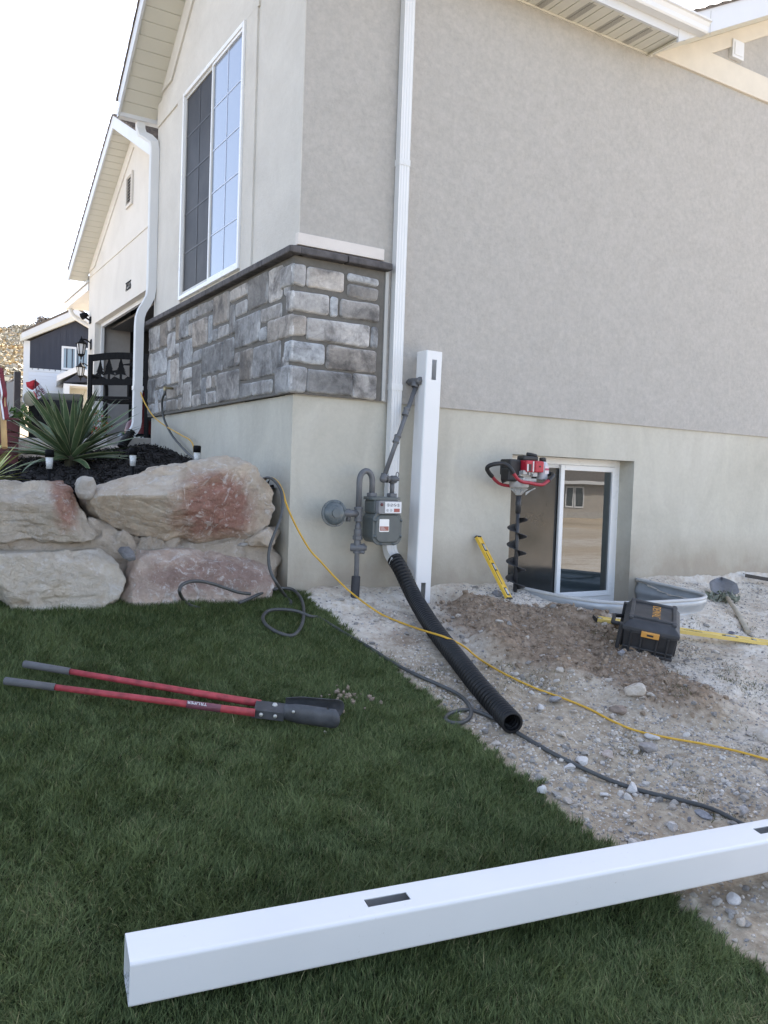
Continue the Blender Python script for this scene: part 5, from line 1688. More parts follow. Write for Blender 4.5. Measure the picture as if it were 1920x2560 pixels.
ob = MB().add([fp(565, 1085), fp(640, 1150), fp(590, 1190), fp(530, 1245), fp(548, 1150)], [(0, 1, 2, 3, 4)], 0).build('dark_fold', M('flag_crimson', (0.13, 0.01, 0.02), 0.8, 0.2), t)
m_ = ob.modifiers.new('thick', 'SOLIDIFY'); m_.thickness = 0.004
W4 = [fp(636, 1148), fp(752, 1278), fp(610, 1395), fp(545, 1262)]
ob = MB().add(W4, [(0, 1, 2, 3)], 0).build('white_panel', M('flag_white', (0.42, 0.42, 0.45), 0.8, 0.05), t)
m_ = ob.modifiers.new('thick', 'SOLIDIFY'); m_.thickness = 0.004
ob = MB().add([fp(545, 1262), fp(610, 1395), fp(590, 1395), fp(528, 1258)], [(0, 1, 2, 3)], 0).build('red_edge', M('flag_red2', (0.45, 0.03, 0.04), 0.7, 0.1), t)
m_ = ob.modifiers.new('thick', 'SOLIDIFY'); m_.thickness = 0.004
ax = (fp(735, 1255) - fp(600, 1290)); ax = (fp(720, 1235) - fp(575, 1315)); ay = fp(636, 1148) - fp(640, 1290)
axn = ax.normalized()
ayn = (Vector(tuple(UPV)) - axn * axn.dot(Vector(tuple(UPV)))).normalized()
MCR2 = M('flag_letter', (0.10, 0.01, 0.02), 0.8, 0.1)
off = Vector(tuple(-FWD * 0.012))
text_mesh('lettering', 'LL', 0.085, MCR2, fp(622, 1222) + off, axn, ayn, t, 0.001)
text_mesh('lettering', 'IDE', 0.085, MCR2, fp(650, 1298) + off, axn, ayn, t, 0.001)
# outdoor loveseat: dark wicker, olive back cushion, cream pillows
cq = Vector(on_depth((156, 1000), 13.0))
rx = Vector((RGT[0], RGT[1], 0)).normalized(); fx = Vector((FWD[0], FWD[1], 0)).normalized()
t = thing('outdoor_sofa', (cq.x, cq.y, 1.147), 'dark wicker outdoor sofa with olive back cushion behind the yucca', 'sofa')
b = MB()
b.obox(Vector((cq.x, cq.y, 1.35)), (rx * 0.40, fx * 0.30, UZ * 0.20))
b.obox(Vector((cq.x, cq.y, 1.62)) - fx * 0.26, (rx * 0.40, fx * 0.05, UZ * 0.22))
b.build('wicker_frame', M('dark_wicker', (0.02, 0.018, 0.017), 0.7, 0.4, 60, 0.5, 60), t, bevel=0.02)
MB().tube([Vector((cq.x, cq.y, 0)) - rx * 0.34 + UZ * 1.87 - fx * 0.22, Vector((cq.x, cq.y, 0)) + rx * 0.38 + UZ * 1.87 - fx * 0.22], 0.075, 14).build('back_cushion', M('olive_cushion', (0.20, 0.195, 0.155), 0.9, 0.1, 20), t)
for k, (sx_, zz, lab) in enumerate(((-0.36, 1.84, 'cream pillow standing against the sofa back behind the flag'), (-0.50, 1.72, 'cream pillow lower down at the sofa arm'))):
    p = Vector((cq.x, cq.y, 0)) + rx * sx_ - fx * (0.34 + 0.05 * k)
    tag(MB().ball((p.x, p.y, zz), 0.095, 10, 0, (1.0, 0.4, 1.2 - 0.35 * k)).build('pillow', M('cream_pillow', (0.74, 0.68, 0.48), 0.85, 0.06, 8)), lab, 'pillow')
# things standing inside the garage door
def gpt(x, y, X_): return Vector(onx(X_, c9(x, y)))
q = gpt(1100, 1690, 1.25)
t = thing('shop_vacuum', (q.x, q.y, 1.166), 'dark red and black shop vacuum inside the garage door', 'vacuum')
MB().lathe([(0.0, 0.02), (0.24, 0.02), (0.25, 0.10), (0.24, 0.24), (0.0, 0.24)], (q.x, q.y, 1.166), n=20).build('drum', MBLACKM, t)
MB().lathe([(0.24, 0.242), (0.24, 0.30), (0.21, 0.42), (0.12, 0.50), (0.09, 0.52), (0.085, 0.85), (0.06, 0.93), (0.0, 0.94)], (q.x, q.y, 1.166), n=20).build('red_top', M('dark_red_plastic', (0.14, 0.02, 0.022), 0.4, 0.2), t)
for k in range(5):
    an = R_(205 + k * 16)
    MB().obox(Vector((q.x + math.cos(an) * 0.251, q.y + math.sin(an) * 0.251, 1.166 + 0.17)), (Vector((-math.sin(an), math.cos(an), 0)) * 0.02, Vector((math.cos(an), math.sin(an), 0)) * 0.002, UZ * 0.022)).build('pale_mark', MWHITE, t)
q = gpt(800, 1690, 1.05)
b = MB().ball((q.x, q.y, 1.30), 0.15, 12, 0, (0.7, 0.8, 1.0)).ball((q.x + 0.02, q.y + 0.22, 1.24), 0.12, 12, 0, (0.7, 1.1, 0.7))
tag(b.build('plastic_bag', M('green_plastic', (0.03, 0.13, 0.03), 0.35, 0.4, 14, 0.6, 14)), 'green plastic sack on the garage floor', 'bag')
q = gpt(760, 1695, 0.98)
b = MB().lathe([(0.0, 0), (0.07, 0.0), (0.072, 0.15), (0.05, 0.20), (0.025, 0.22), (0.025, 0.25), (0.0, 0.25)], (q.x, q.y, 1.166), n=14)
tag(b.build('plastic_jug', M('clear_jug', (0.40, 0.44, 0.47), 0.2, 0.15, 20, **{'IOR': 1.5})), 'clear plastic jug before the green sack', 'jug')
p0, p1 = gpt(930, 1345, 1.5), gpt(965, 1690, 1.2)
tag(MB().tube([p0, (p1.x, p1.y, 1.166)], 0.013, 8).build('broom_handle', M('yellow_handle', (0.55, 0.38, 0.06), 0.5, 0.1)), 'yellow broom handle leaning inside the garage', 'handle')

# ------------------------------------------------------------------ gas meter
MGAS = M('grey_gas_paint', (0.095, 0.108, 0.106), 0.42, 0.12, 14, 0.08, 60)
MGASP = M('grey_pipe_paint', (0.125, 0.127, 0.132), 0.45, 0.15, 18, 0.1, 60)
XP, YP, ZP = Vector((1, 0, 0)), Vector((0, 1, 0)), Vector((0, 0, 1))
gm = thing('gas_meter', (0.62, -0.18, 0.345), 'grey gas meter with round regulator and piping on the foundation wall', 'gas meter')
cx_, cz_ = 0.6235, 0.460
b = MB()
b.rrect((cx_, -0.10, cz_ + 0.0), -XP, ZP, -YP, 0.215, 0.215, 0.055, 0.155, 0, 6)
mb_ = b.build('meter_body', MGAS, gm, bevel=0.006)
b = MB()
b.rrect((cx_, -0.255, cz_ - 0.004), -XP, ZP, -YP, 0.236, 0.232, 0.06, 0.012, 0, 6, 0.003)
b.rrect((cx_, -0.267, cz_ - 0.004), -XP, ZP, -YP, 0.200, 0.196, 0.05, 0.012, 0, 6, 0.008)
fp_ = b.build('front_cover', MGAS, gm)
b = MB()
for sx_, sz_ in ((-0.105, 0.055), (-0.105, -0.055), (0.105, 0.055), (0.105, -0.055), (-0.05, -0.107), (0.05, -0.107), (-0.05, 0.105), (0.05, 0.105)):
    b.lathe([(0.0105, 0.0), (0.0105, 0.008), (0.006, 0.009), (0.006, 0.017), (0.0, 0.018)], (cx_ + sx_, -0.266, cz_ - 0.004 + sz_), (0, -1, 0), 10)
b.build('bolts', MGAS, fp_)
b = MB()
b.rrect((cx_, -0.11, cz_ + 0.145), -XP, ZP, -YP, 0.20, 0.11, 0.025, 0.135, 0, 4)
b.build('upper_body', MGAS, gm, bevel=0.005)
b = MB()
b.rrect((cx_, -0.175, cz_ + 0.193), -XP, YP, ZP, 0.245, 0.165, 0.05, 0.02, 0, 5, 0.004)
b.build('top_flange', MGAS, gm)
# index box with dials
b = MB().rrect((cx_ + 0.005, -0.245, cz_ + 0.143), -XP, ZP, -YP, 0.185, 0.092, 0.014, 0.045, 0, 4, 0.004)
ib = b.build('dial_box', M('grey_dial_box', (0.22, 0.22, 0.225), 0.4, 0.05), gm)
MB().box((cx_ - 0.04, -0.2925, cz_ + 0.105), (cx_ + 0.092, -0.2895, cz_ + 0.182)).build('dial_face', M('dial_white', (0.72, 0.72, 0.72), 0.4, 0.03), ib)
b = MB()
MDK = M('dial_ink', (0.03, 0.03, 0.035), 0.6, 0.1)
for k in range(4):
    x = cx_ - 0.015 + k * 0.027
    b.lathe([(0.011, 0), (0.011, 0.0006), (0.0095, 0.0006), (0.0095, 0)], (x, -0.2925, cz_ + 0.160), (0, -1, 0), 14)
    an = (0.3, -0.5, 1.0, 0.1)[k]
    b.obox((x, -0.2932, cz_ + 0.160), ((XP * math.cos(an + 1.57) + ZP * math.sin(an + 1.57)) * 0.008, (XP * math.cos(an) + ZP * math.sin(an)) * 0.0018, YP * 0.0004))
for k in range(2):
    x = cx_ - 0.020 + k * 0.028
    b.lathe([(0.009, 0), (0.009, 0.0006), (0.0078, 0.0006), (0.0078, 0)], (x, -0.2925, cz_ + 0.124), (0, -1, 0), 14)
    b.obox((x, -0.2932, cz_ + 0.124), (XP * 0.001, ZP * 0.006, YP * 0.0004))
b.build('dials', MDK, ib)
MB().box((cx_ + 0.032, -0.2935, cz_ + 0.112), (cx_ + 0.078, -0.2922, cz_ + 0.136)).build('red_label', M('label_red', (0.36, 0.10, 0.08), 0.5, 0.1), ib)
MB().lathe([(0.011, 0), (0.011, 0.004), (0, 0.004)], (cx_ - 0.066, -0.289, cz_ + 0.163), (0, -1, 0), 12).build('seal', M('seal_maroon', (0.12, 0.03, 0.035), 0.5, 0.1), ib)
MB().rrect((cx_ - 0.035, -0.279, cz_ + 0.018), -XP, ZP, -YP, 0.078, 0.088, 0.006, 0.0022, 0, 3).build('name_plate', M('plate_white', (0.80, 0.79, 0.76), 0.35, 0.02), fp_)
pp_ = MB().box((cx_ - 0.070, -0.2822, cz_ - 0.018), (cx_ + 0.0, -0.281, cz_ + 0.012)).build('plate_print', M('plate_red', (0.33, 0.12, 0.09), 0.5, 0.15, 90), fp_)
b = MB()
for k in range(3):
    b.box((cx_ - 0.066, -0.2830, cz_ + 0.004 - k * 0.008), (cx_ - 0.036 + 0.006 * k, -0.2822, cz_ + 0.0065 - k * 0.008))
b.build('plate_lines', M('plate_line', (0.7, 0.62, 0.58), 0.5, 0.05), fp_)
XR = 0.440                       # inlet riser
XI, XO, YPI = 0.543, 0.706, -0.175
b = MB()
b.tube([(XR, YPI, -0.16), (XR, YPI, 0.70)], 0.0175, 14)
arc = [(XR + 0.0515 * (1 - math.cos(a_)), YPI, 0.775 + 0.075 * math.sin(a_)) for a_ in np.linspace(0, math.pi, 15)]
b.tube([(XR, YPI, 0.56)] + arc + [(XI, YPI, 0.68)], 0.0205, 14)
b.build('inlet_pipe', MGASP, gm)
b = MB()
hexn = lambda c, r, h: b.lathe([(0, 0), (r * 0.9, 0), (r, 0.004), (r, h - 0.004), (r * 0.9, h), (0, h)], c, (0, 0, 1), 6, 0, False)
rnd = lambda c, r, h: b.lathe([(0, 0), (r, 0), (r, h), (0, h)], c, (0, 0, 1), 16)
hexn((XI, YPI, 0.672), 0.037, 0.028); rnd((XI, YPI, 0.655), 0.030, 0.018)
hexn((XO, YPI, 0.672), 0.037, 0.028); rnd((XO, YPI, 0.655), 0.030, 0.018)
rnd((XR, YPI, 0.50), 0.027, 0.10); rnd((XR, YPI, 0.585), 0.031, 0.014); rnd((XR, YPI, 0.50), 0.031, 0.012)
hexn((XR, YPI, 0.372), 0.036, 0.03); rnd((XR, YPI, 0.395), 0.028, 0.05); rnd((XR, YPI, 0.445), 0.022, 0.03)
rnd((XR, YPI, 0.31), 0.027, 0.022); rnd((XR, YPI, 0.285), 0.024, 0.09); rnd((XR, YPI, 0.278), 0.03, 0.014)
b.build('fittings', MGASP, gm, bevel=0.0015)
b = MB()
b.lathe([(0.028, -0.045), (0.028, 0.05), (0.018, 0.052), (0.018, 0.066), (0, 0.067)], (XR, YPI, 0.318), (0.75, -0.66, 0), 14)
b.tube([(XR + 0.035 + 0.013 * math.cos(t_), YPI - 0.03, 0.325 + 0.022 * math.sin(t_)) for t_ in np.linspace(0, 2 * math.pi, 14)], 0.004, 6)
b.lathe([(0.012, 0), (0.012, 0.05), (0.0, 0.05)], (XR + 0.012, YPI - 0.005, 0.29), (0.2, -1, 0), 8)
b.build('lock_valve', MGASP, gm)
b = MB()
rc = Vector(ony(-0.19, c3(405, 1385)))
rax = Vector((-0.05, -1, 0.06)).normalized()
b.lathe([(0.0, -0.03), (0.06, -0.026), (0.078, -0.006), (0.0925, -0.005)], rc, rax, 40)
b.lathe([(0.0925, -0.005), (0.0925, 0.007), (0.079, 0.0085)], rc, rax, 40, 0, False)
b.lathe([(0.079, 0.0085), (0.075, 0.017), (0.056, 0.027), (0.030, 0.032)], rc, rax, 40)
b.lathe([(0.030, 0.032), (0.030, 0.040), (0.0, 0.041)], rc, rax, 24, 0, False)
ra1 = rax.orthogonal().normalized(); ra2 = rax.cross(ra1)
for k in range(8):
    an = k * math.pi / 4 + 0.2
    b.lathe([(0.0052, 0.0), (0.0052, 0.006), (0.0, 0.006)], rc + (ra1 * math.cos(an) + ra2 * math.sin(an)) * 0.0855 + rax * 0.007, rax, 6, 0, False)
b.build('regulator', M('regulator_paint', (0.095, 0.112, 0.115), 0.3, 0.1, 12), gm)
b = MB()
b.tube([rc + XP * 0.05, rc + XP * 0.12, (XR, YPI, rc.z)], [0.026, 0.024, 0.024], 14)
b.lathe([(0.032, -0.014), (0.032, 0.014)], (rc.x + 0.108, YPI - 0.003, rc.z), (1, 0, 0), 12)
b.lathe([(0.0, -0.035), (0.016, -0.035), (0.018, 0.0)], (rc.x + 0.115, YPI - 0.004, rc.z - 0.02), (0, 0, 1), 10)
b.build('regulator_neck', MGASP, gm)
b = MB()
b.lathe([(0.031, 0.0), (0.031, 0.205), (0.029, 0.21), (0.0, 0.21)], (XR - 0.008, YPI, -0.15 + 0.06), (0.03, 0, 1), 16)
b.build('riser_sleeve', M('black_sleeve', (0.028, 0.028, 0.032), 0.6, 0.3, 30, 0.3, 60), gm)
# outlet: nipple, stop cock, elbow, slanted pipe, tee into the wall
el0 = Vector(ony(-0.20, c3(772, 1128)))
tv = Vector((XO, YPI, 0.80))
tee = Vector(ony(-0.13, c3(1020, 398)))
b = MB()
b.tube([(XO, YPI, 0.69), (XO, YPI, 0.79)], 0.0165, 12)
b.tube([el0 + Vector((0.0, 0, 0)), tv], 0.017, 12)
b.tube([el0, tee - ZP * 0.03], 0.0165, 12)
b.build('outlet_pipe', MGASP, gm)
b = MB()
dd = (tee - el0).normalized()
b.tube([el0 - dd * 0.012, el0 + dd * 0.006, el0 + dd * 0.034], [0.018, 0.026, 0.026], 14)
b.ball(el0, 0.027, 8)
b.lathe([(0.027, 0), (0.027, 0.018), (0.0, 0.018)], el0 + (tv - el0).normalized() * 0.026, (tv - el0), 14)
b.ball(tv, 0.026, 8)
b.lathe([(0.02, -0.03), (0.024, -0.03), (0.024, 0.0)], tv, (0, 0, 1), 14)
b.lathe([(0.024, -0.01), (0.026, 0.03), (0.016, 0.034), (0.012, 0.05), (0, 0.05)], tv, (0.6, -0.8, 0), 14)
b.tube([tv + Vector((0.022, -0.03, 0.032 + 0.0)) + Vector((0.011 * math.cos(t_), 0, 0.018 * math.sin(t_))) for t_ in np.linspace(0, 2 * math.pi, 14)], 0.0035, 6)
for f_ in (0.40, 0.68):
    c = el0.lerp(tee, f_)
    MB().lathe([(0.022, -0.030), (0.025, -0.028), (0.025, -0.018), (0.0225, -0.016), (0.0225, 0.016), (0.025, 0.018), (0.025, 0.028), (0.022, 0.030)], c, dd, 16).build('coupling', MGASP, gm)
b.build('valve_and_elbow', MGASP, gm)
b = MB()
b.lathe([(0.0225, -0.05), (0.027, -0.045), (0.027, -0.03), (0.024, -0.01)], tee, dd, 16)
b.tube([tee + Vector((0, 0.135, 0.004)), tee + Vector((0, 0.05, 0))], 0.017, 12)
b.lathe([(0.027, -0.05), (0.024, -0.04), (0.024, 0.035), (0.028, 0.04), (0.028, 0.052), (0.0, 0.052)], tee, (0, -1, 0), 18)
b.lathe([(0.012, 0.052), (0.012, 0.062), (0, 0.062)], tee, (0, -1, 0), 4, 0, False)
b.lathe([(0.027, 0.05), (0.027, 0.085), (0.02, 0.09)], tee, (0, 1, 0), 14)
b.build('wall_tee', MGASP, gm)

# ------------------------------------------------------------------ vinyl fence posts
def post(name, o, ax, side, up, L, holes, w=0.127, label='', capped=False):
    """hollow square vinyl post from o (centre of its end) along ax; holes = (start, end) cut in the +up and -up faces"""
    ax, side, up = Vector(ax), Vector(side), Vector(up)
    h, rc_ = w / 2, 0.007
    hw = 0.0195
    prof = [(-hw, h, 0), (hw, h, 0)]
    def arc_(cx, cy, a0): return [(cx + rc_ * math.cos(R_(a0 - 90 * k / 4)), cy + rc_ * math.sin(R_(a0 - 90 * k / 4)), 0) for k in range(5)]
    ring = [(-hw, h), (hw, h)] + [p[:2] for p in arc_(h - rc_, h - rc_, 90)] + [p[:2] for p in arc_(h - rc_, -h + rc_, 0)] + [(hw, -h), (-hw, -h)] + \
           [p[:2] for p in arc_(-h + rc_, -h + rc_, -90)] + [p[:2] for p in arc_(-h + rc_, h - rc_, 180)]
    cuts = [0.0]
    for a_, c_ in holes: cuts += [a_, a_ + 0.006, c_ - 0.006, c_]
    cuts.append(L)
    n = len(ring)
    vs, fs = [], []
    o = Vector(o)
    for s in cuts:
        for p in ring: vs.append(o + ax * s + side * p[0] + up * p[1])
    top_, bot_ = 0, 12
    for i in range(len(cuts) - 1):
        m_ = (cuts[i] + cuts[i + 1]) / 2
        inh = any(a_ < m_ < c_ for a_, c_ in holes)
        for j in range(n):
            if inh and (ring[j] in ((-hw, h), (hw, -h))): continue
            fs.append((i * n + j, (i + 1) * n + j, (i + 1) * n + (j + 1) % n, i * n + (j + 1) % n))
    if side.cross(up).dot(ax) > 0: fs = [f[::-1] for f in fs]
    ob = MB().add(vs, fs).build(name, MPOST)
    sm = ob.modifiers.new('wall', 'SOLIDIFY')
    sm.thickness = 0.0045
    sm.offset = -1
    bv = ob.modifiers.new('bevel', 'BEVEL'); bv.width = 0.0012; bv.segments = 2; bv.limit_method = 'ANGLE'; bv.angle_limit = R_(50)
    return tag(ob, label, 'fence post', 'white vinyl fence posts')
def m_post():
    t = NT('white_post_vinyl')
    p = t.n('ShaderNodeTexCoord').outputs['Object']
    c = t.ramp(t.noise(2.5, 3, 0.5, p), [(0.3, (0.745, 0.74, 0.73)), (0.7, (0.775, 0.77, 0.76))])
    d = t.ramp(t.noise(70, 4, 0.8, p), [(0.64, (0, 0, 0)), (0.72, (0.6, 0.6, 0.6))])
    d2 = t.ramp(t.noise(2.2, 2, 0.5, p), [(0.5, (0, 0, 0)), (0.62, (1, 1, 1))])
    c = t.mix(t.mix(1.0, d, d2, 'MULTIPLY'), c, (0.42, 0.38, 0.32))
    return t.done(c, 0.32, None, **{'Specular IOR Level': 0.45})
MPOST = m_post()
# upright post by the wall (leans a little to the left)
ux, uy = 0.928, -0.10
lean = -0.0161
axv = Vector((0.0161, 0.0, 1)).normalized()
zt = 1.723
zb = -0.42
o_ = Vector((ux + 0.0635 + (zb - zt) * 0.0161, uy - 0.0635, zb))
L_ = (zt - zb) / axv.z
post('fence_post', o_, axv, (Vector((0, 1, 0)).cross(axv)).normalized() * 1, Vector((0, -1, 0)), L_, [(L_ - 1.80, L_ - 1.66), (L_ - 0.205, L_ - 0.062)],
     label='upright white vinyl post in its hole beside the gas meter')
# post lying in front
yw, pt_, rl = -0.14524, 0.00856, -0.1293
pax = Vector((math.cos(yw) * math.cos(pt_), math.sin(yw) * math.cos(pt_), math.sin(pt_)))
ps = Vector((math.sin(yw), -math.cos(yw), 0))
pu = pax.cross(ps) * -1
pu = -pu if pu.z < 0 else pu
ps2 = ps * math.cos(rl) + pu * math.sin(rl)
pu2 = pu * math.cos(rl) - ps * math.sin(rl)
p0 = Vector((-1.7924, -2.8938, -0.5068))
post('fence_post', p0 + ps2 * 0.0635 - pu2 * 0.0635, pax, ps2, pu2, 3.4, [(0.701, 0.843), (2.291, 2.433)], label='long white vinyl post lying across the lawn and dirt in front')

# ------------------------------------------------------------------ corrugated drain pipe on the slope
e1 = Vector(ELB[-1])
path = [e1 - e_dir.normalized() * 0.05, e1 + Vector((0.0, -0.05, -0.035))]
for (x, y), up_ in (((895, 1290), 0.10), ((935, 1355), 0.075), ((985, 1420), 0.062), ((1035, 1483), 0.060), ((1080, 1533), 0.062), ((1106, 1561), 0.066)):
    g = G(F(x, y), up_)
    path.append(tuple(g))
P, rs_ = corrugated(path, 0.0475, 0.0290, 0.0085, sub=8)
b = MB().tube(P, rs_, 28, caps=False)
n_in = [Vector(p) for p in P]
b.tube(n_in[::-1], 0.043, 28, caps=False)
rim = n_in[-1]; dr = (n_in[-1] - n_in[-4]).normalized()
b.lathe([(0.043, -0.001), (0.055, -0.001), (0.055, 0.003), (0.043, 0.003)], rim, dr, 28)
tag(b.build('drain_pipe', MPIPE), 'black corrugated drain pipe running from the downspout down the slope', 'drain pipe')

# ------------------------------------------------------------------ garden hose and extension cord
MHOSE = M('grey_hose', (0.062, 0.064, 0.063), 0.5, 0.22, 18, 0.15, 120)
HR = 0.0105
bib = Vector(onx(-0.13, c2(1425, 1085)))
hp = [tuple(bib + Vector((0, 0, -0.03)))]
for x, y, v in ((1400, 1190, -0.125), (1415, 1330, -0.10), (1480, 1470, -0.075), (1560, 1570, -0.06), (1640, 1650, -0.06)):
    hp.append(tuple(onx(v, c2(x, y))))
q = onx(-0.09, c5(1060, 72)); hp.append((q[0], q[1], q[2]))
hp += [(-0.16, 0.75, 0.80), (-0.12, 0.40, 0.74)]
hp.append(tuple(ony(0.02, c5(1420, 158))))
for x, y, v in ((1465, 180, -0.12), (1497, 235, -0.20), (1503, 310, -0.245), (1490, 380, -0.265), (1462, 450, -0.28), (1437, 520, -0.295), (1428, 590, -0.31), (1440, 660, -0.33), (1475, 725, -0.35)):
    hp.append(tuple(ony(v, c5(x, y))))
for x, y in ((1520, 790), (1545, 815), (1545, 830)):
    hp.append(tuple(G(c5(x, y), 0.02)))
b = MB().tube(spline(hp, 8), HR, 10)
b.tube([bib + Vector((0, 0, 0.0)), bib + Vector((0, 0, -0.055))], [0.016, 0.014], 10)
hose_o = b.build('garden_hose', MHOSE)
tag(hose_o, 'dark grey garden hose from the wall tap over the largest boulder', 'hose')
hs = []
for x, y, up_ in ((1060, 852, 0.015), (1010, 835, 0.02), (975, 805, 0.03)):
    hs.append(tuple(G(c5(x, y), up_)))
for x, y, v in ((955, 765, -0.44), (965, 732, -0.41), (1005, 712, -0.39), (1060, 708, -0.38), (1130, 722, -0.37), (1200, 745, -0.36), (1270, 768, -0.34), (1330, 775, -0.31)):
    hs.append(tuple(ony(v, c5(x, y))))
tag(MB().tube(spline(hs, 8), HR, 10).build('garden_hose', MHOSE), 'raised grey hose loop standing on the grass before the pink boulder', 'hose')
hs = []
for x, y, up_ in ((1270, 825, 0.025), (1340, 795, 0.04), (1420, 760, 0.05), (1500, 745, 0.055), (1560, 755, 0.05), (1600, 800, 0.045), (1615, 860, 0.04), (1605, 940, 0.035), (1560, 995, 0.032), (1490, 985, 0.03), (1420, 945, 0.03), (1398, 900, 0.03),
                  (1430, 865, 0.035), (1500, 858, 0.05), (1580, 868, 0.055), (1650, 895, 0.035)):
    hs.append(tuple(G(c5(x, y), up_)))
for x, y in ((690, 1335), (740, 1365), (800, 1400), (850, 1432), (900, 1458), (950, 1480), (990, 1500), (1012, 1522), (1017, 1545), (1000, 1560), (975, 1561), (962, 1552), (975, 1540), (1005, 1533), (1040, 1540), (1085, 1562), (1130, 1590), (1190, 1625), (1260, 1660), (1330, 1690), (1400, 1712), (1470, 1728), (1540, 1748), (1600, 1778), (1650, 1800)):
    hs.append(tuple(G(F(x, y), 0.014)))
tag(MB().tube(spline(hs, 8), HR, 10).build('garden_hose', MHOSE), 'dark grey hose looping on the lawn and crossing the dirt', 'hose')
# tap
bt = thing('hose_tap', bib, 'brass hose tap on the stone wall', 'tap')
b = MB()
b.tube([bib + Vector((0.09, 0.02, 0.02)), bib + Vector((0.01, 0, 0.015)), bib], 0.012, 8)
b.lathe([(0.014, -0.03), (0.016, 0.0), (0.012, 0.03)], bib, (0, 0, 1), 10)
b.build('spout', M('worn_brass', (0.35, 0.30, 0.18), 0.4, 0.3, 40, **{'Metallic': 0.7}), bt)
MB().lathe([(0.0, 0), (0.028, 0.0), (0.030, 0.006), (0.0, 0.010)], bib + Vector((-0.02, 0, 0.035)), (-0.7, 0, 0.7), 10).build('tap_handle', M('tap_handle', (0.30, 0.30, 0.30), 0.4, 0.3), bt)
MYEL = M('yellow_cord', (0.62, 0.36, 0.035), 0.5, 0.08, 20)
cp = []
for x, y, v in ((1210, 1070, -0.13), (1222, 1130, -0.135), (1262, 1220, -0.13), (1330, 1320, -0.11), (1430, 1400, -0.09), (1560, 1475, -0.07), (1660, 1545, -0.06)):
    cp.append(tuple(onx(v, c2(x, y))))
cp += [tuple(onx(-0.06, c5(1058, 85))), (-0.09, 0.75, 0.84), (-0.05, 0.4, 0.76)]
cp.append(tuple(ony(0.03, c5(1432, 155))))
for x, y, v in ((1475, 180, -0.10), (1505, 235, -0.15), (1520, 290, -0.17), (1550, 365, -0.18), (1595, 455, -0.19), (1650, 545, -0.20)):
    cp.append(tuple(ony(v, c5(x, y))))
for x, y, v in ((300, 1742, -0.225), (400, 1852, -0.24), (500, 1950, -0.26), (560, 2000, -0.30)):
    cp.append(tuple(ony(v, c3(x, y))))
for x, y, up_ in ((795, 1308, 0.06), (830, 1330, 0.02), (880, 1350, 0.02), (918, 1363, 0.08), (960, 1376, 0.125), (1000, 1395, 0.09), (1035, 1423, 0.02), (1085, 1453, 0.012), (1150, 1484, 0.012), (1210, 1506, 0.012), (1270, 1530, 0.012),
                  (1320, 1556, 0.012), (1370, 1577, 0.012), (1440, 1593, 0.012), (1520, 1607, 0.012), (1590, 1622, 0.012), (1659, 1641, 0.012), (1730, 1662, 0.012)):
    cp.append(tuple(G(F(x, y), up_)))
tag(MB().tube(spline(cp, 8), 0.0062, 8).build('extension_cord', MYEL), 'yellow extension cord hanging by the corner and crossing the dirt', 'cord')

# ------------------------------------------------------------------ power auger against the basement window
ax_ = Vector(ony(-0.20, c4(316, 340))); ab = Vector(ony(-0.20, c4(296, 850)))
ag = thing('power_auger', ab, 'red and black petrol earth auger standing against the basement window', 'auger')
MAUG = M('worn_auger_steel', (0.035, 0.036, 0.04), 0.45, 0.4, 20, 0.15, 60)
MALU = M('cast_aluminium', (0.42, 0.42, 0.41), 0.4, 0.2, 18, 0.1, 80)
MREDP = M('red_plastic', (0.42, 0.018, 0.035), 0.35, 0.12, 10)
MREDT = M('red_tube', (0.34, 0.025, 0.04), 0.4, 0.2, 14)
MBLKP = M('black_plastic', (0.016, 0.016, 0.017), 0.5, 0.3, 18, 0.1, 60)
ux_ = (ax_ - ab).normalized()
sx1 = (XP - ux_ * XP.dot(ux_)).normalized()
sy1 = ux_.cross(sx1)
HT = (ax_ - ab).length
def A(u, v, h):
    if h > HT: h = HT + (h - HT) * 0.77
    return ab + ux_ * h + sx1 * u + sy1 * v       # along wall, towards wall, up
b = MB()
b.tube([A(0, 0, -0.02), A(0, 0, HT - 0.02)], 0.016, 14)
b.tube([A(0, 0, HT - 0.14), A(0, 0, HT - 0.005)], 0.021, 14)
b.tube([A(0.0, 0, HT - 0.07) - sx1 * 0.03, A(0, 0, HT - 0.07) + sx1 * 0.03], 0.005, 8)
b.build('shaft', MAUG, ag)
b = MB()
turns, seg, Rf = 4.3, 34, 0.078
h0, h1 = 0.0, 0.56
vs, fs = [], []
N_ = int(turns * seg)
for i in range(N_ + 1):
    t_ = i / N_
    an = -2 * math.pi * turns * t_ + 0.4
    hh = h0 + (h1 - h0) * t_
    for rr_, dz_ in ((0.015, 0.0), (Rf, 0.006), (Rf, 0.0015), (0.015, -0.005)):
        vs.append(A(math.cos(an) * rr_, math.sin(an) * rr_, hh + dz_))
for i in range(N_):
    for j in range(4): fs.append((i * 4 + j, i * 4 + (j + 1) % 4, (i + 1) * 4 + (j + 1) % 4, (i + 1) * 4 + j))
b.add(vs, fs, 0, True)
b.build('flighting', MAUG, ag)
gb = HT
b = MB()
b.lathe([(0.022, 0.0), (0.030, 0.01), (0.034, 0.045), (0.062, 0.055), (0.074, 0.065), (0.076, 0.13), (0.060, 0.135), (0, 0.135)], A(0, 0, gb - 0.0), ux_, 22)
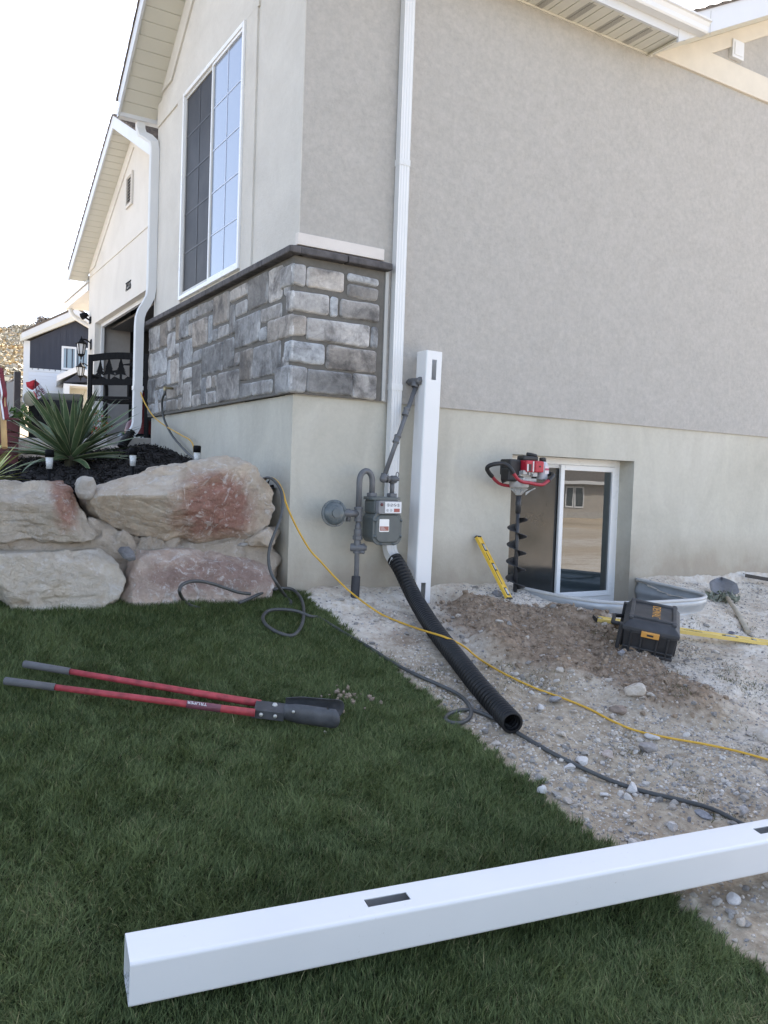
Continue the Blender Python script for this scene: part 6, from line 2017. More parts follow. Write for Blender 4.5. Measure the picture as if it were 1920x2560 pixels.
for k in range(6):
    an = k * math.pi / 3 + 0.3
    dv_ = sx1 * math.cos(an) + sy1 * math.sin(an)
    b.prism([A(0, 0, gb + 0.005) + dv_ * 0.02 - dv_.cross(ux_) * 0.004, A(0, 0, gb + 0.06) + dv_ * 0.02 - dv_.cross(ux_) * 0.004, A(0, 0, gb + 0.068) + dv_ * 0.074 - dv_.cross(ux_) * 0.004], dv_.cross(ux_) * 0.008)
b.obox(A(0.035, -0.03, gb + 0.155), (sx1 * 0.07, sy1 * 0.05, ux_ * 0.012))
b.obox(A(0.03, -0.02, gb + 0.185), (sx1 * 0.04, sy1 * 0.04, ux_ * 0.03))
b.prism([A(0.06, -0.07, gb + 0.045), A(0.02, -0.06, gb + 0.0), A(0.02, -0.06, gb + 0.03), A(0.10, -0.075, gb + 0.08), A(0.105, -0.075, gb + 0.07)], sy1 * 0.006)
b.build('gearbox', MALU, ag, bevel=0.002)
b = MB()
b.obox(A(0.055, -0.055, gb + 0.29), (sx1 * 0.085, sy1 * 0.06, ux_ * 0.045))
b.build('engine_cover', MREDP, ag, bevel=0.012, segs=3)
b = MB()
b.obox(A(0.092, -0.116, gb + 0.288), (sx1 * 0.042, sy1 * 0.012, ux_ * 0.042))
b.build('air_filter', MREDP, ag, bevel=0.008, segs=3)
MB().lathe([(0.007, 0), (0.007, 0.004), (0, 0.004)], A(0.092, -0.128, gb + 0.292), -sy1, 12).build('filter_screw', MBLKP, ag)
MSTK = M('sticker_white', (0.65, 0.64, 0.62), 0.5, 0.1, 60)
MB().obox(A(-0.018, -0.1165, gb + 0.275), (sx1 * 0.006, sy1 * 0.001, ux_ * 0.028)).build('sticker', MSTK, ag)
MB().obox(A(0.037, -0.1165, gb + 0.29), (sx1 * 0.006, sy1 * 0.001, ux_ * 0.04)).build('sticker', MSTK, ag)
MB().obox(A(0.005, -0.1160, gb + 0.277), (sx1 * 0.013, sy1 * 0.0012, ux_ * 0.026)).build('grille', M('grille_dark', (0.05, 0.015, 0.015), 0.6, 0.3), ag)
b = MB()
b.obox(A(-0.085, 0.01, gb + 0.275), (sx1 * 0.055, sy1 * 0.065, ux_ * 0.062))
b.obox(A(-0.10, 0.0, gb + 0.20), (sx1 * 0.05, sy1 * 0.05, ux_ * 0.05))
b.obox(A(0.05, -0.03, gb + 0.37), (sx1 * 0.075, sy1 * 0.045, ux_ * 0.02))
b.build('engine_shroud', MBLKP, ag, bevel=0.014, segs=3)
b = MB()
b.tube([A(0.05, -0.04, gb + 0.375), A(0.07, -0.05, gb + 0.405)], 0.008, 8)
b.tube(spline([A(0.035, -0.03, gb + 0.415), A(0.07, -0.05, gb + 0.41), A(0.11, -0.07, gb + 0.395)], 4), [0.008] + [0.013] * 7 + [0.009], 10)
b.build('pull_starter', MBLKP, ag)
b = MB()
b.lathe([(0.0, -0.085), (0.038, -0.085), (0.042, -0.075), (0.042, 0.03), (0.030, 0.052), (0.022, 0.056), (0.0, 0.056)], A(0.185, -0.05, gb + 0.275), ux_, 20)
tk = b.build('fuel_bottle', M('milky_plastic', (0.46, 0.48, 0.53), 0.35, 0.1, 10), ag)
MB().lathe([(0.0, 0.054), (0.027, 0.054), (0.027, 0.08), (0.022, 0.086), (0.0, 0.086)], A(0.185, -0.05, gb + 0.275), ux_, 18).build('bottle_cap', MBLKP, ag)
MB().obox(A(0.193, -0.093, gb + 0.265), (sx1 * 0.020, sy1 * 0.0015, ux_ * 0.032)).build('bottle_label', M('bottle_label', (0.68, 0.62, 0.64), 0.5, 0.1, 40), ag)
MB().obox(A(0.193, -0.0952, gb + 0.268), (sx1 * 0.019, sy1 * 0.0012, ux_ * 0.008)).build('label_stripe', M('label_stripe', (0.40, 0.06, 0.12), 0.5, 0.1), ag)
b = MB()
for u_, h_, s_ in ((-0.03, 0.228, 0.02), (0.015, 0.222, 0.008), (0.07, 0.21, 0.022), (0.045, 0.235, 0.012)):
    b.obox(A(u_, -0.085, gb + h_), (sx1 * s_, sy1 * 0.018, ux_ * 0.016))
b.obox(A(0.01, -0.02, gb + 0.215), (sx1 * 0.06, sy1 * 0.05, ux_ * 0.02))
b.build('carburettor', MALU, ag, bevel=0.003)
# bull-horn handles: black grips, red lower tubes
def AW(x, y, dv=0.0, s_=0.0):
    return Vector(ony(s_, c4(x, y)))
Lg = [AW(*p, s_=v) for *p, v in ((228, 170, -0.30), (190, 172, -0.29), (158, 182, -0.26), (146, 198, -0.24), (158, 222, -0.22), (172, 238, -0.20))]
Lr = [AW(*p, s_=v) for *p, v in ((172, 238, -0.20), (195, 265, -0.17), (225, 283, -0.15), (280, 292, -0.15))]
Gf = [AW(*p, s_=v) for *p, v in ((228, 170, -0.30), (255, 180, -0.315), (275, 200, -0.33), (288, 222, -0.335))]
Rf_ = [AW(*p, s_=v) for *p, v in ((288, 222, -0.335), (310, 252, -0.335), (335, 268, -0.335), (380, 275, -0.335), (420, 283, -0.335), (448, 282, -0.335), (470, 266, -0.33), (478, 262, -0.33))]
Rb = [AW(*p, s_=v) for *p, v in ((476, 262, -0.33), (498, 240, -0.31), (500, 228, -0.28), (480, 226, -0.25), (440, 234, -0.22), (395, 246, -0.20), (350, 262, -0.18))]
Lb = [AW(*p, s_=v) for *p, v in ((225, 270, -0.16), (250, 258, -0.18), (280, 246, -0.20), (320, 240, -0.20))]
MB().tube(spline(Lr, 6), 0.0125, 10).build('handle_tube', MREDT, ag)
MB().tube(spline(Rf_, 6), 0.0135, 10).build('handle_tube', MREDT, ag)
MB().tube(spline(Lg[::-1] + Gf[1:], 6), 0.0165, 12).build('grip', MBLKP, ag)
MB().tube(spline(Rb[:5], 6), 0.0165, 12).build('grip', MBLKP, ag)
MB().tube(spline(Rb[4:], 6), 0.0115, 10).tube(spline(Lb, 6), 0.0115, 10).build('handle_brace', MBLKP, ag)
MB().obox(AW(455, 245, s_=-0.25), (XP * 0.02, YP * 0.015, ZP * 0.018)).build('throttle', MBLKP, ag, bevel=0.004)

# ------------------------------------------------------------------ spirit levels
MLEV = M('yellow_level_paint', (0.72, 0.46, 0.05), 0.4, 0.08, 8)
MLEV2 = M('pale_yellow_paint', (0.72, 0.54, 0.17), 0.4, 0.08, 8)
MDUST = M('dusty_metal', (0.20, 0.19, 0.18), 0.6, 0.2, 20)
MVIAL = M('vial_clear', (0.42, 0.44, 0.45), 0.15, 0.1, 40, **{'IOR': 1.5})
def level(name, o, ax, wd__, th, L, W_, T_, vials, label, web=False, txt=None, mat=None, ends=MBLKP):
    """ax length, wd width across the broad face, th thickness (broad face towards +th)"""
    o, ax, wd__, th = Vector(o), Vector(ax).normalized(), Vector(wd__).normalized(), Vector(th).normalized()
    t = thing(name, o, label, 'level')
    b = MB()
    b.obox(o + ax * L / 2, (ax * L / 2, wd__ * W_ / 2, th * T_ * 0.30))
    for s in (-1, 1):
        b.obox(o + ax * L / 2 + wd__ * s * (W_ / 2 - 0.005), (ax * (L / 2 - 0.001), wd__ * 0.0052, th * T_ / 2))
    b.build('beam', mat or MLEV, t, bevel=0.001)
    b = MB()
    for s in (0.0, L):
        b.obox(o + ax * s, (ax * 0.006, wd__ * (W_ / 2 + 0.001), th * (T_ / 2 + 0.001)))
    b.build('end_caps', ends, t, bevel=0.003)
    for k, (s, ln, shape) in enumerate(vials):
        c = o + ax * s + th * T_ * 0.30
        if shape == 'slot':
            MB().rrect(c, ax, wd__, th, ln, W_ * 0.42, W_ * 0.2, 0.0016, 0, 5).build('vial_window', MBLKP, t)
            MB().tube([c + th * 0.003 - ax * ln * 0.3, c + th * 0.003 + ax * ln * 0.3], 0.006, 10).build('vial', MVIAL, t)
        elif shape == 'round':
            MB().lathe([(0.0, 0.0), (W_ * 0.30, 0.0), (W_ * 0.30, 0.0016), (0.0, 0.0018)], c, th, 20).build('vial_window', MBLKP, t)
            MB().lathe([(0.0, 0.0018), (W_ * 0.18, 0.0018), (W_ * 0.18, 0.004), (0.0, 0.0045)], c, th, 16).build('vial', MVIAL, t)
        else:
            MB().obox(c + wd__ * W_ * 0.12, (ax * ln / 2, wd__ * W_ * 0.30, th * 0.002)).build('vial_window', MBLKP, t, bevel=0.002)
            MB().obox(c + wd__ * W_ * 0.14, (ax * ln * 0.36, wd__ * W_ * 0.20, th * 0.0035)).build('vial', MVIAL, t)
    if web:
        b = MB()
        for s0, s1 in web: b.rrect(o + ax * (s0 + s1) / 2 + th * T_ * 0.30 - wd__ * W_ * 0.14, ax, wd__, th, s1 - s0, 0.008, 0.0038, 0.0012, 0, 4)
        b.build('slots', MBLKP, t)
    if txt:
        s, body, size = txt
        text_mesh('lettering', body, size, M('worn_print', (0.20, 0.16, 0.06), 0.6, 0.2), o + ax * s + th * (T_ * 0.30 + 0.0012) + wd__ * W_ * 0.06, ax, wd__, t, 0.0003, 1.15)
    return t
lb, lt = Vector(G(c4(264, 898), 0.01)), Vector(ony(-0.03, c4(97, 566)))
la = (lt - lb)
lth = Vector((0.25, -0.86, 0.45)); lth = (lth - la.normalized() * lth.dot(la.normalized())).normalized()
lw = lth.cross(la.normalized())
if lw.x < 0: lw = -lw
Ll = la.length
level('spirit_level', lb, la, lw, lth, Ll, 0.060, 0.024, [(0.06, 0.07, 'box'), (Ll * 0.50, 0.07, 'box'), (Ll - 0.10, 0.07, 'box')],
      'short yellow spirit level leaning on the wall left of the auger', web=[(0.12, 0.25), (Ll * 0.5 + 0.06, Ll - 0.15)])
g0, g1 = Vector(G(c4(727, 1003), 0.014)), Vector(G(c4(1659, 1134), 0.014))
ga = g1 - g0
gw = Vector((-ga.y, ga.x, 0)).normalized()
gt = Vector((0, -0.21, 1)); gt = (gt - ga.normalized() * gt.dot(ga.normalized())).normalized()
gw = gt.cross(ga.normalized())
Lg_ = 1.83
sA = ((Vector(G(c4(1215, 1075), 0.02)) - g0).length)
sB = ((Vector(G(c4(1425, 1100), 0.02)) - g0).length)
sC = ((Vector(G(c4(1583, 1121), 0.02)) - g0).length)
level('spirit_level', g0 - gt * 0.002, ga, gw, gt, Lg_, 0.066, 0.026, [(0.035, 0.03, 'round'), (sB, 0.13, 'slot'), (sC, 0.03, 'round')],
      'long dusty yellow spirit level lying on the dirt under the toolbox', txt=(sA, 'PITTSBURGH', 0.022), mat=MLEV2)

# ------------------------------------------------------------------ black toolbox on the level
ta, tb_ = Vector((0.66, -0.75, 0)).normalized(), Vector((0.75, 0.66, 0)).normalized()
tc_ = Vector(G(c4(858, 1180), 0.0))                 # near left bottom corner
tb0 = thing('toolbox', tc_, 'scuffed black plastic toolbox with orange latch and lettering on the dirt', 'toolbox')
MTB = M('toolbox_plastic', (0.022, 0.022, 0.024), 0.5, 0.35, 10, 0.15, 40)
MTB2 = M('dusty_lid', (0.042, 0.043, 0.047), 0.6, 0.35, 7, 0.15, 40)
MORG = M('orange_plastic', (0.60, 0.29, 0.06), 0.5, 0.1, 12)
TW, TL, TH = 0.325, 0.50, 0.20
tup = Vector((-0.02, -0.21, 1)).normalized()
tb_ = (tb_ - tup * tb_.dot(tup)).normalized()
ta = (ta - tup * ta.dot(tup)).normalized()
def T(u, v, h): return tc_ + ta * u + tb_ * v + tup * h
b = MB()
# tapered body
lo = [T(0.012, 0.012, 0.005), T(TW - 0.012, 0.012, 0.005), T(TW - 0.012, TL - 0.012, 0.005), T(0.012, TL - 0.012, 0.005)]
hi = [T(0, 0, 0.15), T(TW, 0, 0.15), T(TW, TL, 0.15), T(0, TL, 0.15)]
b.add(lo + hi, [(0, 3, 2, 1), (4, 5, 6, 7), (0, 1, 5, 4), (1, 2, 6, 5), (2, 3, 7, 6), (3, 0, 4, 7)])
for u_ in (0.05, 0.115, 0.21, 0.275):
    b.obox(T(u_, 0.0, 0.08), (ta * 0.007, tb_ * 0.009, tup * 0.066))
b.obox(T(TW / 2, 0.003, 0.045), (ta * TW * 0.47, tb_ * 0.008, tup * 0.006))
b.obox(T(TW / 2, 0.0, 0.015), (ta * TW * 0.48, tb_ * 0.008, tup * 0.012))
for v_ in (0.08, 0.25, 0.42):
    b.obox(T(-0.0, v_, 0.08), (ta * 0.008, tb_ * 0.008, tup * 0.066)); b.obox(T(TW, v_, 0.08), (ta * 0.008, tb_ * 0.008, tup * 0.066))
b.build('box_body', MTB, tb0, bevel=0.006)
b = MB()
lo = [T(-0.012, -0.012, 0.152), T(TW + 0.012, -0.012, 0.152), T(TW + 0.012, TL + 0.012, 0.152), T(-0.012, TL + 0.012, 0.152)]
md = [T(-0.012, -0.012, 0.180), T(TW + 0.012, -0.012, 0.180), T(TW + 0.012, TL + 0.012, 0.180), T(-0.012, TL + 0.012, 0.180)]
hi = [T(0.03, 0.035, 0.222), T(TW - 0.03, 0.035, 0.222), T(TW - 0.03, TL - 0.035, 0.222), T(0.03, TL - 0.035, 0.222)]
b.add(lo + md + hi, [(0, 3, 2, 1), (8, 9, 10, 11)] + [(i + k, (i + 1) % 4 + k, (i + 1) % 4 + k + 4, i + k + 4) for k in (0, 4) for i in range(4)])
b.obox(T(TW / 2, 0.075, 0.226), (ta * TW * 0.46, tb_ * 0.016, tup * 0.010)); b.obox(T(TW / 2, TL - 0.075, 0.226), (ta * TW * 0.46, tb_ * 0.016, tup * 0.010))
b.obox(T(0.03, TL / 2, 0.224), (ta * 0.014, tb_ * TL * 0.44, tup * 0.010)); b.obox(T(TW - 0.03, TL / 2, 0.224), (ta * 0.014, tb_ * TL * 0.44, tup * 0.010))
b.build('lid', MTB2, tb0, bevel=0.006)
b = MB()
b.obox(T(TW * 0.50, -0.018, 0.150), (ta * 0.055, tb_ * 0.010, tup * 0.018))
lt_ = b.build('latch', MORG, tb0, bevel=0.004)
MB().obox(T(TW * 0.50, -0.0285, 0.150), (ta * 0.020, tb_ * 0.001, tup * 0.006)).build('latch_slot', MTB, lt_)
b = MB()
b.tube([T(-0.012, 0.16, 0.13), T(-0.075, 0.17, 0.125), T(-0.075, 0.33, 0.125), T(-0.012, 0.34, 0.13)], 0.014, 8)
b.build('side_handle', MTB, tb0)
b = MB()
for v_ in (0.02, TL - 0.02):
    MB().obox(T(-0.02, v_, 0.10), (ta * 0.012, tb_ * 0.02, tup * 0.085)).build('side_bumper', MTB, tb0, bevel=0.005)
text_mesh('lettering', 'DEWALT', 0.075, MORG, T(TW * 0.55, TL * 0.5, 0.2232), -tb_, ta, tb0, 0.0008, 1.0)
text_mesh('lettering', 'DEWALT', 0.075, MORG, T(TW * 0.55, TL * 0.5, 0.2232), -tb_, ta, tb0, 0.0008, 1.0)
bpy.data.objects.remove(bpy.data.objects[[o.name for o in tb0.children if o.name.startswith('lettering')][-1]])

# ------------------------------------------------------------------ steel window well
def wz(y): return 0.0 + 0.028 * y
W2 = [Vector((p[0], p[1], 0)) for p in [(1.93, -0.004), (1.94, -0.25), (1.975, -0.58), (2.08, -0.85), (2.32, -0.965), (2.8, -1.0), (3.06, -0.975), (3.255, -0.83), (3.34, -0.5), (3.40, -0.004)]]
ws = spline(W2, 10)
ww = thing('window_well', (2.6, -0.5, -0.05), 'galvanised steel window well with white rolled rim below the basement window', 'window well')
vs, fs = [], []
prof = []
for k in range(80):
    z = -0.012 - k * 0.0125
    off = 0.011 * math.sin(k * 0.0125 / 0.135 * 2 * math.pi)
    prof.append((off, z))
nP = len(ws)
for i, p in enumerate(ws):
    tg = (ws[min(i + 1, nP - 1)] - ws[max(i - 1, 0)]).normalized()
    nn2 = Vector((tg.y, -tg.x, 0))
    for o2, z in prof: vs.append((p.x + nn2.x * o2, min(p.y + nn2.y * o2, -0.002), wz(p.y) + z))
k = len(prof)
for i in range(nP - 1):
    for j in range(k - 1): fs.append((i * k + j, i * k + j + 1, (i + 1) * k + j + 1, (i + 1) * k + j))
ob = MB().add(vs, fs, 0, True).build('corrugated_wall', M('galvanised_steel', (0.40, 0.42, 0.44), 0.42, 0.12, 6, 0.05, 60, **{'Metallic': 0.35}), ww)
sm_ = ob.modifiers.new('thick', 'SOLIDIFY'); sm_.thickness = 0.002
MB().tube([(p.x, p.y, wz(p.y) - 0.012) for p in ws], 0.0135, 12).build('rim', M('pale_rim', (0.50, 0.50, 0.49), 0.5, 0.08, 8), ww)
b = MB()
b.prism([(p.x, min(p.y + 0.01, -0.003), -0.86) for p in ws[::3]], (0, 0, 0.02))
b.build('gravel_floor', M('well_gravel', (0.20, 0.185, 0.17), 0.95, 0.5, 40, 1.0, 40), ww)

# ------------------------------------------------------------------ shovel, steel bar
s0, s1 = Vector(G(c4(1430, 878), 0.05)), Vector(G(c4(1553, 1078), 0.018))
sh = thing('shovel', s0, 'long handled shovel lying on the dirt with its blade on the wall side', 'shovel')
hd = (s1 - s0).normalized()
MB().tube([s0, s0.lerp(s1, 0.5) + ZP * 0.01, s1], [0.017, 0.018, 0.019], 12).build('wooden_handle', M('weathered_ash', (0.42, 0.37, 0.29), 0.8, 0.2, 9, 0.3, 50), sh)
b = MB()
vs, fs = [], []
bu = Vector((0, 0, 1)) * 0.86 + hd * -0.2
bs_ = hd.cross(ZP).normalized()
bdir = (-hd * 0.85 + ZP * 0.24).normalized()
bn2 = bs_.cross(bdir).normalized()
for i in range(13):
    t_ = i / 12
    wv = 0.118 * (1 - max(0, (t_ - 0.45) / 0.55) ** 2.2) * (1 if t_ > 0.05 else 0.9)
    for j in range(9):
        u_ = (j - 4) / 4
        vs.append(s0 + bdir * (0.02 + 0.29 * t_) + bs_ * wv * u_ + bn2 * (0.035 * u_ * u_ - 0.02) * (1 if bn2.z > 0 else -1))
for i in range(12):
    for j in range(8): fs.append((i * 9 + j, i * 9 + j + 1, i * 9 + j + 10, i * 9 + j + 9))
ob = b.add(vs, fs, 0, True).build('blade', M('shovel_steel', (0.16, 0.165, 0.18), 0.45, 0.3, 12, 0.1, 40), sh)
sm_ = ob.modifiers.new('thick', 'SOLIDIFY'); sm_.thickness = 0.003
MB().tube([s0 + hd * 0.10, s0, s0 + bdir * 0.07], [0.020, 0.021, 0.014], 10).build('socket', M('socket_steel', (0.14, 0.14, 0.15), 0.5, 0.2), sh)
leafy('weed_plant', (float(s0[0]) - 0.02, float(s0[1]) + 0.03, float(s0[2]) - 0.02), 0.16, 150, [(0.22, 0.24, 0.19), (0.28, 0.30, 0.25), (0.16, 0.18, 0.12)], 'grey green weed growing around the shovel socket', 0.035, 0.05, 9)
p0 = Vector((4.84, -0.06, 0.0)); p1 = Vector((6.6, -0.42, -0.26))
dv_ = (p1 - p0).normalized(); sd_ = dv_.cross(ZP).normalized(); up_ = sd_.cross(dv_)
b = MB().obox(p0.lerp(p1, 0.5), (dv_ * (p1 - p0).length / 2, sd_ * 0.018, up_ * 0.003)).obox(p0.lerp(p1, 0.5) + sd_ * 0.018 - up_ * 0.016, (dv_ * (p1 - p0).length / 2, sd_ * 0.003, up_ * 0.016))
tag(b.build('steel_bar', M('black_steel', (0.03, 0.027, 0.025), 0.6, 0.3, 20)), 'black angle iron bar sloping along the wall at the right edge', 'bar')

# ------------------------------------------------------------------ post hole digger on the lawn
MHAND = M('red_fibreglass', (0.36, 0.045, 0.055), 0.55, 0.35, 22, 0.1, 80)
MGRIP = M('grey_grip', (0.11, 0.11, 0.115), 0.7, 0.15, 20, 0.2, 60)
MBLADE = M('worn_black_blade', (0.06, 0.062, 0.068), 0.5, 0.4, 14, 0.15, 40)
MBOLT = M('zinc_bolt', (0.55, 0.54, 0.50), 0.4, 0.2, 30, **{'Metallic': 0.4})
UP0 = 0.055
def GD(x, y, u=UP0): return Vector(G((440 + x * 440 / 1659, 1680 + y * 440 / 1659), u))
hA = [Vector(G(c6(102, 103), UP0)), Vector(G(c6(303, 136), UP0)), GD(800, 300, UP0 + 0.012)]
hB = [Vector(G(c6(18, 176), UP0)), Vector(G(c6(238, 204), UP0)), GD(745, 385, UP0 + 0.012)]
dg_ = thing('post_hole_digger', GD(900, 350), 'red handled clamshell post hole digger lying on the grass', 'digger')
for P_ in (hA, hB):
    MB().tube([P_[0], P_[0].lerp(P_[1], 0.03), P_[1]], [0.015, 0.0185, 0.0175], 12).build('grip', MGRIP, dg_)
    MB().tube([P_[1], P_[1].lerp(P_[2], 0.5), P_[2]], [0.0140, 0.0155, 0.0185], 12).build('handle', MHAND, dg_)
lbl = hB[1].lerp(hB[2], 0.66); lb2 = hB[1].lerp(hB[2], 0.83)
hd_ = (hB[2] - hB[1]).normalized()
MB().tube([lbl, lb2], 0.0182, 14).build('label_band', M('band_maroon', (0.16, 0.05, 0.07), 0.5, 0.2, 30), dg_)
toc = Vector(tuple(CPOS)) - lbl; toc = (toc - hd_ * toc.dot(hd_)).normalized()
nrm_ = (toc * 0.8 + ZP * 0.6); nrm_ = (nrm_ - hd_ * nrm_.dot(hd_)).normalized()
text_mesh('lettering', 'TRUPER', 0.020, MWHITE, lbl.lerp(lb2, 0.30) + nrm_ * 0.0186, -hd_, nrm_.cross(-hd_), dg_, 0.0004, 1.3)
# clevis plates and two curved blades
jn = (hA[2] + hB[2]) / 2
bd1 = (GD(1470, 470, 0.06) - GD(740, 385, 0.06)).normalized()
bw_ = (hA[2] - hB[2]); bw_ = (bw_ - bd1 * bw_.dot(bd1)).normalized()
bz_ = bd1.cross(bw_); bz_ = -bz_ if bz_.z < 0 else bz_
b = MB()
b.obox(jn + bd1 * 0.07 + bz_ * 0.012, (bd1 * 0.085, bw_ * 0.048, bz_ * 0.004))
b.obox(jn + bd1 * 0.05 - bw_ * 0.045 - bz_ * 0.005, (bd1 * 0.075, bw_ * 0.004, bz_ * 0.022))
b.obox(jn + bd1 * 0.06 + bw_ * 0.045 - bz_ * 0.005, (bd1 * 0.075, bw_ * 0.004, bz_ * 0.022))
b.build('clevis', MBLADE, dg_, bevel=0.003)
def blade(c0, sgn, L_, R0, tiltv):
    vs, fs = [], []
    for i in range(15):
        t_ = i / 14
        for j in range(13):
            a_ = (j - 6) / 6 * 0.86
            e = 1.0 - 0.10 * (a_ / 0.86) ** 2 * (t_ > 0.8)
            sh_ = 0.75 + 0.25 * min(t_ * 4, 1)
            vs.append(c0 + bd1 * (L_ * t_ * e) + bz_ * (math.sin(a_) * R0 * sh_) + bw_ * sgn * (math.cos(a_) * R0 - R0 * 0.55 + tiltv * t_))
    for i in range(14):
        for j in range(12): fs.append((i * 13 + j, i * 13 + j + 1, i * 13 + j + 14, i * 13 + j + 13))
    ob = MB().add(vs, fs, 0, True).build('blade', MBLADE, dg_)
    sm = ob.modifiers.new('thick', 'SOLIDIFY'); sm.thickness = 0.003
    return ob
blade(jn + bd1 * 0.12 - bw_ * 0.02 + bz_ * 0.012, -1, 0.262, 0.062, 0.012)
blade(jn + bd1 * 0.12 + bw_ * 0.035 + bz_ * 0.012, 1, 0.280, 0.066, 0.02)
b = MB()
for u_, v_ in ((0.075, 0.018), ):
    b.lathe([(0.013, 0), (0.013, 0.004), (0.009, 0.010), (0, 0.011)], jn + bd1 * u_ + bw_ * v_ + bz_ * 0.016, bz_, 10)
for u_ in (0.02, 0.085):
    b.lathe([(0.009, 0), (0.009, 0.006), (0, 0.007)], jn + bd1 * u_ - bw_ * 0.049 - bz_ * 0.004, -bw_, 10)
b.lathe([(0.007, 0), (0.007, 0.005), (0, 0.006)], jn + bd1 * 0.165 - bw_ * 0.052 + bz_ * 0.03, -bw_, 10)
b.build('bolts', MBOLT, dg_)

# ------------------------------------------------------------------ far side of the street: neighbour house, hill
NAVY = M('navy_siding', (0.022, 0.026, 0.042), 0.6, 0.1, 0.6)
SIDW = M('white_siding', (0.62, 0.64, 0.68), 0.6, 0.03, 0.4)
FR = Vector((FWD[0], FWD[1], 0)).normalized()
RR_ = Vector((FR.y, -FR.x, 0))
az8 = R_(9.0)
NF = Vector((math.sin(az8), math.cos(az8), 0))           # away from us
NR = Vector((NF.y, -NF.x, 0))                            # to the right
ND = 50.0
def npx(x, y, d=0.0):
    """point of the neighbour's gable plane seen at detail-crop pixel x, y"""
    v = ray((x * 260 / 1659, 780 + y * 260 / 1659))
    o = Vector(tuple(CPOS)) + NF * (ND + d)
    k = (o - Vector(tuple(CPOS))).dot(NF) / Vector(tuple(v)).dot(NF)
    return Vector(tuple(CPOS)) + Vector(tuple(v)) * k
n0 = npx(470, 1500)
zb_ = 3.9
nh = thing('neighbour_house', (n0.x, n0.y, zb_), 'two storey neighbour house with navy upper gable and white lower siding', 'house')
def vert(p, z): return Vector((p.x, p.y, z))
LC = npx(448, 465); MIDL = npx(470, 915); EV = npx(480, 462); AP = npx(1210, 148)
wdt = (AP - EV).dot(NR)
RC = EV + NR * wdt * 2; RC.z = EV.z
b = MB()
pz = MIDL.z
b.prism([vert(EV, pz), vert(RC, pz), RC, AP, EV], NF * 9)
b.build('upper_wall', NAVY, nh)
b = MB()
for k in range(16):
    p = EV + NR * (k + 0.5) * wdt * 2 / 16
    s = (k + 0.5) / 16
    zt_ = EV.z + (AP.z - EV.z) * (1 - abs(s * 2 - 1)) - 0.1
    b.obox((p.x, p.y, (pz + zt_) / 2), (NR * 0.03, NF * 0.03, ZP * (zt_ - pz) / 2))
b.build('battens', NAVY, nh)
b = MB()
L0 = vert(EV - NR * 0.05, 0); R0 = vert(RC, 0)
b.prism([vert(L0, zb_ - 2), vert(R0, zb_ - 2), vert(R0, pz - 0.02), vert(L0, pz - 0.02)], NF * 9)
zz = zb_
while zz < pz - 0.2:
    b.prism([vert(L0, zz) - NF * 0.02, vert(R0, zz) - NF * 0.02, vert(R0, zz + 0.17) - NF * 0.005, vert(L0, zz + 0.17) - NF * 0.005], NF * 0.02)
    zz += 0.18
b.build('lower_wall', SIDW, nh)
b = MB()
for k, (A_, B_) in enumerate(((npx(345, 440), AP + ZP * 0.30), (AP + ZP * 0.30, RC + NR * 0.6 - ZP * 0.1))):
    b.prism([A_ - NF * 0.4, B_ - NF * 0.4, B_ - NF * 0.4 + ZP * 0.32, A_ - NF * 0.4 + ZP * 0.32], NF * 0.08)
b.prism([vert(EV, zb_) - NR * 0.32, vert(EV, zb_) - NR * 0.0, vert(EV, EV.z), vert(EV, EV.z) - NR * 0.32], NF * 0.12)
b.prism([vert(EV, pz - 0.08) - NF * 0.03, vert(RC, pz - 0.08) - NF * 0.03, vert(RC, pz + 0.08) - NF * 0.03, vert(EV, pz + 0.08) - NF * 0.03], NF * 0.05)
b.build('trim', MFASC, nh)
b = MB()
for A_, B_ in ((EV - NR * 0.5, AP), (RC + NR * 0.5, AP)):
    b.prism([A_ - NF * 0.38 - ZP * 0.12, B_ - NF * 0.38 + ZP * 0.02, B_ - NF * 0.38 + ZP * 0.38, A_ - NF * 0.38 + ZP * 0.24], NF * 0.37)
b.build('soffit', MSOFF, nh)
b = MB()
for A_, B_ in ((npx(345, 440), AP + ZP * 0.34), (RC + NR * 0.6 - ZP * 0.1, AP + ZP * 0.34)):
    b.prism([A_ - NF * 0.42 + ZP * 0.3, B_ - NF * 0.42 + ZP * 0.3, B_ - NF * 0.42 + ZP * 0.42, A_ - NF * 0.42 + ZP * 0.42], NF * 10)
b.build('roof', MSHING, nh)
def nwin(x0, y0, x1, y1, name, cols=2, d=-0.06, pane=(0.20, 0.26, 0.30)):
    a_, c_ = npx(x0, y0, d), npx(x1, y1, d)
    w, h = (c_ - a_).dot(NR), a_.z - c_.z
    t_ = 0.11
    b = MB()
    o = vert(a_, c_.z)
    def pr(u0, u1, v0, v1, dd=0.08): b.prism([o + NR * u0 + ZP * v0, o + NR * u1 + ZP * v0, o + NR * u1 + ZP * v1, o + NR * u0 + ZP * v1], NF * dd)
    pr(0, w, h - t_, h); pr(0, w, 0, t_); pr(0, t_, t_, h - t_); pr(w - t_, w, t_, h - t_)
    for k in range(1, cols): pr(w * k / cols - t_ * 0.35, w * k / cols + t_ * 0.35, t_, h - t_)
    f = b.build(name, MFASC, nh)
    b = MB(); b.prism([o + NR * t_ + ZP * t_ + NF * 0.05, o + NR * (w - t_) + ZP * t_ + NF * 0.05, o + NR * (w - t_) + ZP * (h - t_) + NF * 0.05, o + NR * t_ + ZP * (h - t_) + NF * 0.05], NF * 0.02)
    b.build('pane', m_glass('far_glass', pane, 1.6), f)
nwin(985, 540, 1420, 950, 'window')
nwin(735, 1255, 1008, 1375, 'window', pane=(0.10, 0.12, 0.15))
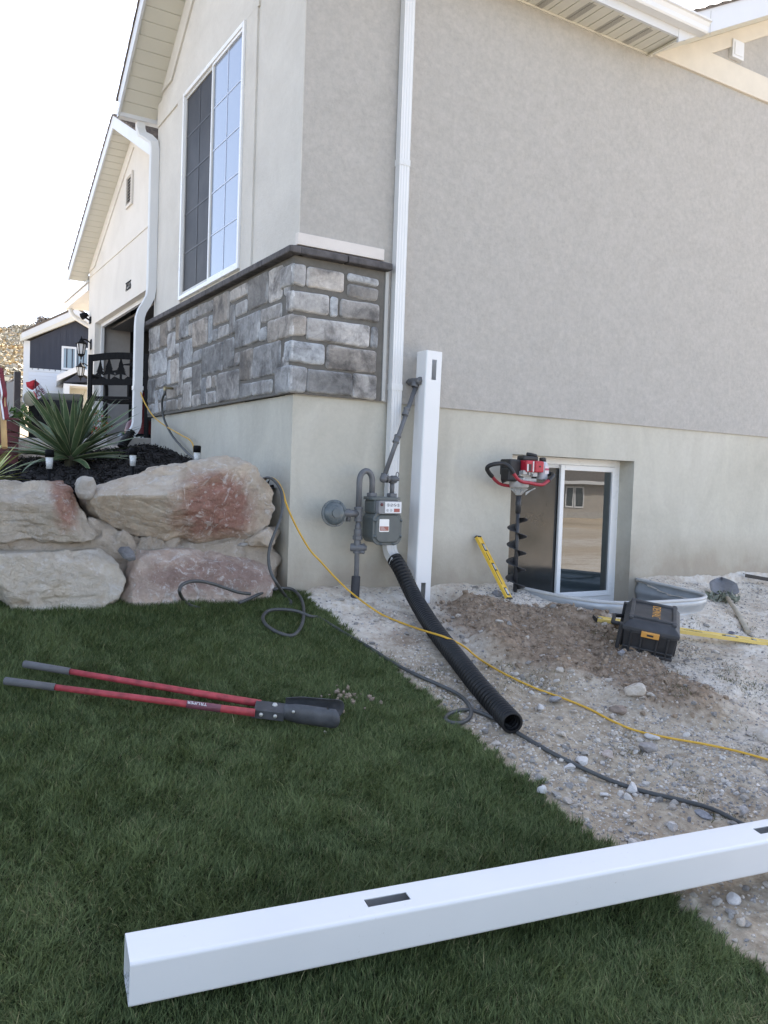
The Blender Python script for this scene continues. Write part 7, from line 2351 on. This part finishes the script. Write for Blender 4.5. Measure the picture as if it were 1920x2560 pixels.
# entry gable of the neighbour house
pe0, pe1, pea = npx(905, 1105, -3), npx(1560, 1105, -3), npx(1240, 955, -3)
b = MB()
b.prism([pe0 + NR * 0.3 - ZP * 0.05, pe1 - NR * 0.3 - ZP * 0.05, pea - ZP * 0.1], NF * 3)
b.build('porch_gable', NAVY, nh)
b = MB()
b.prism([pe0 - NF * 0.1, pea - NF * 0.1, pea - NF * 0.1 + ZP * 0.30, pe0 - NF * 0.1 + ZP * 0.30], NF * 3.2)
b.prism([pe1 - NF * 0.1, pea - NF * 0.1, pea - NF * 0.1 + ZP * 0.30, pe1 - NF * 0.1 + ZP * 0.30], NF * 3.2)
q = npx(1015, 1140, -3); q2 = npx(1105, 1480, -3)
b.prism([q - NF * 0.02, vert(q2, q.z) - NF * 0.02, vert(q2, zb_ - 2) - NF * 0.02, vert(q, zb_ - 2) - NF * 0.02], NF * 3)
q = npx(1015, 1140, -3); q2 = npx(1500, 1200, -3)
b.prism([q - NF * 0.03, vert(q2, q.z) - NF * 0.03, q2 - NF * 0.03, vert(q, q2.z) - NF * 0.03], NF * 3)
b.build('porch_trim', MFASC, nh)
b = MB()
q = npx(1105, 1200, -1.5); q2 = npx(1420, 1480, -1.5)
b.prism([vert(q, q.z), vert(q2, q.z), vert(q2, zb_ - 2), vert(q, zb_ - 2)], NF * 0.1)
b.build('porch_wall', M('porch_shade', (0.52, 0.50, 0.42), 0.8, 0.05), nh)

# brush on the hillside: many small leafy domes in one mass, plus one dark juniper on the ridge
r = np.random.default_rng(77)
n = 7000
yy = 62 + 125 * r.random(n) ** 0.8
xx = CPOS[0] + (yy - CPOS[1]) * np.tan(r.uniform(R_(3.5), R_(17), n))
zz = H(xx, yy)
s = r.uniform(0.5, 1.25, n) * (1 + 0.3 * fb2(xx, yy, 0.05, 2, 3))
k = 34
d = r.normal(size=(n, k, 3)); d /= np.linalg.norm(d, axis=2, keepdims=True)
d[:, :, 2] = np.abs(d[:, :, 2])
p = d * (r.random((n, k, 1)) ** 0.35) * s[:, None, None] * np.array([1.1, 1.1, 0.95]) + np.stack([xx, yy, zz], 1)[:, None, :]
a_ = r.normal(size=(n, k, 3)); a_ /= np.linalg.norm(a_, axis=2, keepdims=True)
bb = np.cross(a_, d); bb /= np.linalg.norm(bb, axis=2, keepdims=True) + 1e-9
sz_ = s[:, None, None] * r.uniform(0.16, 0.34, (n, k, 1))
V = np.stack([p - a_ * sz_, p + bb * sz_ * 0.7, p + a_ * sz_, p - bb * sz_ * 0.7], 2)
pal = np.array([[0.36, 0.32, 0.24], [0.44, 0.38, 0.28], [0.50, 0.43, 0.33], [0.40, 0.37, 0.29], [0.52, 0.38, 0.20]])
c = pal[r.integers(0, 5, n)][:, None, :] * r.uniform(0.85, 1.15, (n, k, 1))
C4 = np.ones((n, k, 4, 4)); C4[:, :, :, :3] = c[:, :, None, :]
MBRUSH = NT('dry_brush')
at_ = MBRUSH.n('ShaderNodeAttribute', attribute_name='tint')
MBRUSH.done(at_.outputs['Color'], 0.9)
tag(np_mesh('hillside_brush', V.reshape(-1, 3), [np.arange(n * k * 4).reshape(-1, 4)], MBRUSH.m, None, False, {'tint': C4.reshape(-1, 4)}),
    'dry grey brown sagebrush covering the far hillside', 'brush', kind='stuff')
def hill_pt(px):
    dv = ray(px)
    ts = np.linspace(60, 260, 1500)
    P = CPOS[None] + dv[None] * ts[:, None]
    f = P[:, 2] - H(P[:, 0], P[:, 1])
    i = np.argmin(np.abs(f))
    return P[i]
q = hill_pt((690 * 260 / 1659, 780 + 262 * 260 / 1659))
t = thing('juniper_bush', tuple(q), 'dark bush standing out on the hill ridge above the navy house', 'bush')
V = []
for k in range(400):
    dd_ = r.normal(size=3); dd_ /= np.linalg.norm(dd_)
    p = np.array(q) + np.array([0, 0, 1.0]) + dd_ * r.random() ** 0.4 * np.array([1.5, 1.5, 1.5])
    a_ = r.normal(size=3); a_ /= np.linalg.norm(a_); bb = np.cross(a_, dd_); bb /= np.linalg.norm(bb)
    V += [p - a_ * 0.3, p + bb * 0.2, p + a_ * 0.3, p - bb * 0.2]
np_mesh('crown', np.array(V), [np.arange(len(V)).reshape(-1, 4)], M('juniper', (0.20, 0.17, 0.145), 0.9, 0.4, 1), t)
MB().tube([(q[0], q[1], q[2] - 0.5), (q[0], q[1], q[2] + 1.4)], [0.2, 0.1], 8).build('trunk', M('bark', (0.1, 0.08, 0.06), 0.9), t)

# ------------------------------------------------------------------ the lot behind the camera (seen mirrored in the basement window)
oh = thing('opposite_house', (4, -46, -1.8), 'plain tan house across the empty lots, mirrored in the basement window', 'house')
MTANW = m_stucco('tan_stucco', (0.36, 0.33, 0.29), (0.40, 0.365, 0.32), (0.43, 0.40, 0.35), 1.0, 60, 0.2)
HY = -46.0
MB().box((-4, HY - 10, -1.3), (60, HY, 1.2)).build('wall', MTANW, oh)
MB().box((-4.02, HY - 10, -2.4), (60.02, HY + 0.03, -1.301)).build('foundation', MCONC, oh)
MB().prism([(-4.6, HY + 0.6, 1.2), (-4.6, HY - 5, 4.2), (-4.6, HY - 10.5, 1.2)], (65.2, 0, 0)).build('roof', MSHING, oh)
MB().box((-4.6, HY + 0.61, 1.0), (60.6, HY + 0.68, 1.28)).build('fascia', MFASC, oh)
for x0 in np.arange(4.0, 56, 6.0):
    b = MB()
    for k in range(2):
        xa = x0 + k * 1.1
        b.box((xa, HY + 0.02, -0.9), (xa + 0.12, HY + 0.06, 0.8)).box((xa + 0.9, HY + 0.02, -0.9), (xa + 1.02, HY + 0.06, 0.8))
        b.box((xa + 0.12, HY + 0.02, -0.9), (xa + 0.9, HY + 0.06, -0.78)).box((xa + 0.12, HY + 0.02, 0.68), (xa + 0.9, HY + 0.06, 0.8))
    f = b.build('window', MFASC, oh)
    MB().box((x0 + 0.12, HY + 0.01, -0.78), (x0 + 0.9, HY + 0.03, 0.68)).box((x0 + 1.22, HY + 0.01, -0.78), (x0 + 2.0, HY + 0.03, 0.68)).build('pane', MGLASS, f)
for k, (x, y, sc) in enumerate(((9.5, -14, 0.6), (12.0, -17.0, 0.8), (14.5, -14.0, 0.7), (16.0, -21.0, 0.8), (19.0, -25.0, 0.9))):
    leafy('weed_bush', (x, y, Hs(x, y) + 0.2 * sc), sc * 0.8, 420, [(0.08, 0.11, 0.04), (0.12, 0.14, 0.06), (0.16, 0.15, 0.08)], None, 0.07, 0.35 * sc / 0.5, 50 + k)
for o in [o for o in COL.objects if o.name.startswith('weed_bush')]:
    tag(o, 'green weed bush on the bare lot, mirrored in the basement window', 'bush', 'weed bushes on the empty lot')
